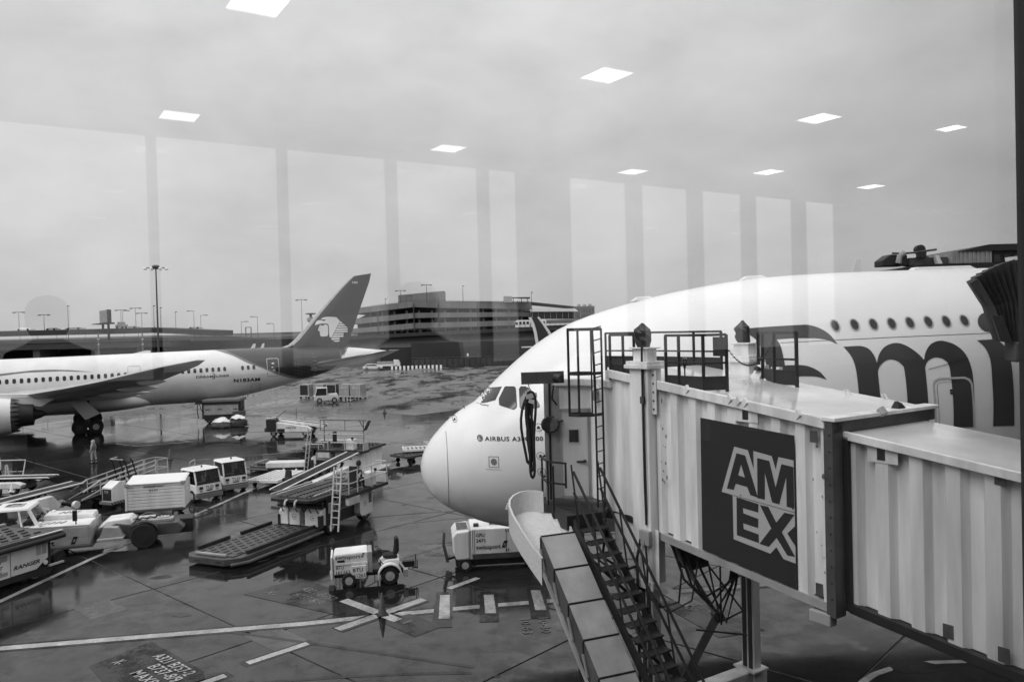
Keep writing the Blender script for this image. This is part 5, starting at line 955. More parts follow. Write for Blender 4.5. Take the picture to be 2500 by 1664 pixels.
MB().tube([B(14.6, 10.45, 8.0), B(14.6, 10.4, 7.7), B(14.56, 10.5, 7.55)], .02, 6).build('cable', M_RUB, JB); MB().bar(B(14.72, 10.42, 8.05), B(14.74, 10.4, 5.4), .05).build('seal_strip', M_RUB, JB)
mi = MB().lathe([(.02, -.05), (.2, -.04), (.24, 0), (.22, .02)], c=(0, 0, 0), ax='x', n=22).build('mirror', M_GLASSD, JB, True); mi.matrix_parent_inverse = JB.matrix_basis.inverted(); mi.location = B(14.62, 10.35, 7.12); mi.rotation_euler = (0, .15, R(62)); mi.scale = (1, 1, .82)
MB().bar(B(14.62, 10.38, 7.12), B(14.5, 10.62, 7.2), .03).build('mirror_arm', M_DK, JB)
lb = MB().cyl(B(13.9, 11.15, 7.86), B(13.84, 11.05, 7.86), .07, 10).bar(B(13.85, 11.02, 7.86), B(13.85, 11.02, 7.66), .1).build('wall_lamp', M_VEH2, JB)
# caged roof ladder
ld = MB(); lt, rt = (13.37, 10.66), (13.3, 10.80)
for s, t in (lt, rt): ld.bar(B(s, t, 5.42), B(s, t, 9.25 if t > 10.7 else 7.95), .055, .04)
ld.bar(B(lt[0], lt[1], 7.9), B(13.38, 10.62, 9.24), .05)
LD = ld.build('ladder', M_DKRAIL, JB)
for k in range(15): z = 5.55 + k * .265; MB().cyl(B(lt[0], lt[1], z), B(rt[0], rt[1], z + .04), .014, 6).build('rung', M_DKRAIL, LD)
def hoop(z, r=.3, w=.05): return [B(13.36 + .02 + r * .9 * math.sin(a) * .8 + .22, 10.6 + -.12 - r * math.cos(a) * .75, z) for a in [R(-80 + 20 * k) for k in range(14)]]
for z in (7.42, 8.3, 9.24):
    hp_ = [B(rt[0], rt[1], z), B(13.28, 10.5, z), B(13.42, 10.27, z), B(13.66, 10.17, z), B(13.8, 10.3, z), B(13.75, 10.5, z), B(13.5, 10.68, z)]; mb = MB()
    for a, b in zip(hp_[:-1], hp_[1:]): mb.bar(a, b, .02, .065)
    mb.build('hoop', M_DKRAIL, LD)
for q in ((13.28, 10.5), (13.42, 10.27), (13.66, 10.17), (13.8, 10.3), (13.75, 10.5)): MB().bar(B(*q, 7.4), B(*q, 9.26), .045, .03).build('cage_bar', M_DKRAIL, LD)
# landing, stairs
LPz = 5.38; lpo = [(14.85, 10.25), (13.76, 9.78), (13.2, 9.72), (13.05, 10.5), (13.4, 11.0), (14.15, 11.1), (14.6, 10.55)]
lp_ = MB().hexa([B(s, t, LPz - .08) for s, t in lpo], [B(s, t, LPz) for s, t in lpo]).build('landing', M_TREAD, JB)
for k in range(9): MB().bar(B(14.4 - k * .14, 10.15 - k * .02, LPz + .005), B(13.95 - k * .1, 10.9 - k * .05, LPz + .005), .015, .012).build('grip_bar', M_DK, lp_)
for a, b in zip(lpo[:3], lpo[1:3] + [lpo[3]]): MB().bar(B(*a, LPz - .12), B(*b, LPz - .12), .03, .3).build('fascia', M_DKRAIL, lp_)
hr = MB(); hz = (LPz, LPz + .52, LPz + .98)
for q in ((14.85, 10.25), (14.3, 10.02), (13.76, 9.78)): hr.bar(B(*q, LPz - .2), B(*q, hz[2]), .045)
for z in hz[1:]: hr.bar(B(14.85, 10.25, z), B(14.3, 10.02, z), .04).bar(B(14.3, 10.02, z), B(13.95, 10.25, z - .02), .04).bar(B(14.85, 10.25, z), B(14.72, 10.45, z + .12), .04)
hr.bar(B(13.95, 10.25, hz[2]), B(13.95, 10.25, hz[1] - .1), .045)
hr.build('handrail', M_DKRAIL, JB)
NS = 22; s0_, s1_ = 13.05, 8.75
for t in (9.82, 10.52):
    st_ = MB().hexa([B(s0_ + .06, t - .025, LPz - .3), B(s1_, t - .025, -.02), B(s1_, t + .025, -.02), B(s0_ + .06, t + .025, LPz - .3)], [B(s0_ + .06, t - .025, LPz - .04), B(s1_ + .0, t - .025, .25), B(s1_ + .0, t + .025, .25), B(s0_ + .06, t + .025, LPz - .04)]).build('stringer', M_DKRAIL, JB)
    r_ = MB(); dz = (LPz) / (s0_ - s1_)
    zr = lambda s, up: LPz - (s0_ - s) * dz + up
    for up in (.52, .95): r_.bar(B(s0_ + .05, t, zr(s0_, up)), B(s1_, t, zr(s1_, up)), .04)
    for k in range(7):
        s = s0_ - .1 - k * .66; r_.bar(B(s, t, zr(s, -.05)), B(s + (.22 if k % 1 == 0 else 0), t, zr(s + .22, .93)), .035)
    r_.build('handrail', M_DKRAIL, JB)
for k in range(NS):
    z = LPz - .22 * (k + 1) - .02; s = s0_ - (s0_ - s1_) * (k + .6) / NS
    if z > 0: MB().hexa([B(s - .13, 9.845, z - .03), B(s + .13, 9.845, z - .03), B(s + .13, 10.495, z - .03), B(s - .13, 10.495, z - .03)], [B(s - .13, 9.845, z), B(s + .13, 9.845, z), B(s + .13, 10.495, z), B(s - .13, 10.495, z)]).build('tread', M_TREAD, JB)
br = MB()
for k in range(4): s = 12.6 - k * .9; br.bar(B(s, 9.85, LPz - (s0_ - s) * dz - .2), B(s - .6, 10.5, LPz - (s0_ - s + .6) * dz - .25), .05)
br.bar(B(12.6, 10.1, 4.4), B(12.2, 10.9, 3.9), .07).bar(B(11.6, 10.1, 3.2), B(12.1, 10.9, 3.0), .07); br.build('cross_brace', M_DKRAIL, JB)
for k in range(5):
    s = 12.9 - k * .25
    MB().bar(B(s + .2, 9.84, LPz - k * .3 - .5), B(s - .4, 10.5, LPz - k * .3 - 1.2), .03).build('support', M_DKRAIL, JB) if k == 0 else None
# baggage slide: open bowl, then a sheet-covered chute running down beside the stairs
path = [(13.98, 9.66, 5.80, 5.36), (14.16, 9.58, 5.81, 5.35), (14.30, 9.46, 5.80, 5.34), (14.37, 9.30, 5.78, 5.32), (14.38, 9.14, 5.73, 5.29), (14.32, 9.0, 5.66, 5.24), (14.18, 8.9, 5.56, 5.16), (13.95, 8.84, 5.42, 5.02), (13.6, 8.81, 5.2, 4.8), (13.2, 8.80, 4.95, 4.56), (12.85, 8.80, 4.78, 4.36)]
wl_ = MB(); n = len(path); e = .045; ctr = (13.6, 9.45)
def inset(s, t, k): d = math.hypot(ctr[0] - s, ctr[1] - t); return (s + (ctr[0] - s) * k / d, t + (ctr[1] - t) * k / d)
inn_ = [inset(s, t, e) for s, t, _, _ in path[:8]] + [(s, t + e) for s, t, _, _ in path[8:]]
vs = [B(s, t, zb_ - .12) for s, t, zr_, zb_ in path] + [B(s, t, zr_) for s, t, zr_, zb_ in path] + [B(p[0], p[1], q[2]) for p, q in zip(inn_, path)] + [B(p[0], p[1], q[3]) for p, q in zip(inn_, path)]
slo = wl_.add(vs, [(r * n + i, r * n + i + 1, (r + 1) * n + i + 1, (r + 1) * n + i) for r in range(3) for i in range(n - 1)]).build('baggage_slide', M_SLIDE, JB, True)
bedr = [(13.80, 9.74, 5.36), (13.8, 9.74, 5.35), (13.8, 9.74, 5.34), (13.8, 9.74, 5.32), (13.78, 9.74, 5.29), (13.72, 9.74, 5.24), (13.6, 9.74, 5.16), (13.4, 9.72, 5.02), (13.15, 9.70, 4.82), (12.95, 9.68, 4.6), (12.7, 9.66, 4.38)]
vs = [B(p[0], p[1], q[3] + .003) for p, q in zip(inn_, path)] + [B(*q) for q in bedr]
MB().add(vs, [(i, i + 1, n + i + 1, n + i) for i in range(n - 1)]).build('slide_bed', M_SLIDE, slo, True)
MB().add([B(13.72, 9.745, 5.24), B(13.4, 9.725, 5.02), B(12.7, 9.665, 4.38), B(12.72, 9.70, 4.62), B(13.3, 9.76, 5.36)] + [B(13.72, 9.785, 5.24), B(13.4, 9.765, 5.02), B(12.7, 9.705, 4.38), B(12.72, 9.74, 4.62), B(13.3, 9.80, 5.36)], [(0, 1, 2, 3, 4), (9, 8, 7, 6, 5), (0, 4, 9, 5), (4, 3, 8, 9), (3, 2, 7, 8)]).build('slide_side', M_SLIDE, slo)
MB().bar(B(14.34, 9.3, 5.4), B(14.44, 9.02, 5.5), .05, .14).build('slide_bracket', M_SLIDE, slo)
c0s, c0z, cst = 12.98, 5.155, .435
cz = lambda s: c0z - (c0s - s) * 1.27
for k in range(9):
    a, b = c0s - k * cst, c0s - (k + 1) * cst
    if cz(b) < .4: break
    a_, b_ = a - .006, b + .006; u, v, sh = 8.9, 9.62, .14
    MB().hexa([B(a_, u, cz(a_) - .46), B(b_, u, cz(b_) - .46), B(b_ - sh, v, cz(b_) - .46), B(a_ - sh, v, cz(a_) - .46)], [B(a_, u, cz(a_)), B(b_, u, cz(b_)), B(b_ - sh, v, cz(b_)), B(a_ - sh, v, cz(a_))]).build('chute_cover', M_ZINC, JB)
    sd_ = MB().hexa([B(a_, u - .012, cz(a_) - .48), B(b_, u - .012, cz(b_) - .48), B(b_, u - .001, cz(b_) - .48), B(a_, u - .001, cz(a_) - .48)], [B(a_, u - .012, cz(a_) - .008), B(b_, u - .012, cz(b_) - .008), B(b_, u - .001, cz(b_) - .008), B(a_, u - .001, cz(a_) - .008)]).build('chute_side', M_MID, JB)
    MB().bar(B(a, u - .01, cz(a) + .012), B(a - sh, v + .01, cz(a) + .012), .022, .03).build('seam_strip', M_DK, sd_); MB().bar(B(a, u - .02, cz(a)), B(a, u - .02, cz(a) - .26), .02, .03).build('seam_strip', M_DK, sd_)
    MB().bar(B(a - .15, u - .05, cz(a - .15) - .42), B(a - .02, u - .05, cz(a - .02) - .2), .035, .03).build('edge_lug', M_VEH2, sd_)
MB().bar(B(13.2, 8.84, cz(13.2) - .52), B(9.4, 8.84, cz(9.4) - .52), .05, .05).build('chute_edge', M_VEH2, JB)
for s in (11.6, 10.0): MB().bar(B(s, 9.3, .0), B(s, 9.3, cz(s) - .4), .08).build('chute_leg', M_DKRAIL, JB)
# rolled hose hung from the hoist beam
HB_ = thing('power_cable', 'thick black power cable looped and hanging from the hoist beam beside the cockpit', 'cable', B(14.6, 9.82, 8.0), world=True)
for k, (dx, w, z0, z1, r) in enumerate(((0, .12, 7.9, 5.98, .03), (.02, .09, 7.82, 6.12, .028), (-.03, .13, 7.86, 6.3, .03), (.03, .06, 7.8, 6.2, .026))):
    c = lambda u, z: B(14.6 - u * .5, 9.82 + u * .86, z); pts = []
    for i in range(25):
        a = i * 2 * math.pi / 24; u = dx + w * math.sin(a) * (.7 + .5 * math.cos(a * 1.0 + k)) + .03 * math.sin(3 * a + k); pts.append(c(u, (z0 + z1) / 2 + (z0 - z1) / 2 * math.cos(a)) + N_ * .03 * k)
    MB().tube(pts, r, 8).build('loop', M_RUB, HB_, True)
MB().tube([B(14.62, 9.78, 8.08), B(14.61, 9.8, 7.95)], .012, 5).build('hook', M_RAIL, HB_); MB().bar(B(14.64, 9.72, 7.78), B(14.55, 9.95, 7.82), .05, .1).build('tie', M_RAIL, HB_); MB().bar(B(14.62, 9.78, 7.7), B(14.56, 9.88, 7.66), .05, .09).build('tie', M_RAIL, HB_)
M_HOOD = mat('hood_fabric', .05, .6, var=.45, scale=5, bump=.6)
# pleated hood of the upper-deck bridge
HD = thing('docking_hood', 'black pleated fabric docking hood pressed against the upper deck', 'bridge canopy', (14.2, 22.4, 7), world=True)
top = [(13.1, 10.24), (13.2, 10.42), (13.41, 10.55), (13.62, 10.66), (13.84, 10.77), (14.08, 10.82), (14.36, 10.8), (14.7, 10.72)]
midp = [(13.55, 9.55), (13.66, 9.6), (13.78, 9.66), (13.92, 9.68), (14.06, 9.72), (14.22, 9.74), (14.4, 9.74), (14.75, 9.72)]
botp = [(13.86, 8.62), (13.92, 8.58), (13.98, 8.55), (14.04, 8.55), (14.1, 8.55), (14.2, 8.52), (14.3, 8.5), (14.7, 8.45)]
def along(arr, u): k = min(int(u), len(arr) - 2); f_ = u - k; return (arr[k][0] + (arr[k + 1][0] - arr[k][0]) * f_, arr[k][1] + (arr[k + 1][1] - arr[k][1]) * f_)
for i in range(10):
    u0, u1 = i * .7, i * .7 + .74; y0 = 22.6 - i * .05; mb = MB(); ring = []
    for arr, drop in ((top, 0), (midp, 0), (botp, 0)):
        (ax, az), (bx, bz) = along(arr, u0), along(arr, min(u1, 6.99)); mx_, mz_ = (ax + bx) / 2, (az + bz) / 2
        ring.append([(ax, y0 + .16, az), (mx_, y0 - .22, mz_ + (.05 if arr is top else 0)), (bx, y0 + .16, bz), (mx_, y0 + .4, mz_)])
    for r0, r1 in zip(ring[1:], ring[:-1]): mb.hexa(r0, r1)
    mb.build('pleat', M_HOOD, HD)
MB().bar((13.95, 21.95, 9.47), (14.35, 21.85, 9.5), .04, .05).build('strap', M_MID, HD)
MB().hexa([(13.9, 22, 8.0), (15, 22, 8.0), (15, 22.6, 8.0), (13.95, 22.6, 8.0)], [(13.95, 22, 8.56), (15, 21.9, 8.62), (15, 22.6, 8.62), (13.95, 22.6, 8.56)]).build('side_pad', M_MID, HD, bev=.05); MB().hexa([(13.62, 22.2, 8.6), (13.9, 22.1, 8.5), (14, 22.4, 8.5), (13.7, 22.4, 8.6)], [(13.45, 22.3, 9.3), (13.7, 22.2, 9.3), (13.7, 22.4, 9.3), (13.5, 22.4, 9.3)]).build('side_flap', M_BAG, HD)
MB().hexa([(14.72, 22, 10.3), (16, 22, 10.3), (16, 23.5, 10.3), (14.72, 23.5, 10.3)], [(14.58, 22, 11.0), (16, 22, 11.05), (16, 23.5, 11.05), (14.58, 23.5, 11.0)]).build('cab_roof', M_BR, HD); MB().box(14.9, 18, 21.4, 23, 8.0, 10.29).build('cab_wall', M_BR2, HD)
# ================================================================ GROUND EQUIPMENT (local frames: x forward, y to its own left, z up)
def ltext(par, s, size, x, y, z, face='L', bold=.02, width=None, m=None, shear=0., name='lettering', rot=0.):
    """lettering on a side: L = the +y side, R = the -y side, F = the front (+x), B = the back, T = top"""
    ux, uy = {'L': ((-1, 0, 0), (0, 0, 1)), 'R': ((1, 0, 0), (0, 0, 1)), 'F': ((0, 1, 0), (0, 0, 1)), 'B': ((0, -1, 0), (0, 0, 1)), 'T': ((-1, 0, 0), (0, -1, 0))}[face]
    ux, uy = Vector(ux), Vector(uy); o = Vector((x, y, z)); c, q = math.cos(rot), math.sin(rot)
    return decal(name, text2d(s, size, bold, shear, 1.0, width), lambda a, b: o + ux * (a * c - b * q) + uy * (a * q + b * c), m or M_INK, par)
def lshape(par, loops, x, y, z, face='L', m=None, name='emblem'):
    ux, uy = {'L': ((-1, 0, 0), (0, 0, 1)), 'R': ((1, 0, 0), (0, 0, 1)), 'F': ((0, 1, 0), (0, 0, 1))}[face]
    return decal(name, fill2d(loops), plane_fn((x, y, z), ux, uy), m or M_INK, par)
def handler_logo(par, x, y, z, k, face):      # slanted blade emblem beside the handler's name
    lshape(par, [[(0, 0), (.5 * k, 0), (.9 * k, k), (.38 * k, k)], [(.28 * k, .3 * k), (.5 * k, .3 * k), (.62 * k, .68 * k), (.42 * k, .68 * k)]], x, y, z, face, M_DK)
def swirl_logo(par, x, y, z, k, face):        # maker's name in an open swirl
    arc = [(.62 * k * math.cos(a), .62 * k * math.sin(a)) for a in [R(40 + 12 * i) for i in range(25)]] + [(.02 * k + .54 * k * math.cos(a), .54 * k * math.sin(a)) for a in [R(328 - 12 * i) for i in range(25)]]
    lshape(par, [arc], x, y, z, face, M_DK); sgn = {'L': -1, 'R': 1, 'F': 0}[face]
    ltext(par, 'JBT', .42 * k, x + sgn * -.2 * k, y + (.0 if face != 'F' else -.2 * k), z - .16 * k, face, .03, .85 * k, M_DK, .25)
# ---------------------------------------------------------------- baggage tug
TG = thing('baggage_tug', 'open white ride-on tug with black bucket seat and number 161263 on its bonnet', 'baggage tug', (-4.84, 29.8, 0), R(191.5))
for s in (-1, 1):
    wheel(TG, 0, s * .55, .33, .24, True, .52); wheel(TG, 1.48, s * .52, .26, .19, True, .55)
    fd = MB(); a0 = [R(-12 + 14 * k) for k in range(14)]
    for a, b in zip(a0[:-1], a0[1:]): fd.hexa([(.4 * math.cos(a), s * .38, .33 + .4 * math.sin(a)), (.4 * math.cos(b), s * .38, .33 + .4 * math.sin(b)), (.4 * math.cos(b), s * .7, .33 + .4 * math.sin(b)), (.4 * math.cos(a), s * .7, .33 + .4 * math.sin(a))], [(.44 * math.cos(a), s * .38, .33 + .44 * math.sin(a)), (.44 * math.cos(b), s * .38, .33 + .44 * math.sin(b)), (.44 * math.cos(b), s * .7, .33 + .44 * math.sin(b)), (.44 * math.cos(a), s * .7, .33 + .44 * math.sin(a))])
    fd.build('fender', M_VEH, TG)
MB().box(-.55, 2.0, -.3, .3, .3, .5).box(-.3, .8, -.42, .42, .42, .56).build('chassis', M_DK, TG, bev=.02)
hood = MB().xz([(.78, .48), (2.02, .46), (2.04, 1.02), (1.98, 1.22), (.78, 1.26)], -.5, .5).build('bonnet', M_VEH, TG, bev=.05)
MB().box(2.05, 2.12, -.55, .55, .32, 1.15).build('front_plate', M_VEH, hood, bev=.02); MB().box(.79, 1.95, .501, .52, .82, .9).build('trim_bar', M_VEH, hood, bev=.01); MB().box(1.62, 1.88, .501, .515, .93, 1.01).build('vent', M_DK, hood)
MB().box(2.0, 2.16, .1, .5, .35, .58).build('headlamp_guard', M_VEH2, hood, bev=.04)
ltext(hood, 'swissport', .2, 1.95, .503, 1.04, 'L', .012, .9); handler_logo(hood, 1.03, .503, 1.06, .16, 'L')
ltext(hood, 'BTU', .18, 1.93, .503, .68, 'L', .01, .28); ltext(hood, '161263', .17, 1.93, .503, .5, 'L', .01, .5)
npl = MB().box(.86, 1.38, .53, .6, .32, .78).build('number_plate', M_VEH, TG, bev=.01); ltext(npl, 'BTU', .19, 1.33, .604, .57, 'L', .01, .36); ltext(npl, '161263', .19, 1.37, .604, .36, 'L', .01, .48)
MB().box(.62, .78, -.48, .48, .46, 1.24).build('dash', M_VEH2, TG, bev=.03); MB().cyl((.62, .1, .9), (.38, .1, 1.2), .03, 8).build('steering_column', M_DK, TG)
sw = MB(); cpt = Vector((.37, .1, 1.22)); ax_ = Vector((-.6, 0, .8)); e1 = Vector((0, 1, 0)); e2 = ax_.cross(e1)
sw.tube([cpt + .19 * (math.cos(k * math.pi / 8) * e1 + math.sin(k * math.pi / 8) * e2) for k in range(17)], .017, 6).bar(cpt - e1 * .18, cpt + e1 * .18, .03).build('steering_wheel', M_DK, TG)
MB().xz([(-.35, .56), (.28, .56), (.3, .72), (.1, .84), (-.38, .84)], -.36, .36).build('seat_box', M_VEH, TG, bev=.03)
st = MB().xz([(-.3, .85), (.22, .88), (.24, .98), (-.3, 1.0)], -.26, .26).build('seat', M_RUB, TG, bev=.05); MB().xz([(-.3, .95), (-.16, .98), (-.2, 1.25), (-.22, 1.56), (-.3, 1.62), (-.38, 1.5), (-.38, 1.1)], -.2, .2).build('backrest', M_RUB, TG, bev=.06)
MB().bar((.28, .3, .55), (.5, .32, .98), .03).bar((.15, .34, .6), (.38, .36, .9), .03).build('lever', M_DK, TG); MB().bar((-.32, .5, .84), (-.62, .5, .42), .06, .05).bar((-.32, -.5, .84), (-.62, -.5, .42), .06, .05).build('rear_brace', M_VEH, TG); MB().box(-.66, -.5, .38, .66, .24, .52).build('rear_plate', M_VEH2, TG)
MB().box(-.95, -.5, -.12, .12, .44, .66).bar((-1.0, 0, .38), (-1.0, 0, .88), .035).bar((-.85, .1, .4), (-1.05, .1, .4), .04).bar((-1.05, .1, .36), (-1.05, .1, .7), .03).build('hitch', M_DK, TG)
# ---------------------------------------------------------------- ground power unit
GP = thing('ground_power_unit', 'white boxy generator trailer numbered 2471 standing under the jumbo nose', 'ground power unit', (-.76, 31.35, 0), R(186.3))
body = MB().xz([(-1.9, .5), (1.1, .5), (1.1, 1.66), (-1.9, 1.62)], -.85, .85).build('body', M_VEH, GP, bev=.03); fr_ = MB().xz([(1.16, .5), (1.66, .48), (1.8, .8), (1.82, 1.38), (1.68, 1.56), (1.16, 1.6)], -.84, .84).build('nose_cover', M_VEH, GP, bev=.06)
MB().box(1.09, 1.17, -.83, .83, .5, 1.6).build('corner_post', M_VEH2, GP); gr = MB().box(1.2, 1.68, -.6, .6, 1.52, 1.6).build('grille', M_VEH, GP)
for k in range(14): MB().box(1.22 + k * .031, 1.236 + k * .031, -.56, .56, 1.6, 1.625).build('louver', M_DK, gr)
MB().box(-1.88, 1.08, .851, .862, .5, .7).build('skirt', M_MID, GP); MB().box(-1.9, 1.7, -.7, .7, .22, .5).build('chassis', M_DK, GP)
for k in (-1.4, 1.35): [wheel(GP, k, s * .72, .27, .2, True, .5, None) for s in (-1, 1)]
for x in (-.25, .98, 1.05): MB().box(x - .008, x + .008, .851, .856, .52, 1.6).build('door_seam', M_DK, body)
for z in (1.5, .75): [MB().box(x, x + .03, .851, .865, z, z + .1).build('latch', M_DK, body) for x in (-.34, -.25)]
MB().box(.78, .98, .3, .5, 1.655, 1.76).build('beacon', M_DK, body); MB().cyl((.05, .2, 1.72), (.35, .2, 1.72), .06, 10).box(.0, .12, .1, .3, 1.655, 1.7).build('exhaust', M_DK, body)
ltext(body, 'GPU', .19, .92, .866, 1.36, 'L', .01, .33); ltext(body, '2471', .19, .92, .866, 1.15, 'L', .01, .35); ltext(body, 'swissport', .24, .92, .866, .88, 'L', .012, .95); handler_logo(body, -.06, .866, .9, .26, 'L')
ltext(body, 'TLD', .3, -.45, .3, 1.665, 'T', .02, .45, M_VEH2)
MB().xz([(1.95, .25), (2.06, .25), (2.2, .9), (2.14, 1.42), (2.06, 1.42), (2.1, .9)], -.4, .2).build('raised_drawbar', M_MID, GP, bev=.01); MB().bar((1.7, 0, .4), (2.05, 0, .32), .08).build('drawbar_hinge', M_DK, GP)
# ---------------------------------------------------------------- container loaders
LO = thing('container_loader', 'two-deck container loader with low roller platform towards the camera and ladder on its side', 'container loader', (-13.7, 32.4, 0), math.atan2(-.917, -.40), 'container loaders')
pf = MB().xy([(0, .35), (-.35, 0), (-5.5, 0), (-5.5, 2.7), (-.5, 2.7), (0, 2.2)], .14, .42).build('platform', M_MID, LO, bev=.03)
MB().xy([(-.35, .35), (-5.45, .3), (-5.45, 2.4), (-.35, 2.35)], .421, .46).build('platform_deck', M_ROLL, pf)
bu = MB().xz([(-.12, 0), (.12, 0), (.12, .04), (-.12, .04)], -.05, .05).mesh('roller', M_DK)
for i in range(11):
    for j in range(6):
        o = link('roller', bu, pf); o.location = (-.65 - i * .45 - (j % 2) * .22, .5 + j * .345, .44)
for y0, y1, x0, x1 in ((.02, .14, -.8, -2.6), (.02, .14, -3.3, -5.3), (2.5, 2.62, -.9, -5.4)): MB().box(x1, x0, y0, y1, .44, .58).build('side_guide', M_DK, pf, bev=.01)
MB().box(-.32, -.2, .5, 2.1, .46, .54).build('stop_bar', M_VEH2, pf, bev=.01); MB().tube([(-5.4, 2.95, .26), (-3.5, 2.95, .24), (-.6, 2.9, .22), (-.05, 2.5, .2)], .07, 8).build('bumper_tube', M_MID, pf)
for k in range(3): MB().cyl((.0, .7 + k * .1, .28), (.012, .7 + k * .1, .28), .035, 8).cyl((.0, 1.8 + k * .1, .28), (.012, 1.8 + k * .1, .28), .035, 8).build('plug', M_DK, pf)
for y0, y1, lg in ((.55, 1.05, 0), (1.14, 1.72, 1), (2.02, 2.9, 1)):
    bx_ = MB().xz([(-5.9, .5), (-5.3, .5), (-5.3, 1.12), (-5.5, 1.28), (-5.9, 1.28)], y0, y1).build('battery_box', M_VEH, LO, bev=.02)
    if lg: swirl_logo(bx_, -5.296, (y0 + y1) / 2, .88, .2, 'F')
MB().box(-5.5, -5.25, 2.78, 2.93, .42, 1.0).box(-5.5, -5.26, .5, .62, .42, .95).build('corner_pad', M_DK, LO)
tw_ = MB().box(-9.2, -5.7, .55, 2.95, .45, 1.7).build('tower', M_DK, LO); 
for z in (1.36, 1.55): MB().cyl((-5.45, .4, z), (-5.45, 2.95, z), .09, 10).build('lift_tube', M_DK, tw_, True)
dk = MB().xy([(-4.85, .5), (-4.6, .7), (-4.6, 2.8), (-4.85, 3.0), (-9.6, 3.0), (-9.6, .5)], 1.7, 1.84).build('upper_deck', M_DK, LO, bev=.02); MB().box(-9.5, -4.9, .8, 2.7, 1.841, 1.87).build('deck_rollers', M_ROLL, dk)
for i in range(18): MB().cyl((-5.0 - i * .25, .85, 1.88), (-5.0 - i * .25, 2.65, 1.88), .05, 8).build('roller', M_MID, dk, True)
for y in (.62, .95): MB().cyl((-4.7, y, 2.0), (-7.6, y, 2.02), .035, 8).build('guide_tube', M_RAIL, dk)
for y in (1.6, 2.15): MB().tube([(-4.62, y, 1.8), (-4.5, y, 1.78), (-4.45, y, 1.64), (-4.5, y - .04, 1.52)], .05, 8).build('hook', M_RAIL, dk)
op = MB().box(-9.7, -6.3, 3.0, 3.75, 1.66, 1.8).build('operator_platform', M_DK, LO); rl = MB()
for x, y in ((-6.4, 3.72), (-7.1, 3.72), (-8.3, 3.72), (-9.65, 3.72), (-6.4, 3.05)): rl.cyl((x, y, 1.5 if x > -8 else 1.8), (x, y, 2.85), .03, 8)
for z in (2.3, 2.85): rl.tube([(-6.4, 3.05, z), (-6.4, 3.72, z), (-7.1, 3.72, z)], .028, 8).tube([(-7.3, 3.72, z), (-9.65, 3.72, z), (-9.65, 3.1, z)], .028, 8)
rl.build('guard_rail', M_RAIL, LO, True); MB().box(-7.2, -6.35, 3.55, 3.76, 1.3, 1.65).build('step_plate', M_RAIL, op, bev=.01)
ld_ = MB()
for y in (3.42, 3.82): ld_.bar((-5.35, y, .35), (-5.75, y, 3.2), .07, .05)
ld_.build('ladder', M_RAIL, LO)
for k in range(9): z = .65 + k * .3; MB().cyl((-5.35 - (z - .35) * .14, 3.42, z), (-5.35 - (z - .35) * .14, 3.82, z), .022, 6).build('rung', M_RAIL, LO)
pn = MB().box(-7.5, -5.75, 3.0, 3.06, 1.02, 1.5).build('name_panel', M_VEH2, LO, bev=.01); ltext(pn, 'swissport', .24, -6.0, 3.064, 1.14, 'L', .02, .9); handler_logo(pn, -6.95, 3.064, 1.1, .26, 'L')
rb = MB().xz([(-8.95, .42), (-8.0, .42), (-7.85, .6), (-7.85, 1.62), (-8.95, 1.62)], 2.95, 3.3).build('rear_cabinet', M_VEH, LO, bev=.02); ltext(rb, 'LDL 2208', .17, -7.95, 3.305, 1.42, 'L', .01, .85); swirl_logo(rb, -8.3, 3.305, 1.0, .2, 'L'); MB().box(-8.85, -8.6, 3.301, 3.31, .95, 1.4).build('vent', M_MID, rb)
for x in (-6.1, -8.9): [wheel(LO, x, y, .42, .3) for y in (.75, 2.75)]
cs = MB().box(-8.9, -8.3, 3.15, 3.6, 1.8, 2.5).build('console', M_VEH, LO, bev=.05); MB().box(-7.75, -7.3, 3.1, 3.5, 1.95, 2.25).box(-7.42, -7.3, 3.1, 3.5, 2.2, 2.95).build('operator_seat', M_RUB, LO, bev=.04)
sx = MB()
for y in (.7, 2.8):
    for k in range(3): x = -6.0 - k * 1.05; sx.bar((x, y, .5), (x - 1.0, y, 1.65), .1).bar((x - 1.0, y, .5), (x, y, 1.65), .1)
sx.build('scissor_arm', M_MID, LO)
for k in range(6): MB().tube([(-5.55, .7 + k * .4, 1.7), (-5.2, .75 + k * .38, 1.45), (-5.25, .8 + k * .4, 1.15), (-5.5, .9 + k * .38, 1.0)], .025, 6).build('hydraulic_hose', M_RUB, LO)
for y in (1.35, 1.9, 2.45): MB().box(-9.4, -4.95, y - .03, y + .03, 1.875, 1.95).build('guide_strip', M_DK, dk)
MB().tube([(-4.9, 2.9, 2.0), (-6.2, 2.92, 2.05), (-6.3, 2.9, 1.9)], .035, 8).build('guide_tube', M_RAIL, dk)
MB().lathe([(.03, 0), (.08, .02), (.08, .12), (.03, .14)], c=(-8.8, 3.6, 2.5), n=10).build('beacon', M_DK, LO); MB().box(-9.68, -9.6, 3.1, 3.7, 1.8, 2.3).build('kick_plate', M_RAIL, op)
L2 = dup(LO, (-17.6, 56.8, 0), R(162), 'second container loader with a raised dark deck parked sideways behind the belt loader', 'container loaders')
for ch in list(L2.children): pass
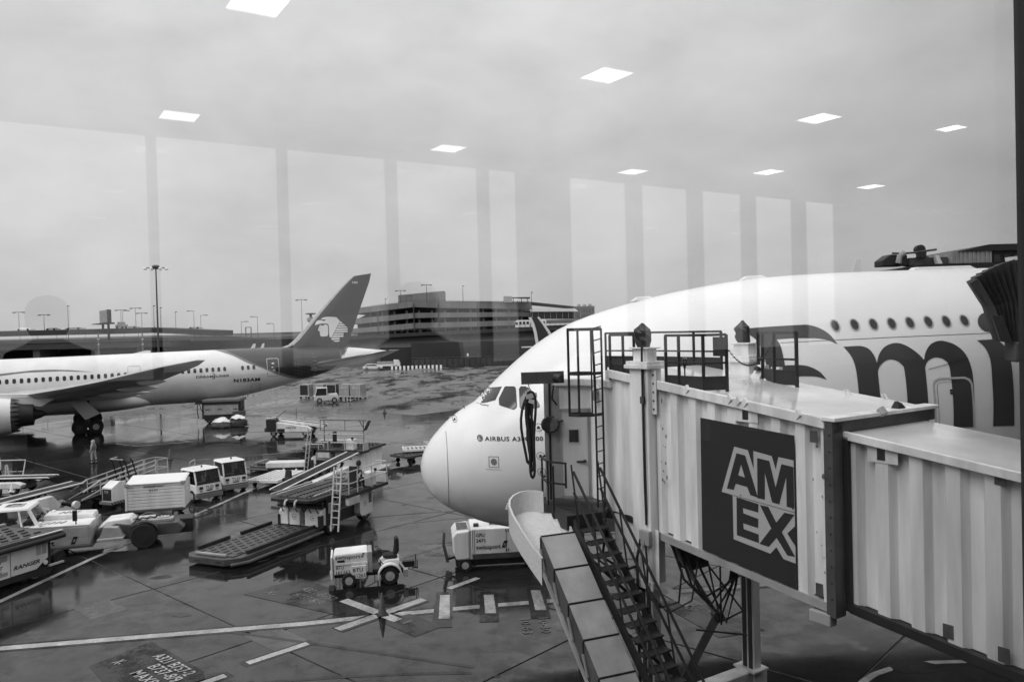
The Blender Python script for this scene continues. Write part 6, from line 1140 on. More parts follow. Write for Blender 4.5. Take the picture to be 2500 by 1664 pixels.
# rail gantry only on the far loader
gm = MB()
for x in (-5.2, -8.2): gm.cyl((x, 1.0, 1.8), (x, 1.0, 3.4), .03, 6)
gm.bar((-4.9, 1.0, 3.4), (-8.4, 1.0, 3.4), .05).bar((-4.9, 1.0, 2.7), (-8.2, 1.0, 2.7), .04).bar((-4.9, 1.0, 2.7), (-4.9, 1.0, 3.4), .04).bar((-6.8, 1.0, 2.7), (-6.8, 1.0, 3.4), .03).bar((-7.9, 1, 3.4), (-8.3, 1, 2.7), .04).build('gantry_rail', M_MID, L2); MB().hexa([(-8.4, .9, 2.75), (-8.25, .9, 2.75), (-8.25, 1.1, 2.75), (-8.4, 1.1, 2.75)], [(-8.75, .9, 3.4), (-8.6, .9, 3.4), (-8.6, 1.1, 3.4), (-8.75, 1.1, 3.4)]).build('lamp_panel', M_DK, L2)
bk = MB().box(-9.32, -9.2, .6, 3.2, .4, 1.62).build('rear_skirt', M_VEH, L2, bev=.02); MB().box(-9.35, -7.4, 3.06, 3.4, .35, 1.62).build('side_skirt', M_VEH, L2, bev=.03); MB().box(-9.9, -6.8, 3.3, 3.6, .3, .42).box(-9.9, -9.3, .5, 3.6, .3, .42).build('bumper', M_VEH, L2, bev=.03)
# ---------------------------------------------------------------- belt loaders
def belt_loader(label, loc, rz, Lb, z0, z1, wd, txt, body=(1.2, 4.4), slim=False, rails=False):
    t = thing('belt_loader', label, 'belt loader', loc, rz, 'belt loaders'); zz = lambda x: z0 + (z1 - z0) * x / Lb
    MB().xz([(0, zz(0) - .1), (Lb, zz(Lb) - .1), (Lb, zz(Lb)), (0, zz(0))], -wd / 2, wd / 2).build('belt', M_RUB, t, bev=.02)
    for s in (-1, 1): MB().xz([(-.1, zz(0) - .16), (Lb + .1, zz(Lb) - .26), (Lb + .25, zz(Lb) - .02), (Lb, zz(Lb) + .05), (0, zz(0) + .05), (-.25, zz(0) - .04)] if not slim else [(-.1, zz(0) - .02), (Lb + .1, zz(Lb) - .02), (Lb, zz(Lb) + .05), (0, zz(0) + .05)], s * (wd / 2 + .002) - (.09 if s < 0 else 0), s * (wd / 2 + .002) + (.09 if s > 0 else 0)).build('side_beam', M_MID if rails else M_VEH, t, bev=.015)
    MB().cyl((0, -wd / 2, zz(0) - .06), (0, wd / 2, zz(0) - .06), .09, 12).cyl((Lb, -wd / 2, zz(Lb) - .06), (Lb, wd / 2, zz(Lb) - .06), .09, 12).build('end_roller', M_DK, t)
    a, b = body
    bd = MB().xz([(a, .4), (b, .4), (b + .1, .62), (b - .3, min(1.15, zz(b) - .2)), (a, max(.62, zz(a) - .2))], -1.0, -.5).xz([(a, .4), (b, .4), (b + .1, .62), (b - .3, min(1.15, zz(b) - .2)), (a, max(.62, zz(a) - .2))], .5, 1.0).build('body', M_VEH, t, bev=.03)
    MB().box(a, b, -.5, .5, .3, .55).build('chassis', M_DK, t); MB().box(a + .9, a + 1.6, -1.02, -1.0, .44, .72).box(a + .9, a + 1.6, 1.0, 1.02, .44, .72).build('wheel_arch', M_DK, t)
    for x in (a + .5, b - .5): [wheel(t, x, s * .82, .3, .22) for s in (-1, 1)]
    MB().bar((b - .6, .3, .6), (Lb * .8, .3, zz(Lb * .8) - .15), .09).bar((b - .6, -.3, .6), (Lb * .8, -.3, zz(Lb * .8) - .15), .09).build('lift_strut', M_DK, t)
    sc = MB()
    for k in range(4):
        x0 = a + .3 + k * (b - a) / 5; x1 = x0 + (b - a) / 4
        for s in (-.42, .42): sc.bar((x0, s, .45), (x1, s, max(.6, zz(x1) - .18)), .055).bar((x1, s, .45), (x0, s, max(.6, zz(x0) - .18)), .055)
    for k in range(5): x0 = .5 + k * (Lb - 1) / 4; sc.bar((x0, -wd / 2, zz(x0) - .2), (x0, wd / 2, zz(x0) - .2), .06)
    sc.build('scissor_frame', M_DK, t)
    for k in range(3): MB().tube([(a + .2, -.3 + k * .3, .7), (a - .2, -.25 + k * .25, .55), (a - .1, -.2 + k * .2, .9), (a + .4, -.3 + k * .3, .95)], .03, 6).build('hydraulic_hose', M_RUB, t)
    MB().box(a - .35, a + .05, -.95, -.6, .42, .8).build('tool_box', M_MID, t, bev=.03); MB().lathe([(.05, 0), (.1, .02), (.1, .12), (.04, .15)], c=(b - .4, .8, 1.0), n=10).build('beacon', M_DK, t)
    for s in (-1, 1):
        for k in range(3): MB().cyl((.9 + k * .14, s * (wd / 2 + .1), zz(1) - .08), (.9 + k * .14, s * (wd / 2 + .12), zz(1) - .08), .04, 8).build('port', M_DK, t)
    if txt:
        for f, y in (('R', -1.005), ('L', 1.005)): ltext(bd, txt, .24, (a + 1.7 if f == 'R' else b - .6), y, .72, f, .02, 1.0)
    st = MB().xz([(a - .5, .5), (a, .5), (a, .9), (a - .1, .95), (a - .12, 1.35), (a - .22, 1.35), (a - .3, .95), (a - .5, .9)], .55, .98).build('driver_seat', M_RUB, t, bev=.03)
    MB().cyl((b - 1.2, .75, .9), (b - 1.5, .75, 1.4), .03, 6).build('steering_column', M_DK, t)
    if rails:
        r = MB(); xs_ = [Lb * k / 4 for k in range(1, 5)]
        for s in (-1, 1):
            for x in xs_: r.bar((x, s * (wd / 2 + .1), zz(x)), (x, s * (wd / 2 + .1), zz(x) + .8), .04)
            for u in (.28, .54, .8): r.bar((xs_[0], s * (wd / 2 + .1), zz(xs_[0]) + u), (xs_[-1], s * (wd / 2 + .1), zz(xs_[-1]) + u), .045)
            r.bar((xs_[0], s * (wd / 2 + .1), zz(xs_[0]) + .8), (xs_[0] - 1.1, s * (wd / 2 + .1), zz(xs_[0]) + .35), .07); r.bar((xs_[0], s * (wd / 2 + .1), zz(xs_[0]) + .28), (xs_[0] - 1.2, s * (wd / 2 + .1), zz(0) + .1), .05)
        r.build('hand_rail', M_RAIL, t)
    return t
belt_loader('belt loader sloping up between the white roller dolly and the near container loader', (-13.5, 44.8, 0), math.atan2(.85, .525), 6.2, .55, 1.75, .85, 'swissport', (1.8, 5.2), slim=True)
b2 = belt_loader('small belt loader parked alone on the wet apron under the tail of the twin jet', (-22.6, 73.6, 0), R(-6), 5.2, 1.65, .95, .7, 'DELTA', (.2, 4.2)); MB().box(.1, 1.0, -1.15, -.2, .5, 1.6).build('engine_box', M_DK, b2, bev=.04); MB().cyl((.6, 0, 1.6), (1.6, 0, 2.3), .03, 6).cyl((2.4, .4, 1.4), (2.4, .4, 2.5), .02, 6).build('mast_rod', M_DK, b2)
belt_loader('long belt loader running past the pushback tractor cab', (-29.2, 36.2, 0), math.atan2(7.6, 5.05), 9.1, .75, 1.45, .95, 'swissport', (3.2, 7.6), slim=True)
belt_loader('belt loader pointing its white tapered nose towards the walking worker', (-35.5, 49.3, 0), R(-3), 7.0, .9, .95, .9, None, (.6, 5.6), slim=True)
b5 = belt_loader('belt loader with pale hand rails all along its boom behind the baggage cart', (-24.05, 43.15, 0), math.atan2(.92, .38), 5.2, .5, 1.15, .8, None, (1.6, 4.4), slim=True, rails=True)
eb = MB().xz([(.8, .42), (1.95, .42), (1.95, .75), (1.6, .95), (1.75, 1.4), (1.35, 1.5), (.8, 1.2)], -1.95, -1.2).build('engine_box', M_VEH, b5, bev=.03); MB().box(.778, .799, -1.9, -1.27, .5, 1.12).build('grille', M_DK, eb); ltext(eb, 'TLD', .18, .775, -1.4, .92, 'B', .02, .3, M_RAIL); MB().box(.7, 1.95, -1.98, -1.1, .3, .44).build('bumper', M_STRIPE, eb)
for s in (-1, 1): MB().lathe([(.06, -.1), (.2, -.1), (.22, 0), (.2, .1), (.06, .1)], c=(-.3, s * .55, .45), ax='y', n=16).build('guide_wheel', M_VEH, b5)
MB().cyl((-.3, -.55, .45), (-.3, .55, .45), .1, 10).build('axle', M_DK, b5)
for k in range(4): MB().tube([(3.3 + k % 2 * .5, -.5 + (k // 2) * 1.0, 1.0), (3.2 + k % 2 * .5, -.5 + (k // 2) * 1., 1.5), (3.0 + k % 2 * .5, -.5 + (k // 2) * 1., 2.2), (2.85 + k % 2 * .5, -.5 + (k // 2) * 1., 2.35)], .045, 6).build('hose_arm', M_RUB, b5)
MB().bar((2.85, .5, 2.36), (3.35, .5, 2.4), .05).bar((2.85, -.5, 2.36), (2.85, .5, 2.36), .04).build('arm_bar', M_RAIL, b5); rr_ = MB()
for x in (5.3, 6.1): rr_.bar((x, -.5, 1.0), (x, -.5, 1.95), .035).bar((x, .5, 1.0), (x, .5, 1.95), .035)
for z in (1.4, 1.95): rr_.bar((5.3, -.5, z), (6.1, -.5, z), .035).bar((5.3, .5, z), (6.1, .5, z), .035).bar((6.1, -.5, z), (6.1, .5, z), .035)
rr_.build('end_rail', M_RAIL, b5)
# ---------------------------------------------------------------- tow tractors with cabs
def tow_tractor(label, front, fwd, hgt=1.85, wd=1.45):
    rz = math.atan2(fwd[1], fwd[0]); t = thing('tow_tractor', label, 'tow tractor', (front[0] - 1.2 * fwd[0], front[1] - 1.2 * fwd[1], 0), rz, 'cab tow tractors'); w = wd / 2
    MB().xz([(-1.9, .3), (1.12, .3), (1.2, .5), (1.14, .98), (.2, 1.0), (.1, .78), (-1.9, .78)], -w, w).build('body', M_VEH, t, bev=.04)
    MB().box(1.0, 1.26, -w - .02, w + .02, .2, .46).build('bumper', M_STRIPE, t, bev=.02); MB().box(1.0, 1.2, -w, w, .461, .52).build('sill', M_DK, t)
    cb = MB()
    for s in (-1, 1):
        cb.bar((1.12, s * (w - .04), .98), (.92, s * (w - .06), hgt - .06), .07, .06).bar((-.3, s * (w - .05), .78), (-.3, s * (w - .06), hgt - .06), .07)
    cb.build('cab_frame', M_VEH, t); MB().hexa([(1.0, -w, hgt - .08), (1.0, w, hgt - .08), (-.45, w, hgt - .08), (-.45, -w, hgt - .08)], [(.85, -w + .08, hgt + .03), (.85, w - .08, hgt + .03), (-.4, w - .08, hgt + .03), (-.4, -w + .08, hgt + .03)]).build('roof', M_WHITE, t, bev=.03)
    MB().bar((1.03, -w, hgt - .07), (1.03, w, hgt - .07), .05).bar((1.14, -w + .05, .99), (1.14, w - .05, .99), .03).build('gasket', M_RUB, t)
    MB().hexa([(1.1, -w + .08, 1.0), (1.12, -w + .08, 1.0), (1.12, w - .08, 1.0), (1.1, w - .08, 1.0)], [(.92, -w + .1, hgt - .1), (.94, -w + .1, hgt - .1), (.94, w - .1, hgt - .1), (.92, w - .1, hgt - .1)]).build('windscreen', M_TINT, t)
    for s in (-1, 1): MB().xz([(1.02, 1.02), (.86, hgt - .1), (-.25, hgt - .1), (-.25, .82), (.95, .82)], s * (w - .05) - .01, s * (w - .05) + .01).build('side_window', M_TINT, t)
    MB().box(-.31, -.29, -w + .1, w - .1, .85, hgt - .1).build('rear_window', M_TINT, t)
    for k in range(6): MB().bar((-.27, -w + .2 + k * (2 * w - .4) / 5, .8), (-.27, -w + .2 + k * (2 * w - .4) / 5, hgt - .1), .025).build('guard_bar', M_DK, t)
    MB().xz([(-.2, .78), (.25, .78), (.25, .95), (-.05, .98), (-.1, 1.5), (-.2, 1.5)], -.28, .28).build('seat', M_RUB, t, bev=.04); MB().box(.55, 1.05, -w + .12, w - .12, .8, 1.02).build('dashboard', M_DK, t, bev=.03)
    for s in (-1, 1):
        for k in range(3): MB().box(1.17, 1.21, s * .5 + k * .075 - .11, s * .5 + k * .075 - .05, .72, .86).build('lamp_slot', M_DK, t)
        MB().box(1.17, 1.205, s * .5 - .1, s * .5 + .08, .58, .67).build('fog_lamp', M_VEH2, t)
    ltext(t, 'TLD', .25, 1.207, -.25, .7, 'F', .012, .5); lshape(t, [[(-.2, .58), (.16, .58), (.22, .66), (-.2, .66)]], 1.206, 0, 0, 'F', M_MID, 'badge')
    MB().lathe([(.05, 0), (.05, .08), (.02, .1)], c=(.3, .1, hgt + .03), n=10).build('beacon', M_DK, t)
    MB().bar((.98, -w + .12, hgt - .16), (1.08, w - .4, 1.05), .018).build('wiper', M_RUB, t); MB().cyl((.7, .3, 1.05), (.6, .3, 1.25), .17, 14).build('steering_wheel', M_RUB, t)
    for x in (.7, -1.3): [wheel(t, x, s * (w - .1), .34, .24) for s in (-1, 1)]
    return t
tow_tractor('white cab tow tractor parked apart with its front squared to the terminal', (-16.65, 47.3), (.66, -.75)); tow_tractor('white cab tow tractor tucked against the end of the baggage cart', (-17.35, 45.0), (.8, -.6), 1.8, 1.6)
# ---------------------------------------------------------------- baggage cart
BC = thing('baggage_cart', 'white slatted baggage cart numbered 5177 with pitched lid', 'baggage cart', (-18.75, 41.65, 0), math.atan2(.22, .975))
MB().box(-1.43, 1.43, -.77, .77, .36, .48).build('chassis', M_MID, BC, bev=.02); MB().box(-1.36, 1.36, -.7, .7, .48, 1.72).build('liner', M_VEH2, BC)
for k in range(8):
    z = .5 + k * .165
    for y in (-.76, .715): MB().box(-1.38, 1.34, y, y + .045, z, z + .145).build('slat', M_VEH, BC, bev=.012)
    for x in (-1.43, 1.385): MB().box(x, x + .045, -.7, .7, z, z + .145).build('slat', M_VEH, BC, bev=.012)
for x in (-1.42, 1.36):
    for y in (-.78, .72): MB().box(x - .02, x + .08, y - .005, y + .065, .48, 1.82).build('corner_post', M_VEH, BC, bev=.01)
MB().hexa([(-1.45, -.82, 1.80), (1.45, -.82, 1.80), (1.45, .8, 1.98), (-1.45, .8, 1.98)], [(-1.3, -.8, 1.86), (1.3, -.8, 1.86), (1.38, .8, 2.05), (-1.38, .8, 2.05)]).build('lid', M_WHITE, BC, bev=.02); MB().box(1.25, 1.46, -.85, -.7, 1.74, 1.87).box(-1.46, -1.25, -.85, -.7, 1.74, 1.87).build('lid_clip', M_VEH2, BC)
ltext(BC, 'SWISSPORT', .17, -.55, -.767, 1.6, 'R', .015, 1.0); ltext(BC, '5177', .17, -.28, -.767, 1.4, 'R', .015, .42)
for x in (-.95, .95): [wheel(BC, x, s * .6, .2, .14) for s in (-1, 1)]
MB().tube([(1.45, 0, .35), (2.2, .05, .2), (2.7, .1, .08)], .04, 6).build('tow_bar', M_MID, BC)
# ---------------------------------------------------------------- pushback tractor
PB = thing('pushback_tractor', 'big low white pushback tractor with slanted cab windows and huge rear tyres', 'pushback tractor', (-20.2, 35.0, 0), math.atan2(.30, .954))
MB().xz([(-4.5, .42), (1.45, .42), (1.5, .7), (1.5, 1.28), (-.9, 1.34), (-4.5, 1.3)], -1.2, 1.2).build('body', M_VEH2, PB, bev=.04)
MB().xz([(-4.4, 1.301), (-1.0, 1.341), (1.45, 1.285), (1.45, 1.34), (-1.0, 1.41), (-4.4, 1.37)], -1.2, -.2).build('deck', M_VEH, PB, bev=.02); MB().xz([(-.75, 1.345), (1.4, 1.285), (1.35, 1.5), (-.6, 1.6)], .25, 1.2).build('engine_cover', M_VEH, PB, bev=.05); MB().xz([(-1.0, 1.342), (1.45, 1.288), (1.45, 1.32), (-1.0, 1.38)], -.19, .24).build('deck', M_VEH, PB)
def slots(y, x0, n, z0):
    for k in range(n): MB().hexa([(x0 + k * .22, y, z0), (x0 + k * .22 + .05, y, z0), (x0 + k * .22 + .22, y + .36, z0 - .002), (x0 + k * .22 + .17, y + .36, z0 - .002)], [(x0 + k * .22, y, z0 + .012), (x0 + k * .22 + .05, y, z0 + .012), (x0 + k * .22 + .22, y + .36, z0 + .01), (x0 + k * .22 + .17, y + .36, z0 + .01)]).build('vent_slot', M_DK, PB)
slots(-.75, -.45, 4, 1.388); slots(.45, -.1, 4, 1.574); slots(-1.15, -1.9, 5, 1.402)
cab_b = [(-2.75, -.85), (-.6, -.85), (-.6, .95), (-2.75, .95)]; cab_t = [(-2.3, -.66), (-1.0, -.66), (-1.0, .85), (-2.3, .85)]; hz_ = 2.12
MB().hexa([(a, b, 1.36) for a, b in cab_b], [(a * .999, b * .98, hz_ - .1) for a, b in cab_t]).build('cab_glass', M_TINT, PB)
for y in (-.35, .45): MB().xz([(-2.3, 1.38), (-1.75, 1.38), (-1.75, 1.5), (-2.1, 1.52), (-2.15, 1.95), (-2.28, 1.95)], y - .2, y + .2).build('seat', M_RUB, PB, bev=.04)
MB().box(-1.2, -.85, -.7, .8, 1.38, 1.55).build('dashboard', M_DK, PB, bev=.03)
cf = MB()
for (a, b), (c, d) in zip(cab_b, cab_t): cf.bar((a, b, 1.36), (c, d, hz_), .11, .1)
for u in (.16, .72): 
    p0 = Vector((-2.75, -.85, 1.36)).lerp(Vector((-.6, -.85, 1.36)), u); p1 = Vector((-2.3, -.66, hz_)).lerp(Vector((-1.0, -.66, hz_)), u); cf.bar(p0, p1, .07)
cf.build('cab_frame', M_VEH, PB); MB().hexa([(-2.4, -.75, hz_ - .07), (-.9, -.75, hz_ - .07), (-.9, .93, hz_ - .07), (-2.4, .93, hz_ - .07)], [(-2.33, -.7, hz_ + .04), (-.97, -.7, hz_ + .04), (-.97, .88, hz_ + .04), (-2.33, .88, hz_ + .04)]).build('cab_roof', M_WHITE, PB, bev=.03)
MB().box(-2.0, -1.3, -.2, .4, hz_ + .041, hz_ + .06).build('roof_hatch', M_VEH2, PB); MB().tube([(-2.0, 0, hz_ + .06), (-1.7, .05, hz_ + .12), (-1.4, 0, hz_ + .1)], .02, 6).build('wiper', M_DK, PB)
MB().box(-.5, -.3, .85, 1.1, 1.38, 1.66).box(-.55, -.38, -1.1, -.92, 1.4, 1.58).build('mirror', M_WHITE, PB, bev=.06)
for x0, x1 in ((-4.3, -2.2), (-2.15, .2), (.25, 1.4)): MB().box(x0, x1, -1.215, -1.2, .8, 1.24).build('side_panel', M_VEH2, PB, bev=.008); MB().box(x0, x1, -1.215, -1.2, .5, .77).build('side_panel', M_VEH2, PB, bev=.008)
ltext(PB, 'swissport', .3, -1.4, -1.222, .56, 'R', .025, 1.5); handler_logo(PB, .7, -1.222, .54, .32, 'R')
MB().cyl((.9, -1.05, 1.3), (.9, -1.05, 1.75), .03, 6).box(.78, .95, -1.12, -.98, 1.5, 1.95).build('lamp_bracket', M_RUB, PB, bev=.03); MB().box(-4.6, 1.55, -1.25, 1.25, .36, .44).build('skirt', M_MID, PB)
for x in (-3.3, -.2): [wheel(PB, x, s * .95, .36, .3, True, .6) for s in (-1, 1)]
rc = MB().xz([(1.5, .35), (5.0, .45), (5.2, .7), (4.9, .95), (2.9, 1.0), (2.4, 1.12), (1.6, .9)], -.55, .55).build('rear_chassis', M_MID, PB, bev=.04); MB().xz([(1.62, .95), (2.0, 1.25), (2.9, 1.3), (3.1, 1.1), (3.0, .98)], -.5, .75).build('coupling_cover', M_VEH, PB, bev=.05)
MB().xz([(1.7, .5), (2.75, .5), (2.75, .62), (1.7, .62)], -1.2, -.5).xz([(1.75, .62), (2.7, .62), (2.5, 1.02), (1.95, 1.08)], -.95, -.52).build('side_step', M_VEH2, PB, bev=.02); MB().box(3.3, 4.7, -.3, .3, .96, 1.1).build('cylinder_cover', M_VEH2, PB, bev=.03); MB().box(4.6, 5.5, .1, 1.1, .3, .95).build('tail_box', M_DK, PB, bev=.04)
MB().box(3.2, 3.9, .1, .5, 1.1, 1.17).box(4.0, 4.5, -.1, .3, 1.1, 1.15).build('hydraulic_block', M_RAIL, PB, bev=.02)
for k in range(5): MB().tube([(2.9 + k * .3, -.4 + .15 * k, 1.05), (3.1 + k * .3, -.3 + .1 * k, 1.22), (3.4 + k * .3, -.1 + .1 * k, 1.08)], .025, 6).build('hydraulic_hose', M_RUB, PB)
for s in (-1, 1): wheel(PB, 3.55, s * .9, .55, .42, True, .52, M_DK)
for s in (-1, 1):
    fd = MB(); a0 = [R(20 + 16 * k) for k in range(9)]
    for a, b in zip(a0[:-1], a0[1:]): fd.hexa([(3.55 + .62 * math.cos(a), s * .68, .55 + .62 * math.sin(a)), (3.55 + .62 * math.cos(b), s * .68, .55 + .62 * math.sin(b)), (3.55 + .62 * math.cos(b), s * 1.05, .55 + .62 * math.sin(b)), (3.55 + .62 * math.cos(a), s * 1.05, .55 + .62 * math.sin(a))], [(3.55 + .66 * math.cos(a), s * .68, .55 + .66 * math.sin(a)), (3.55 + .66 * math.cos(b), s * .68, .55 + .66 * math.sin(b)), (3.55 + .66 * math.cos(b), s * 1.05, .55 + .66 * math.sin(b)), (3.55 + .66 * math.cos(a), s * 1.05, .55 + .66 * math.sin(a))])
    fd.build('fender', M_DK, PB)
# ---------------------------------------------------------------- flat-deck loader in the near corner (its cabinet side faces the window)
RG = thing('cargo_loader', 'loader with roller deck over white cabinets lettered in slanted capitals', 'cargo loader', (-18.55, 31.35, 0), math.atan2(.93, .36))
MB().xz([(-.05, .42), (-.05, 1.5), (-6, 1.5), (-6, .42)], -.02, 2.4).build('frame', M_DK, RG)
for x0, x1 in ((-.08, -1.62), (-1.66, -2.75), (-2.8, -4.0), (-4.05, -5.6)):
    p_ = MB().xz([(x1, .46), (x0 - (.5 if x0 > -.1 else 0), .46), (x0, .8 if x0 > -.1 else .46), (x0, 1.47), (x1, 1.47)], -.1, 0).build('cabinet_door', M_VEH, RG, bev=.015)
    if x0 > -.1:
        for k in range(2): MB().box(x0 - .5 + k * .24, x0 - .3 + k * .24, -.108, -.1, .98, 1.38).build('vent', M_VEH2, p_)
        ltext(p_, 'RANGER', .2, x1 + .08, -.106, .68, 'R', .035, 1.1, M_DK, .3)
    elif x0 > -2: [MB().box(x0 - .8 + k * .4, x0 - .5 + k * .4, -.108, -.1, z, z + h_).build('vent', M_VEH2, p_) for k in (0, 1) for z, h_ in ((1.1, .22), (.56, .14))]; swirl_logo(p_, -2.2, -.106, .9, .42, 'R')
    else: ltext(p_, '2207', .18, x0 - .55, -.106, 1.2, 'R', .02, .42, M_DK); MB().box(x0 - .5, x0 - .1, -.108, -.1, .7, .84).build('vent', M_VEH2, p_)
dk_ = MB().xz([(.55, 1.52), (.55, 1.66), (.4, 1.72), (-6, 1.72), (-6, 1.52)], -.3, 3.0).build('deck', M_DK, RG, bev=.03); MB().cyl((.5, -.3, 1.55), (-6, -.3, 1.55), .11, 12).build('edge_tube', M_DK, dk_, True); MB().box(-6, .2, 0, 2.9, 1.722, 1.75).build('deck_plate', M_ROLL, dk_)
for i in range(12):
    for j in range(6): o = link('roller', bu, dk_); o.location = (-.2 - i * .45 - (j % 2) * .2, .3 + j * .45, 1.75)
MB().box(-.9, .5, -.28, -.12, 1.73, 1.76).build('edge_strip', M_RAIL, dk_); MB().box(-4, -.9, -.26, -.1, 1.73, 1.755).build('edge_strip', M_MID, dk_); MB().box(-1.4, -1.2, .9, 2.9, 1.76, 1.9).box(-.4, .3, 2.7, 2.85, 1.76, 1.84).build('guide_bar', M_VEH2, dk_, bev=.01)
MB().lathe([(.02, -.03), (.09, -.02), (.09, .02)], c=(-.2, -.1, .62), ax='y', n=12).build('marker_lamp', M_LAMP, RG); MB().box(-.1, .55, -.2, -.1, .42, .5).build('step', M_RAIL, RG, bev=.01); MB().box(-6, .1, -.08, 2.4, .22, .44).build('skirt', M_DK, RG); MB().box(-.1, .2, .1, 2.2, .4, 1.4).build('end_panel', M_DK, RG)
MB().bar((-.1, 1.2, .4), (1.5, 1.2, .4), .16, .14).build('front_beam', M_DK, RG); wheel(RG, 1.35, 1.15, .3, .24, True, .5, M_DK)
for x in (-.9, -4.6): [wheel(RG, x, y, .38, .28) for y in (.3, 2.1)]
# ---------------------------------------------------------------- pallet dollies
def pallet_dolly(label, x, y, rz, Ld, Wd, m, num=None, zt_=.5):
    t = thing('pallet_dolly', label, 'pallet dolly', (x, y, 0), rz, 'roller pallet dollies')
    MB().box(-Ld / 2, Ld / 2, -Wd / 2, -Wd / 2 + .1, zt_ - .18, zt_).box(-Ld / 2, Ld / 2, Wd / 2 - .1, Wd / 2, zt_ - .18, zt_).box(-Ld / 2, -Ld / 2 + .1, -Wd / 2 + .1, Wd / 2 - .1, zt_ - .18, zt_).box(Ld / 2 - .1, Ld / 2, -Wd / 2 + .1, Wd / 2 - .1, zt_ - .18, zt_).build('frame', m, t, bev=.015)
    MB().box(-Ld / 2 + .1, Ld / 2 - .1, -Wd / 2 + .1, Wd / 2 - .1, zt_ - .14, zt_ - .1).build('tray', M_DK, t)
    n = max(5, int(Ld / .3)); k5 = max(3, int(Wd / .42))
    pr = MB().xz([(-.075, 0), (.075, 0), (.06, .07), (-.06, .07)], -.12, .12).mesh('roller', m)
    for i in range(n):
        for j in range(k5):
            o = link('roller', pr, t); o.location = (-Ld / 2 + .25 + i * (Ld - .5) / (n - 1), -Wd / 2 + .3 + j * (Wd - .6) / (k5 - 1), zt_ - .1)
    for sx in (-1, 1):
        for sy in (-1, 1): wheel(t, sx * (Ld / 2 - .5), sy * (Wd / 2 - .25), .17, .12, False)
    MB().bar((Ld / 2, 0, zt_ - .12), (Ld / 2 + .9, 0, .1), .06).build('tow_bar', m, t)
    for sx in (-1, 1):
        for k in range(2): MB().box(sx * (Ld / 2 - .06) - .03, sx * (Ld / 2 - .06) + .03, -.5 + k * .9, -.4 + k * .9, zt_, zt_ + .11).build('stop', m, t)
    if num: ltext(t, num, .16, -Wd * 0 - Ld / 2 - .004, .6, zt_ - .16, 'B', .015, .4)
    return t
pallet_dolly('white roller dolly numbered 1533 with many pale roller plates', -15.0, 49.9, math.atan2(.97, .24), 3.4, 2.1, M_WHITE, '1533', .5)
d1 = pallet_dolly('dark steel roller dolly carrying a white roller tray, beside the jumbo nose tip', -7.35, 56.6, R(46), 2.4, 1.9, M_MID, None, .62)
t_ = pallet_dolly('white roller tray lying on the dark steel dolly beside the nose', -7.0, 57.8, R(12), 2.3, 1.6, M_WHITE, None, .85)
pallet_dolly('pale roller dolly half hidden behind the jumbo nose', -5.6, 61.5, R(20), 2.6, 1.8, M_RAIL, None, .7)
cart_ = thing('tool_cabinet', 'long low white box standing between the two roller decks', 'cabinet', (-15.2, 53.0, 0), R(2)); MB().box(-1.3, 1.3, -.5, .5, .5, .85).build('box', M_VEH, cart_, bev=.03); MB().box(-1.2, 1.2, -.4, .4, .2, .49).build('frame', M_DK, cart_); [wheel(cart_, k, s * .4, .17, .12, False) for k in (-1, 1) for s in (-1, 1)]; MB().box(1.3, 1.9, -.45, .45, .3, 1.0).build('drum_box', M_RUB, cart_, bev=.05)
# ---------------------------------------------------------------- lower-deck loader and covered bags under the tail
LL = thing('hold_loader', 'grey hold loader with striped bumper raised under the rear fuselage', 'hold loader', (-31.3, 86.4, 0), R(5))
MB().box(-1.9, 1.7, -1.4, 1.4, .9, 2.25).build('body', M_VEH2, LL, bev=.04); MB().box(-1.9, 1.7, -1.44, -1.4, 2.0, 2.26).build('dark_band', M_DK, LL); MB().box(-2.0, 1.9, -1.5, 1.4, 2.28, 2.55).build('striped_bumper', M_STRIPE, LL, bev=.03)
MB().box(-2.75, -2.0, -1.5, .5, 2.1, 2.55).box(-2.1, -1.9, -1.3, 0, .5, 2.2).box(1.75, 1.95, -1.3, 0, .7, 2.3).build('lift_post', M_DK, LL); MB().box(-1.85, 1.65, -1.35, 1.35, .3, .89).build('chassis', M_DK, LL); MB().box(1.2, 2.4, -1.9, -1.1, .75, 1.25).build('tool_basket', M_MID, LL, bev=.03); MB().bar((2.0, -1.5, 1.25), (2.3, -1.5, 1.75), .2, .1).build('lever', M_DK, LL)
for x in (-1.5, -.2, 1.4): MB().box(x - .25, x + .2, -1.42, -1.41, 1.45, 1.52).build('handle', M_DK, LL)
for k in (-1.4, 1.2): [wheel(LL, k, s * 1.1, .36, .28) for s in (-1, 1)]
MB().tube([(-2.5, -1.4, 2.1), (-2.55, -1.45, 1.4), (-2.45, -1.4, .6)], .05, 6).tube([(-2.3, -1.4, 2.1), (-2.2, -1.4, 1.6), (-2.0, -1.4, 1.2)], .04, 6).build('hose', M_RUB, LL)
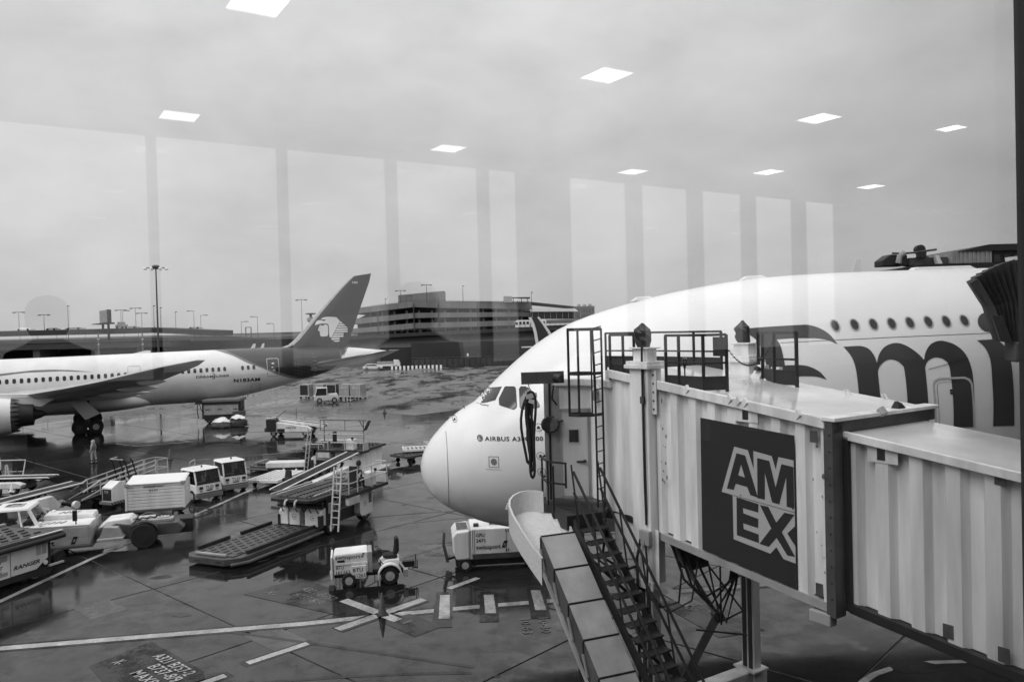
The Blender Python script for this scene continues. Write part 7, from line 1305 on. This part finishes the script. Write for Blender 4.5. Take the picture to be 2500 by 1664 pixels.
def mound(label, x, y, r, hh, white):
    t = thing('covered_baggage', label, 'covered baggage', (x, y, 0)); rr = random.Random(int(x * 10))
    def dome(z0, z1, k, m, nm):
        vs = []; n = 16; lv = 6
        for i in range(lv + 1):
            z = z0 + (z1 - z0) * i / lv; q = r * k * math.sqrt(max(.02, 1 - (z / hh) ** 2.4))
            vs += [(q * math.cos(a * 2 * math.pi / n) * 1.15 * (1 + rr.uniform(-.13, .13)), q * .8 * math.sin(a * 2 * math.pi / n), z + rr.uniform(-.09, .09)) for a in range(n)]
        return MB().add(vs, [(i * n + a, i * n + (a + 1) % n, (i + 1) * n + (a + 1) % n, (i + 1) * n + a) for i in range(lv) for a in range(n)] + [tuple(range(lv * n, lv * n + n)), tuple(range(n))]).build(nm, m, t, True)
    dome(.12, hh * .62, 1.0, M_MID if white > .5 else M_DK, 'bags'); dome(hh * (.55 if white > .5 else .74), hh, 1.03, M_VEH, 'white_cover')
    MB().box(-r, r, -r * .7, r * .7, .08, .2).build('tray', M_DK, t)
mound('heap of bags under a bright white sheet on the wet apron', -29.7, 80.7, .85, 1.05, 1); mound('darker heap of bags with only its top under white sheet', -28.2, 81.2, .9, 1.2, 0)
# ---------------------------------------------------------------- tractor and container train behind the tail
TT = thing('baggage_tractor', 'small white cab tractor in front of the row of containers', 'baggage tractor', (-25.2, 106.8, 0), R(196))
MB().xz([(-1.6, .35), (1.5, .35), (1.55, 1.0), (-1.6, 1.05)], -.7, .7).build('body', M_WHITE, TT, bev=.05); MB().xz([(-.1, 1.0), (1.35, 1.0), (1.1, 1.95), (-.1, 1.95)], -.6, .6).build('cab_glass', M_GLASSD, TT); MB().box(-.2, 1.2, -.68, .68, 1.95, 2.05).build('cab_roof', M_WHITE, TT, bev=.03)
cc = MB()
for s in (-1, 1): cc.bar((1.42, s * .64, 1.0), (1.14, s * .64, 1.96), .09).bar((-.14, s * .64, 1.0), (-.14, s * .64, 1.96), .12)
cc.build('cab_frame', M_WHITE, TT); MB().box(-1.5, -.3, -.6, .6, 1.05, 1.2).build('rear_deck', M_VEH, TT, bev=.03)
for x in (.85, -1.1): [wheel(TT, x, s * .62, .36, .26, True, .6) for s in (-1, 1)]
for i, (x, y) in enumerate(((-29.6, 114.4), (-27.4, 113.8), (-25.4, 113.0), (-23.4, 112.0), (-21.6, 111.0))):
    t = thing('air_cargo_container', ('grey container with a dark open front at the far end of the train', 'grey container with placards, second in the train', 'dark-fronted container showing over the tractor bonnet', 'grey container just past the tractor, one placard', 'grey container at the free end of the train, one placard high on its face')[i], 'cargo container', (x, y, .5), R(-24), 'air cargo containers')
    MB().xz([(-.78, 0), (.78, 0), (.78, 1.6), (-.78, 1.6)], -.75, .75).build('shell', M_VEH2 if i not in (2,) else M_MID, t, bev=.02); MB().box(-.8, .8, -.78, -.74, 1.5, 1.62).box(-.8, -.72, -.78, -.74, 0, 1.5).box(.72, .8, -.78, -.74, 0, 1.5).build('edge_frame', M_RAIL, t)
    if i in (0, 2): MB().box(-.66, .66, -.765, -.755, .08, 1.44).build('curtain', M_DK, t)
    else:
        for k in range(2): MB().box(-.5 + k * .6, -.05 + k * .6, -.765, -.755, 1.05, 1.28).build('placard', M_RAIL, t)
    d = thing('container_dolly', ('low dolly under the dark-fronted container furthest from the tractor', 'low dolly under the second container of the train', 'low dolly behind the tractor bonnet', 'low dolly under the container just past the tractor', 'low dolly at the free end of the container train')[i], 'container dolly', (x, y, 0), R(-24), 'container dollies'); MB().box(-.95, .95, -.85, .85, .34, .48).build('bed', M_RAIL, d, bev=.03); [wheel(d, a, b, .16, .12, False) for a in (-.7, .7) for b in (-.6, .6)]; MB().bar((.95, 0, .35), (1.5, 0, .2), .07).build('tow_bar', M_RAIL, d)
# ---------------------------------------------------------------- cones
def cone_(label, x, y, k, m, band=True, z=0., tilt=0.):
    t = thing('traffic_cone', label, 'traffic cone', (x, y, z), .4, 'traffic cones'); t.rotation_euler[1] = tilt
    MB().box(-.19 * k, .19 * k, -.19 * k, .19 * k, 0, .035 * k).build('base', M_RUB if m == M_CONE else m, t, bev=.01); MB().lathe([(.15 * k, .036 * k), (.14 * k, .07 * k), (.028 * k, .72 * k), (.015 * k, .74 * k)], n=18).build('body', m, t, True)
    if band: [MB().lathe([(.142 * k - a * .178 * k + .003, a * .9 * k), (.142 * k - (a + b) * .178 * k + .003, (a + b) * .9 * k)], n=18).build('sleeve', M_WHITE, t, True) for a, b in ((.62, .12), (.44, .1))]
    return t
cone_('scuffed dull cone standing on the painted cross', -4.5, 26.05, 1.0, M_CONE, False); cone_('cone with white bands far out between the worker and the cab tractors', -26.27, 60.5, 1.15, M_CONE); cone_('lone small cone on the open apron past the container train', -14.8, 91, 1.2, M_CONE, False)
cone_('white cone upright on the loader by the belt', -12.15, 53.0, 1.3, M_WHITE, False, .46); cone_('white cone leaning beside the upright white cone', -12.75, 52.9, 1.05, M_WHITE, False, .46, -.25); cone_('white cone at the foot of the long belt loader', -29.6, 46.6, .75, M_WHITE, False, .5, .1)
# ---------------------------------------------------------------- people
def person(label, loc, rz, joints, radii, edges, m, extra=()):
    t = thing('person', label, 'person', loc, rz)
    me = bpy.data.meshes.new('body'); me.from_pydata(joints, edges, []); me.materials.append(m)
    o = link('body', me, t); sk = o.modifiers.new('skin', 'SKIN'); sk.use_smooth_shade = True; o.modifiers.new('smooth', 'SUBSURF').levels = 1; o.modifiers['smooth'].render_levels = 2
    for v, r in zip(me.skin_vertices[0].data, radii): v.radius = (r, r) if not isinstance(r, tuple) else r
    me.skin_vertices[0].data[0].use_root = True
    return t
# x forward, y left.  pelvis, chest, neck base, head base, head top, then legs and arms
J = [(0, 0, .95), (-.02, 0, 1.15), (0, 0, 1.38), (.01, 0, 1.5), (.03, 0, 1.60), (.05, 0, 1.70), (.02, .1, .9), (.09, .11, .5), (.03, .12, .1), (.17, .12, .05), (-.03, -.1, .9), (-.06, -.11, .5), (-.16, -.12, .1), (-.04, -.12, .05), (0, .19, 1.38), (.0, .25, 1.12), (.1, .24, .9), (.15, .23, .82), (0, -.19, 1.38), (-.02, -.25, 1.12), (.07, -.25, .9), (.12, -.24, .82)]
Rr = [(.16, .13), (.17, .12), (.15, .1), .06, .1, .09, .1, .075, .055, .05, .1, .075, .055, .05, .075, .055, .045, .04, .075, .055, .045, .04]
Ed = [(0, 1), (1, 2), (2, 3), (3, 4), (4, 5), (0, 6), (6, 7), (7, 8), (8, 9), (0, 10), (10, 11), (11, 12), (12, 13), (2, 14), (14, 15), (15, 16), (16, 17), (2, 18), (18, 19), (19, 20), (20, 21)]
wk = person('hooded worker in a pale rain suit and grey vest walking on the wet apron', (-31.7, 59.8, 0), R(172), J, Rr, Ed, M_FAB)
MB().lathe([(.185, .98), (.2, 1.1), (.205, 1.25), (.2, 1.38), (.12, 1.46)], n=18).move(lambda x, y, z: (x * .78, y * 1.02, z)).build('vest', M_FAB2, wk, True); MB().lathe([(.12, 1.5), (.125, 1.58), (.12, 1.68), (.08, 1.745), (.02, 1.765)], n=16).build('hood', M_FAB, wk, True)
MB().lathe([(.02, -.03), (.07, -.02), (.08, .05), (.05, .1)], c=(.08, 0, 1.6), ax='x', n=12).build('face', M_SKIN, wk, True)
for y in (.12, -.12): MB().box(-.06 + (y < 0) * -.15, .2 + (y < 0) * -.15, y - .05, y + .05, 0, .1).build('boot', M_RUB, wk, bev=.03)
for y, x in ((.12, .03), (-.12, -.15)): MB().lathe([(.07, .2), (.075, .24), (.07, .28)], c=(x, y, 0), n=12).build('reflective_band', M_DK, wk, True)
# seated loader operator, bent over the console
JS = [(0, 0, .5), (.06, 0, .75), (.16, 0, .98), (.22, 0, 1.08), (.27, 0, 1.18), (.31, 0, 1.27), (.08, .11, .5), (.45, .13, .52), (.48, .13, .14), (.6, .13, .08), (.08, -.11, .5), (.45, -.13, .52), (.46, -.13, .14), (.58, -.13, .08), (.16, .19, .98), (.3, .24, .74), (.52, .16, .7), (.6, .14, .7), (.16, -.19, .98), (.3, -.24, .74), (.52, -.16, .7), (.6, -.14, .7)]
th2 = math.atan2(-.917, -.40); c2, s2 = math.cos(th2), math.sin(th2); lp = (-7.55, 3.3)
oper = person('loader operator in a pale jacket bending forward in the seat on the near loader', (-13.7 + c2 * lp[0] - s2 * lp[1], 32.4 + s2 * lp[0] + c2 * lp[1], 1.78), th2 + math.pi, JS, Rr, Ed, M_DK)
MB().lathe([(.17, .0), (.19, .15), (.2, .3), (.19, .42), (.1, .5)], n=18).move(lambda x, y, z: (x * .8 + .03 + z * .38, y * 1.05, z + .54)).build('jacket', M_WHITE, oper, True); MB().lathe([(.09, 1.12), (.12, 1.2), (.12, 1.3), (.06, 1.38)], c=(.29, 0, 0), n=14).build('hair', M_RUB, oper, True)
for s in (-1, 1): MB().tube([(.16, s * .2, 1.0), (.3, s * .25, .76), (.5, s * .17, .71)], .068, 8).build('sleeve', M_WHITE, oper, True)
w2 = person('worker in a white jacket half out of view beside the pale bent rail frame', (-33.95, 52.2, 0), R(20), J, Rr, Ed, M_DK); MB().lathe([(.19, .9), (.21, 1.1), (.21, 1.3), (.18, 1.42), (.08, 1.5)], n=18).move(lambda x, y, z: (x * .8, y * 1.05, z)).build('jacket', M_WHITE, w2, True); MB().lathe([(.09, 1.5), (.12, 1.6), (.12, 1.7), (.06, 1.77)], n=14).build('hood', M_WHITE, w2, True)
fr2 = thing('rail_frame', 'pale bent rail frame standing beside the half-seen worker', 'rail', (-33.6, 52.6, 0)); MB().tube([(-1.5, 0, 1.45), (1.2, .0, 1.45), (1.45, -.9, .1)], .045, 6).bar((-1.5, -.1, .75), (1.25, -.3, .75), .05).build('rail', M_RAIL, fr2); MB().tube([(1.4, -2.4, .9), (1.42, -2.4, 1.5), (1.5, -2.4, 1.55), (1.6, -2.4, .9)], .05, 6).build('grab_rail', M_RAIL, fr2)
# travellers in the lounge, seen only as dark shapes mirrored in the glass
for lb, s, t, hh in (('traveller in a dark coat mirrored at the edge of the glass over the parked jet', -4.7, .25, 1.0), ('traveller in a dark coat mirrored in the glass before the parking garage', -3.1, 2.0, 1.0)):
    p_ = B(s, t, FZ); pr_ = person(lb, (p_.x, p_.y, FZ), math.atan2(N_.y, N_.x), [(a * hh, b * hh, c * hh) for a, b, c in J], Rr, Ed, M_RUB)
    MB().lathe([(.24, .5), (.25, .9), (.25, 1.25), (.22, 1.4), (.09, 1.5)], n=18).move(lambda x, y, z: (x * .75, y * 1.12, z)).build('coat', M_RUB, pr_, True); MB().lathe([(.08, 1.5), (.12, 1.58), (.125, 1.68), (.1, 1.74), (.06, 1.77), (.02, 1.78)], n=36).build('hair', M_RUB, pr_, True)
# loose dollies and chocks among the parked equipment
for lb, x, y, rz in (('low dark tow dolly between the rail-sided belt loader and the cart', -21.6, 46.6, .5), ('low dark tow dolly behind the pushback tractor engine cover', -22.6, 39.6, 1.1), ('low dark tow dolly beyond the parked cab tractors', -20.2, 52.4, .1)):
    t = thing('tow_dolly', lb, 'dolly', (x, y, 0), rz, 'low tow dollies'); MB().box(-1.1, 1.1, -.6, .6, .34, .44).build('bed', M_DK, t, bev=.02); [wheel(t, a, b, .19, .13) for a in (-.8, .8) for b in (-.5, .5)]
    MB().bar((-1.05, -.55, .44), (-1.05, -.55, 1.15), .05).bar((-1.05, .55, .44), (-1.05, .55, 1.15), .05).bar((-1.05, -.55, 1.15), (-1.05, .55, 1.15), .05).bar((-1.05, -.55, .8), (-1.05, .55, .8), .04).build('end_rail', M_RAIL, t); MB().tube([(1.1, 0, .38), (1.7, .05, .25), (2.1, .1, .08)], .035, 6).build('tow_bar', M_MID, t)
for lb, x, y in (('wheel chock beside the tug front tyre', -6.75, 28.75), ('wheel chock by the generator trailer tyre', -2.6, 30.0)):
    o = MB().yz([(-.16, 0), (.16, 0), (.02, .17), (-.05, .17)], -.1, .1).build('wheel_chock', M_RUB, bev=.01); o.location = (x, y, .002); tag(o, lb, 'wheel chock', 'wheel chocks')
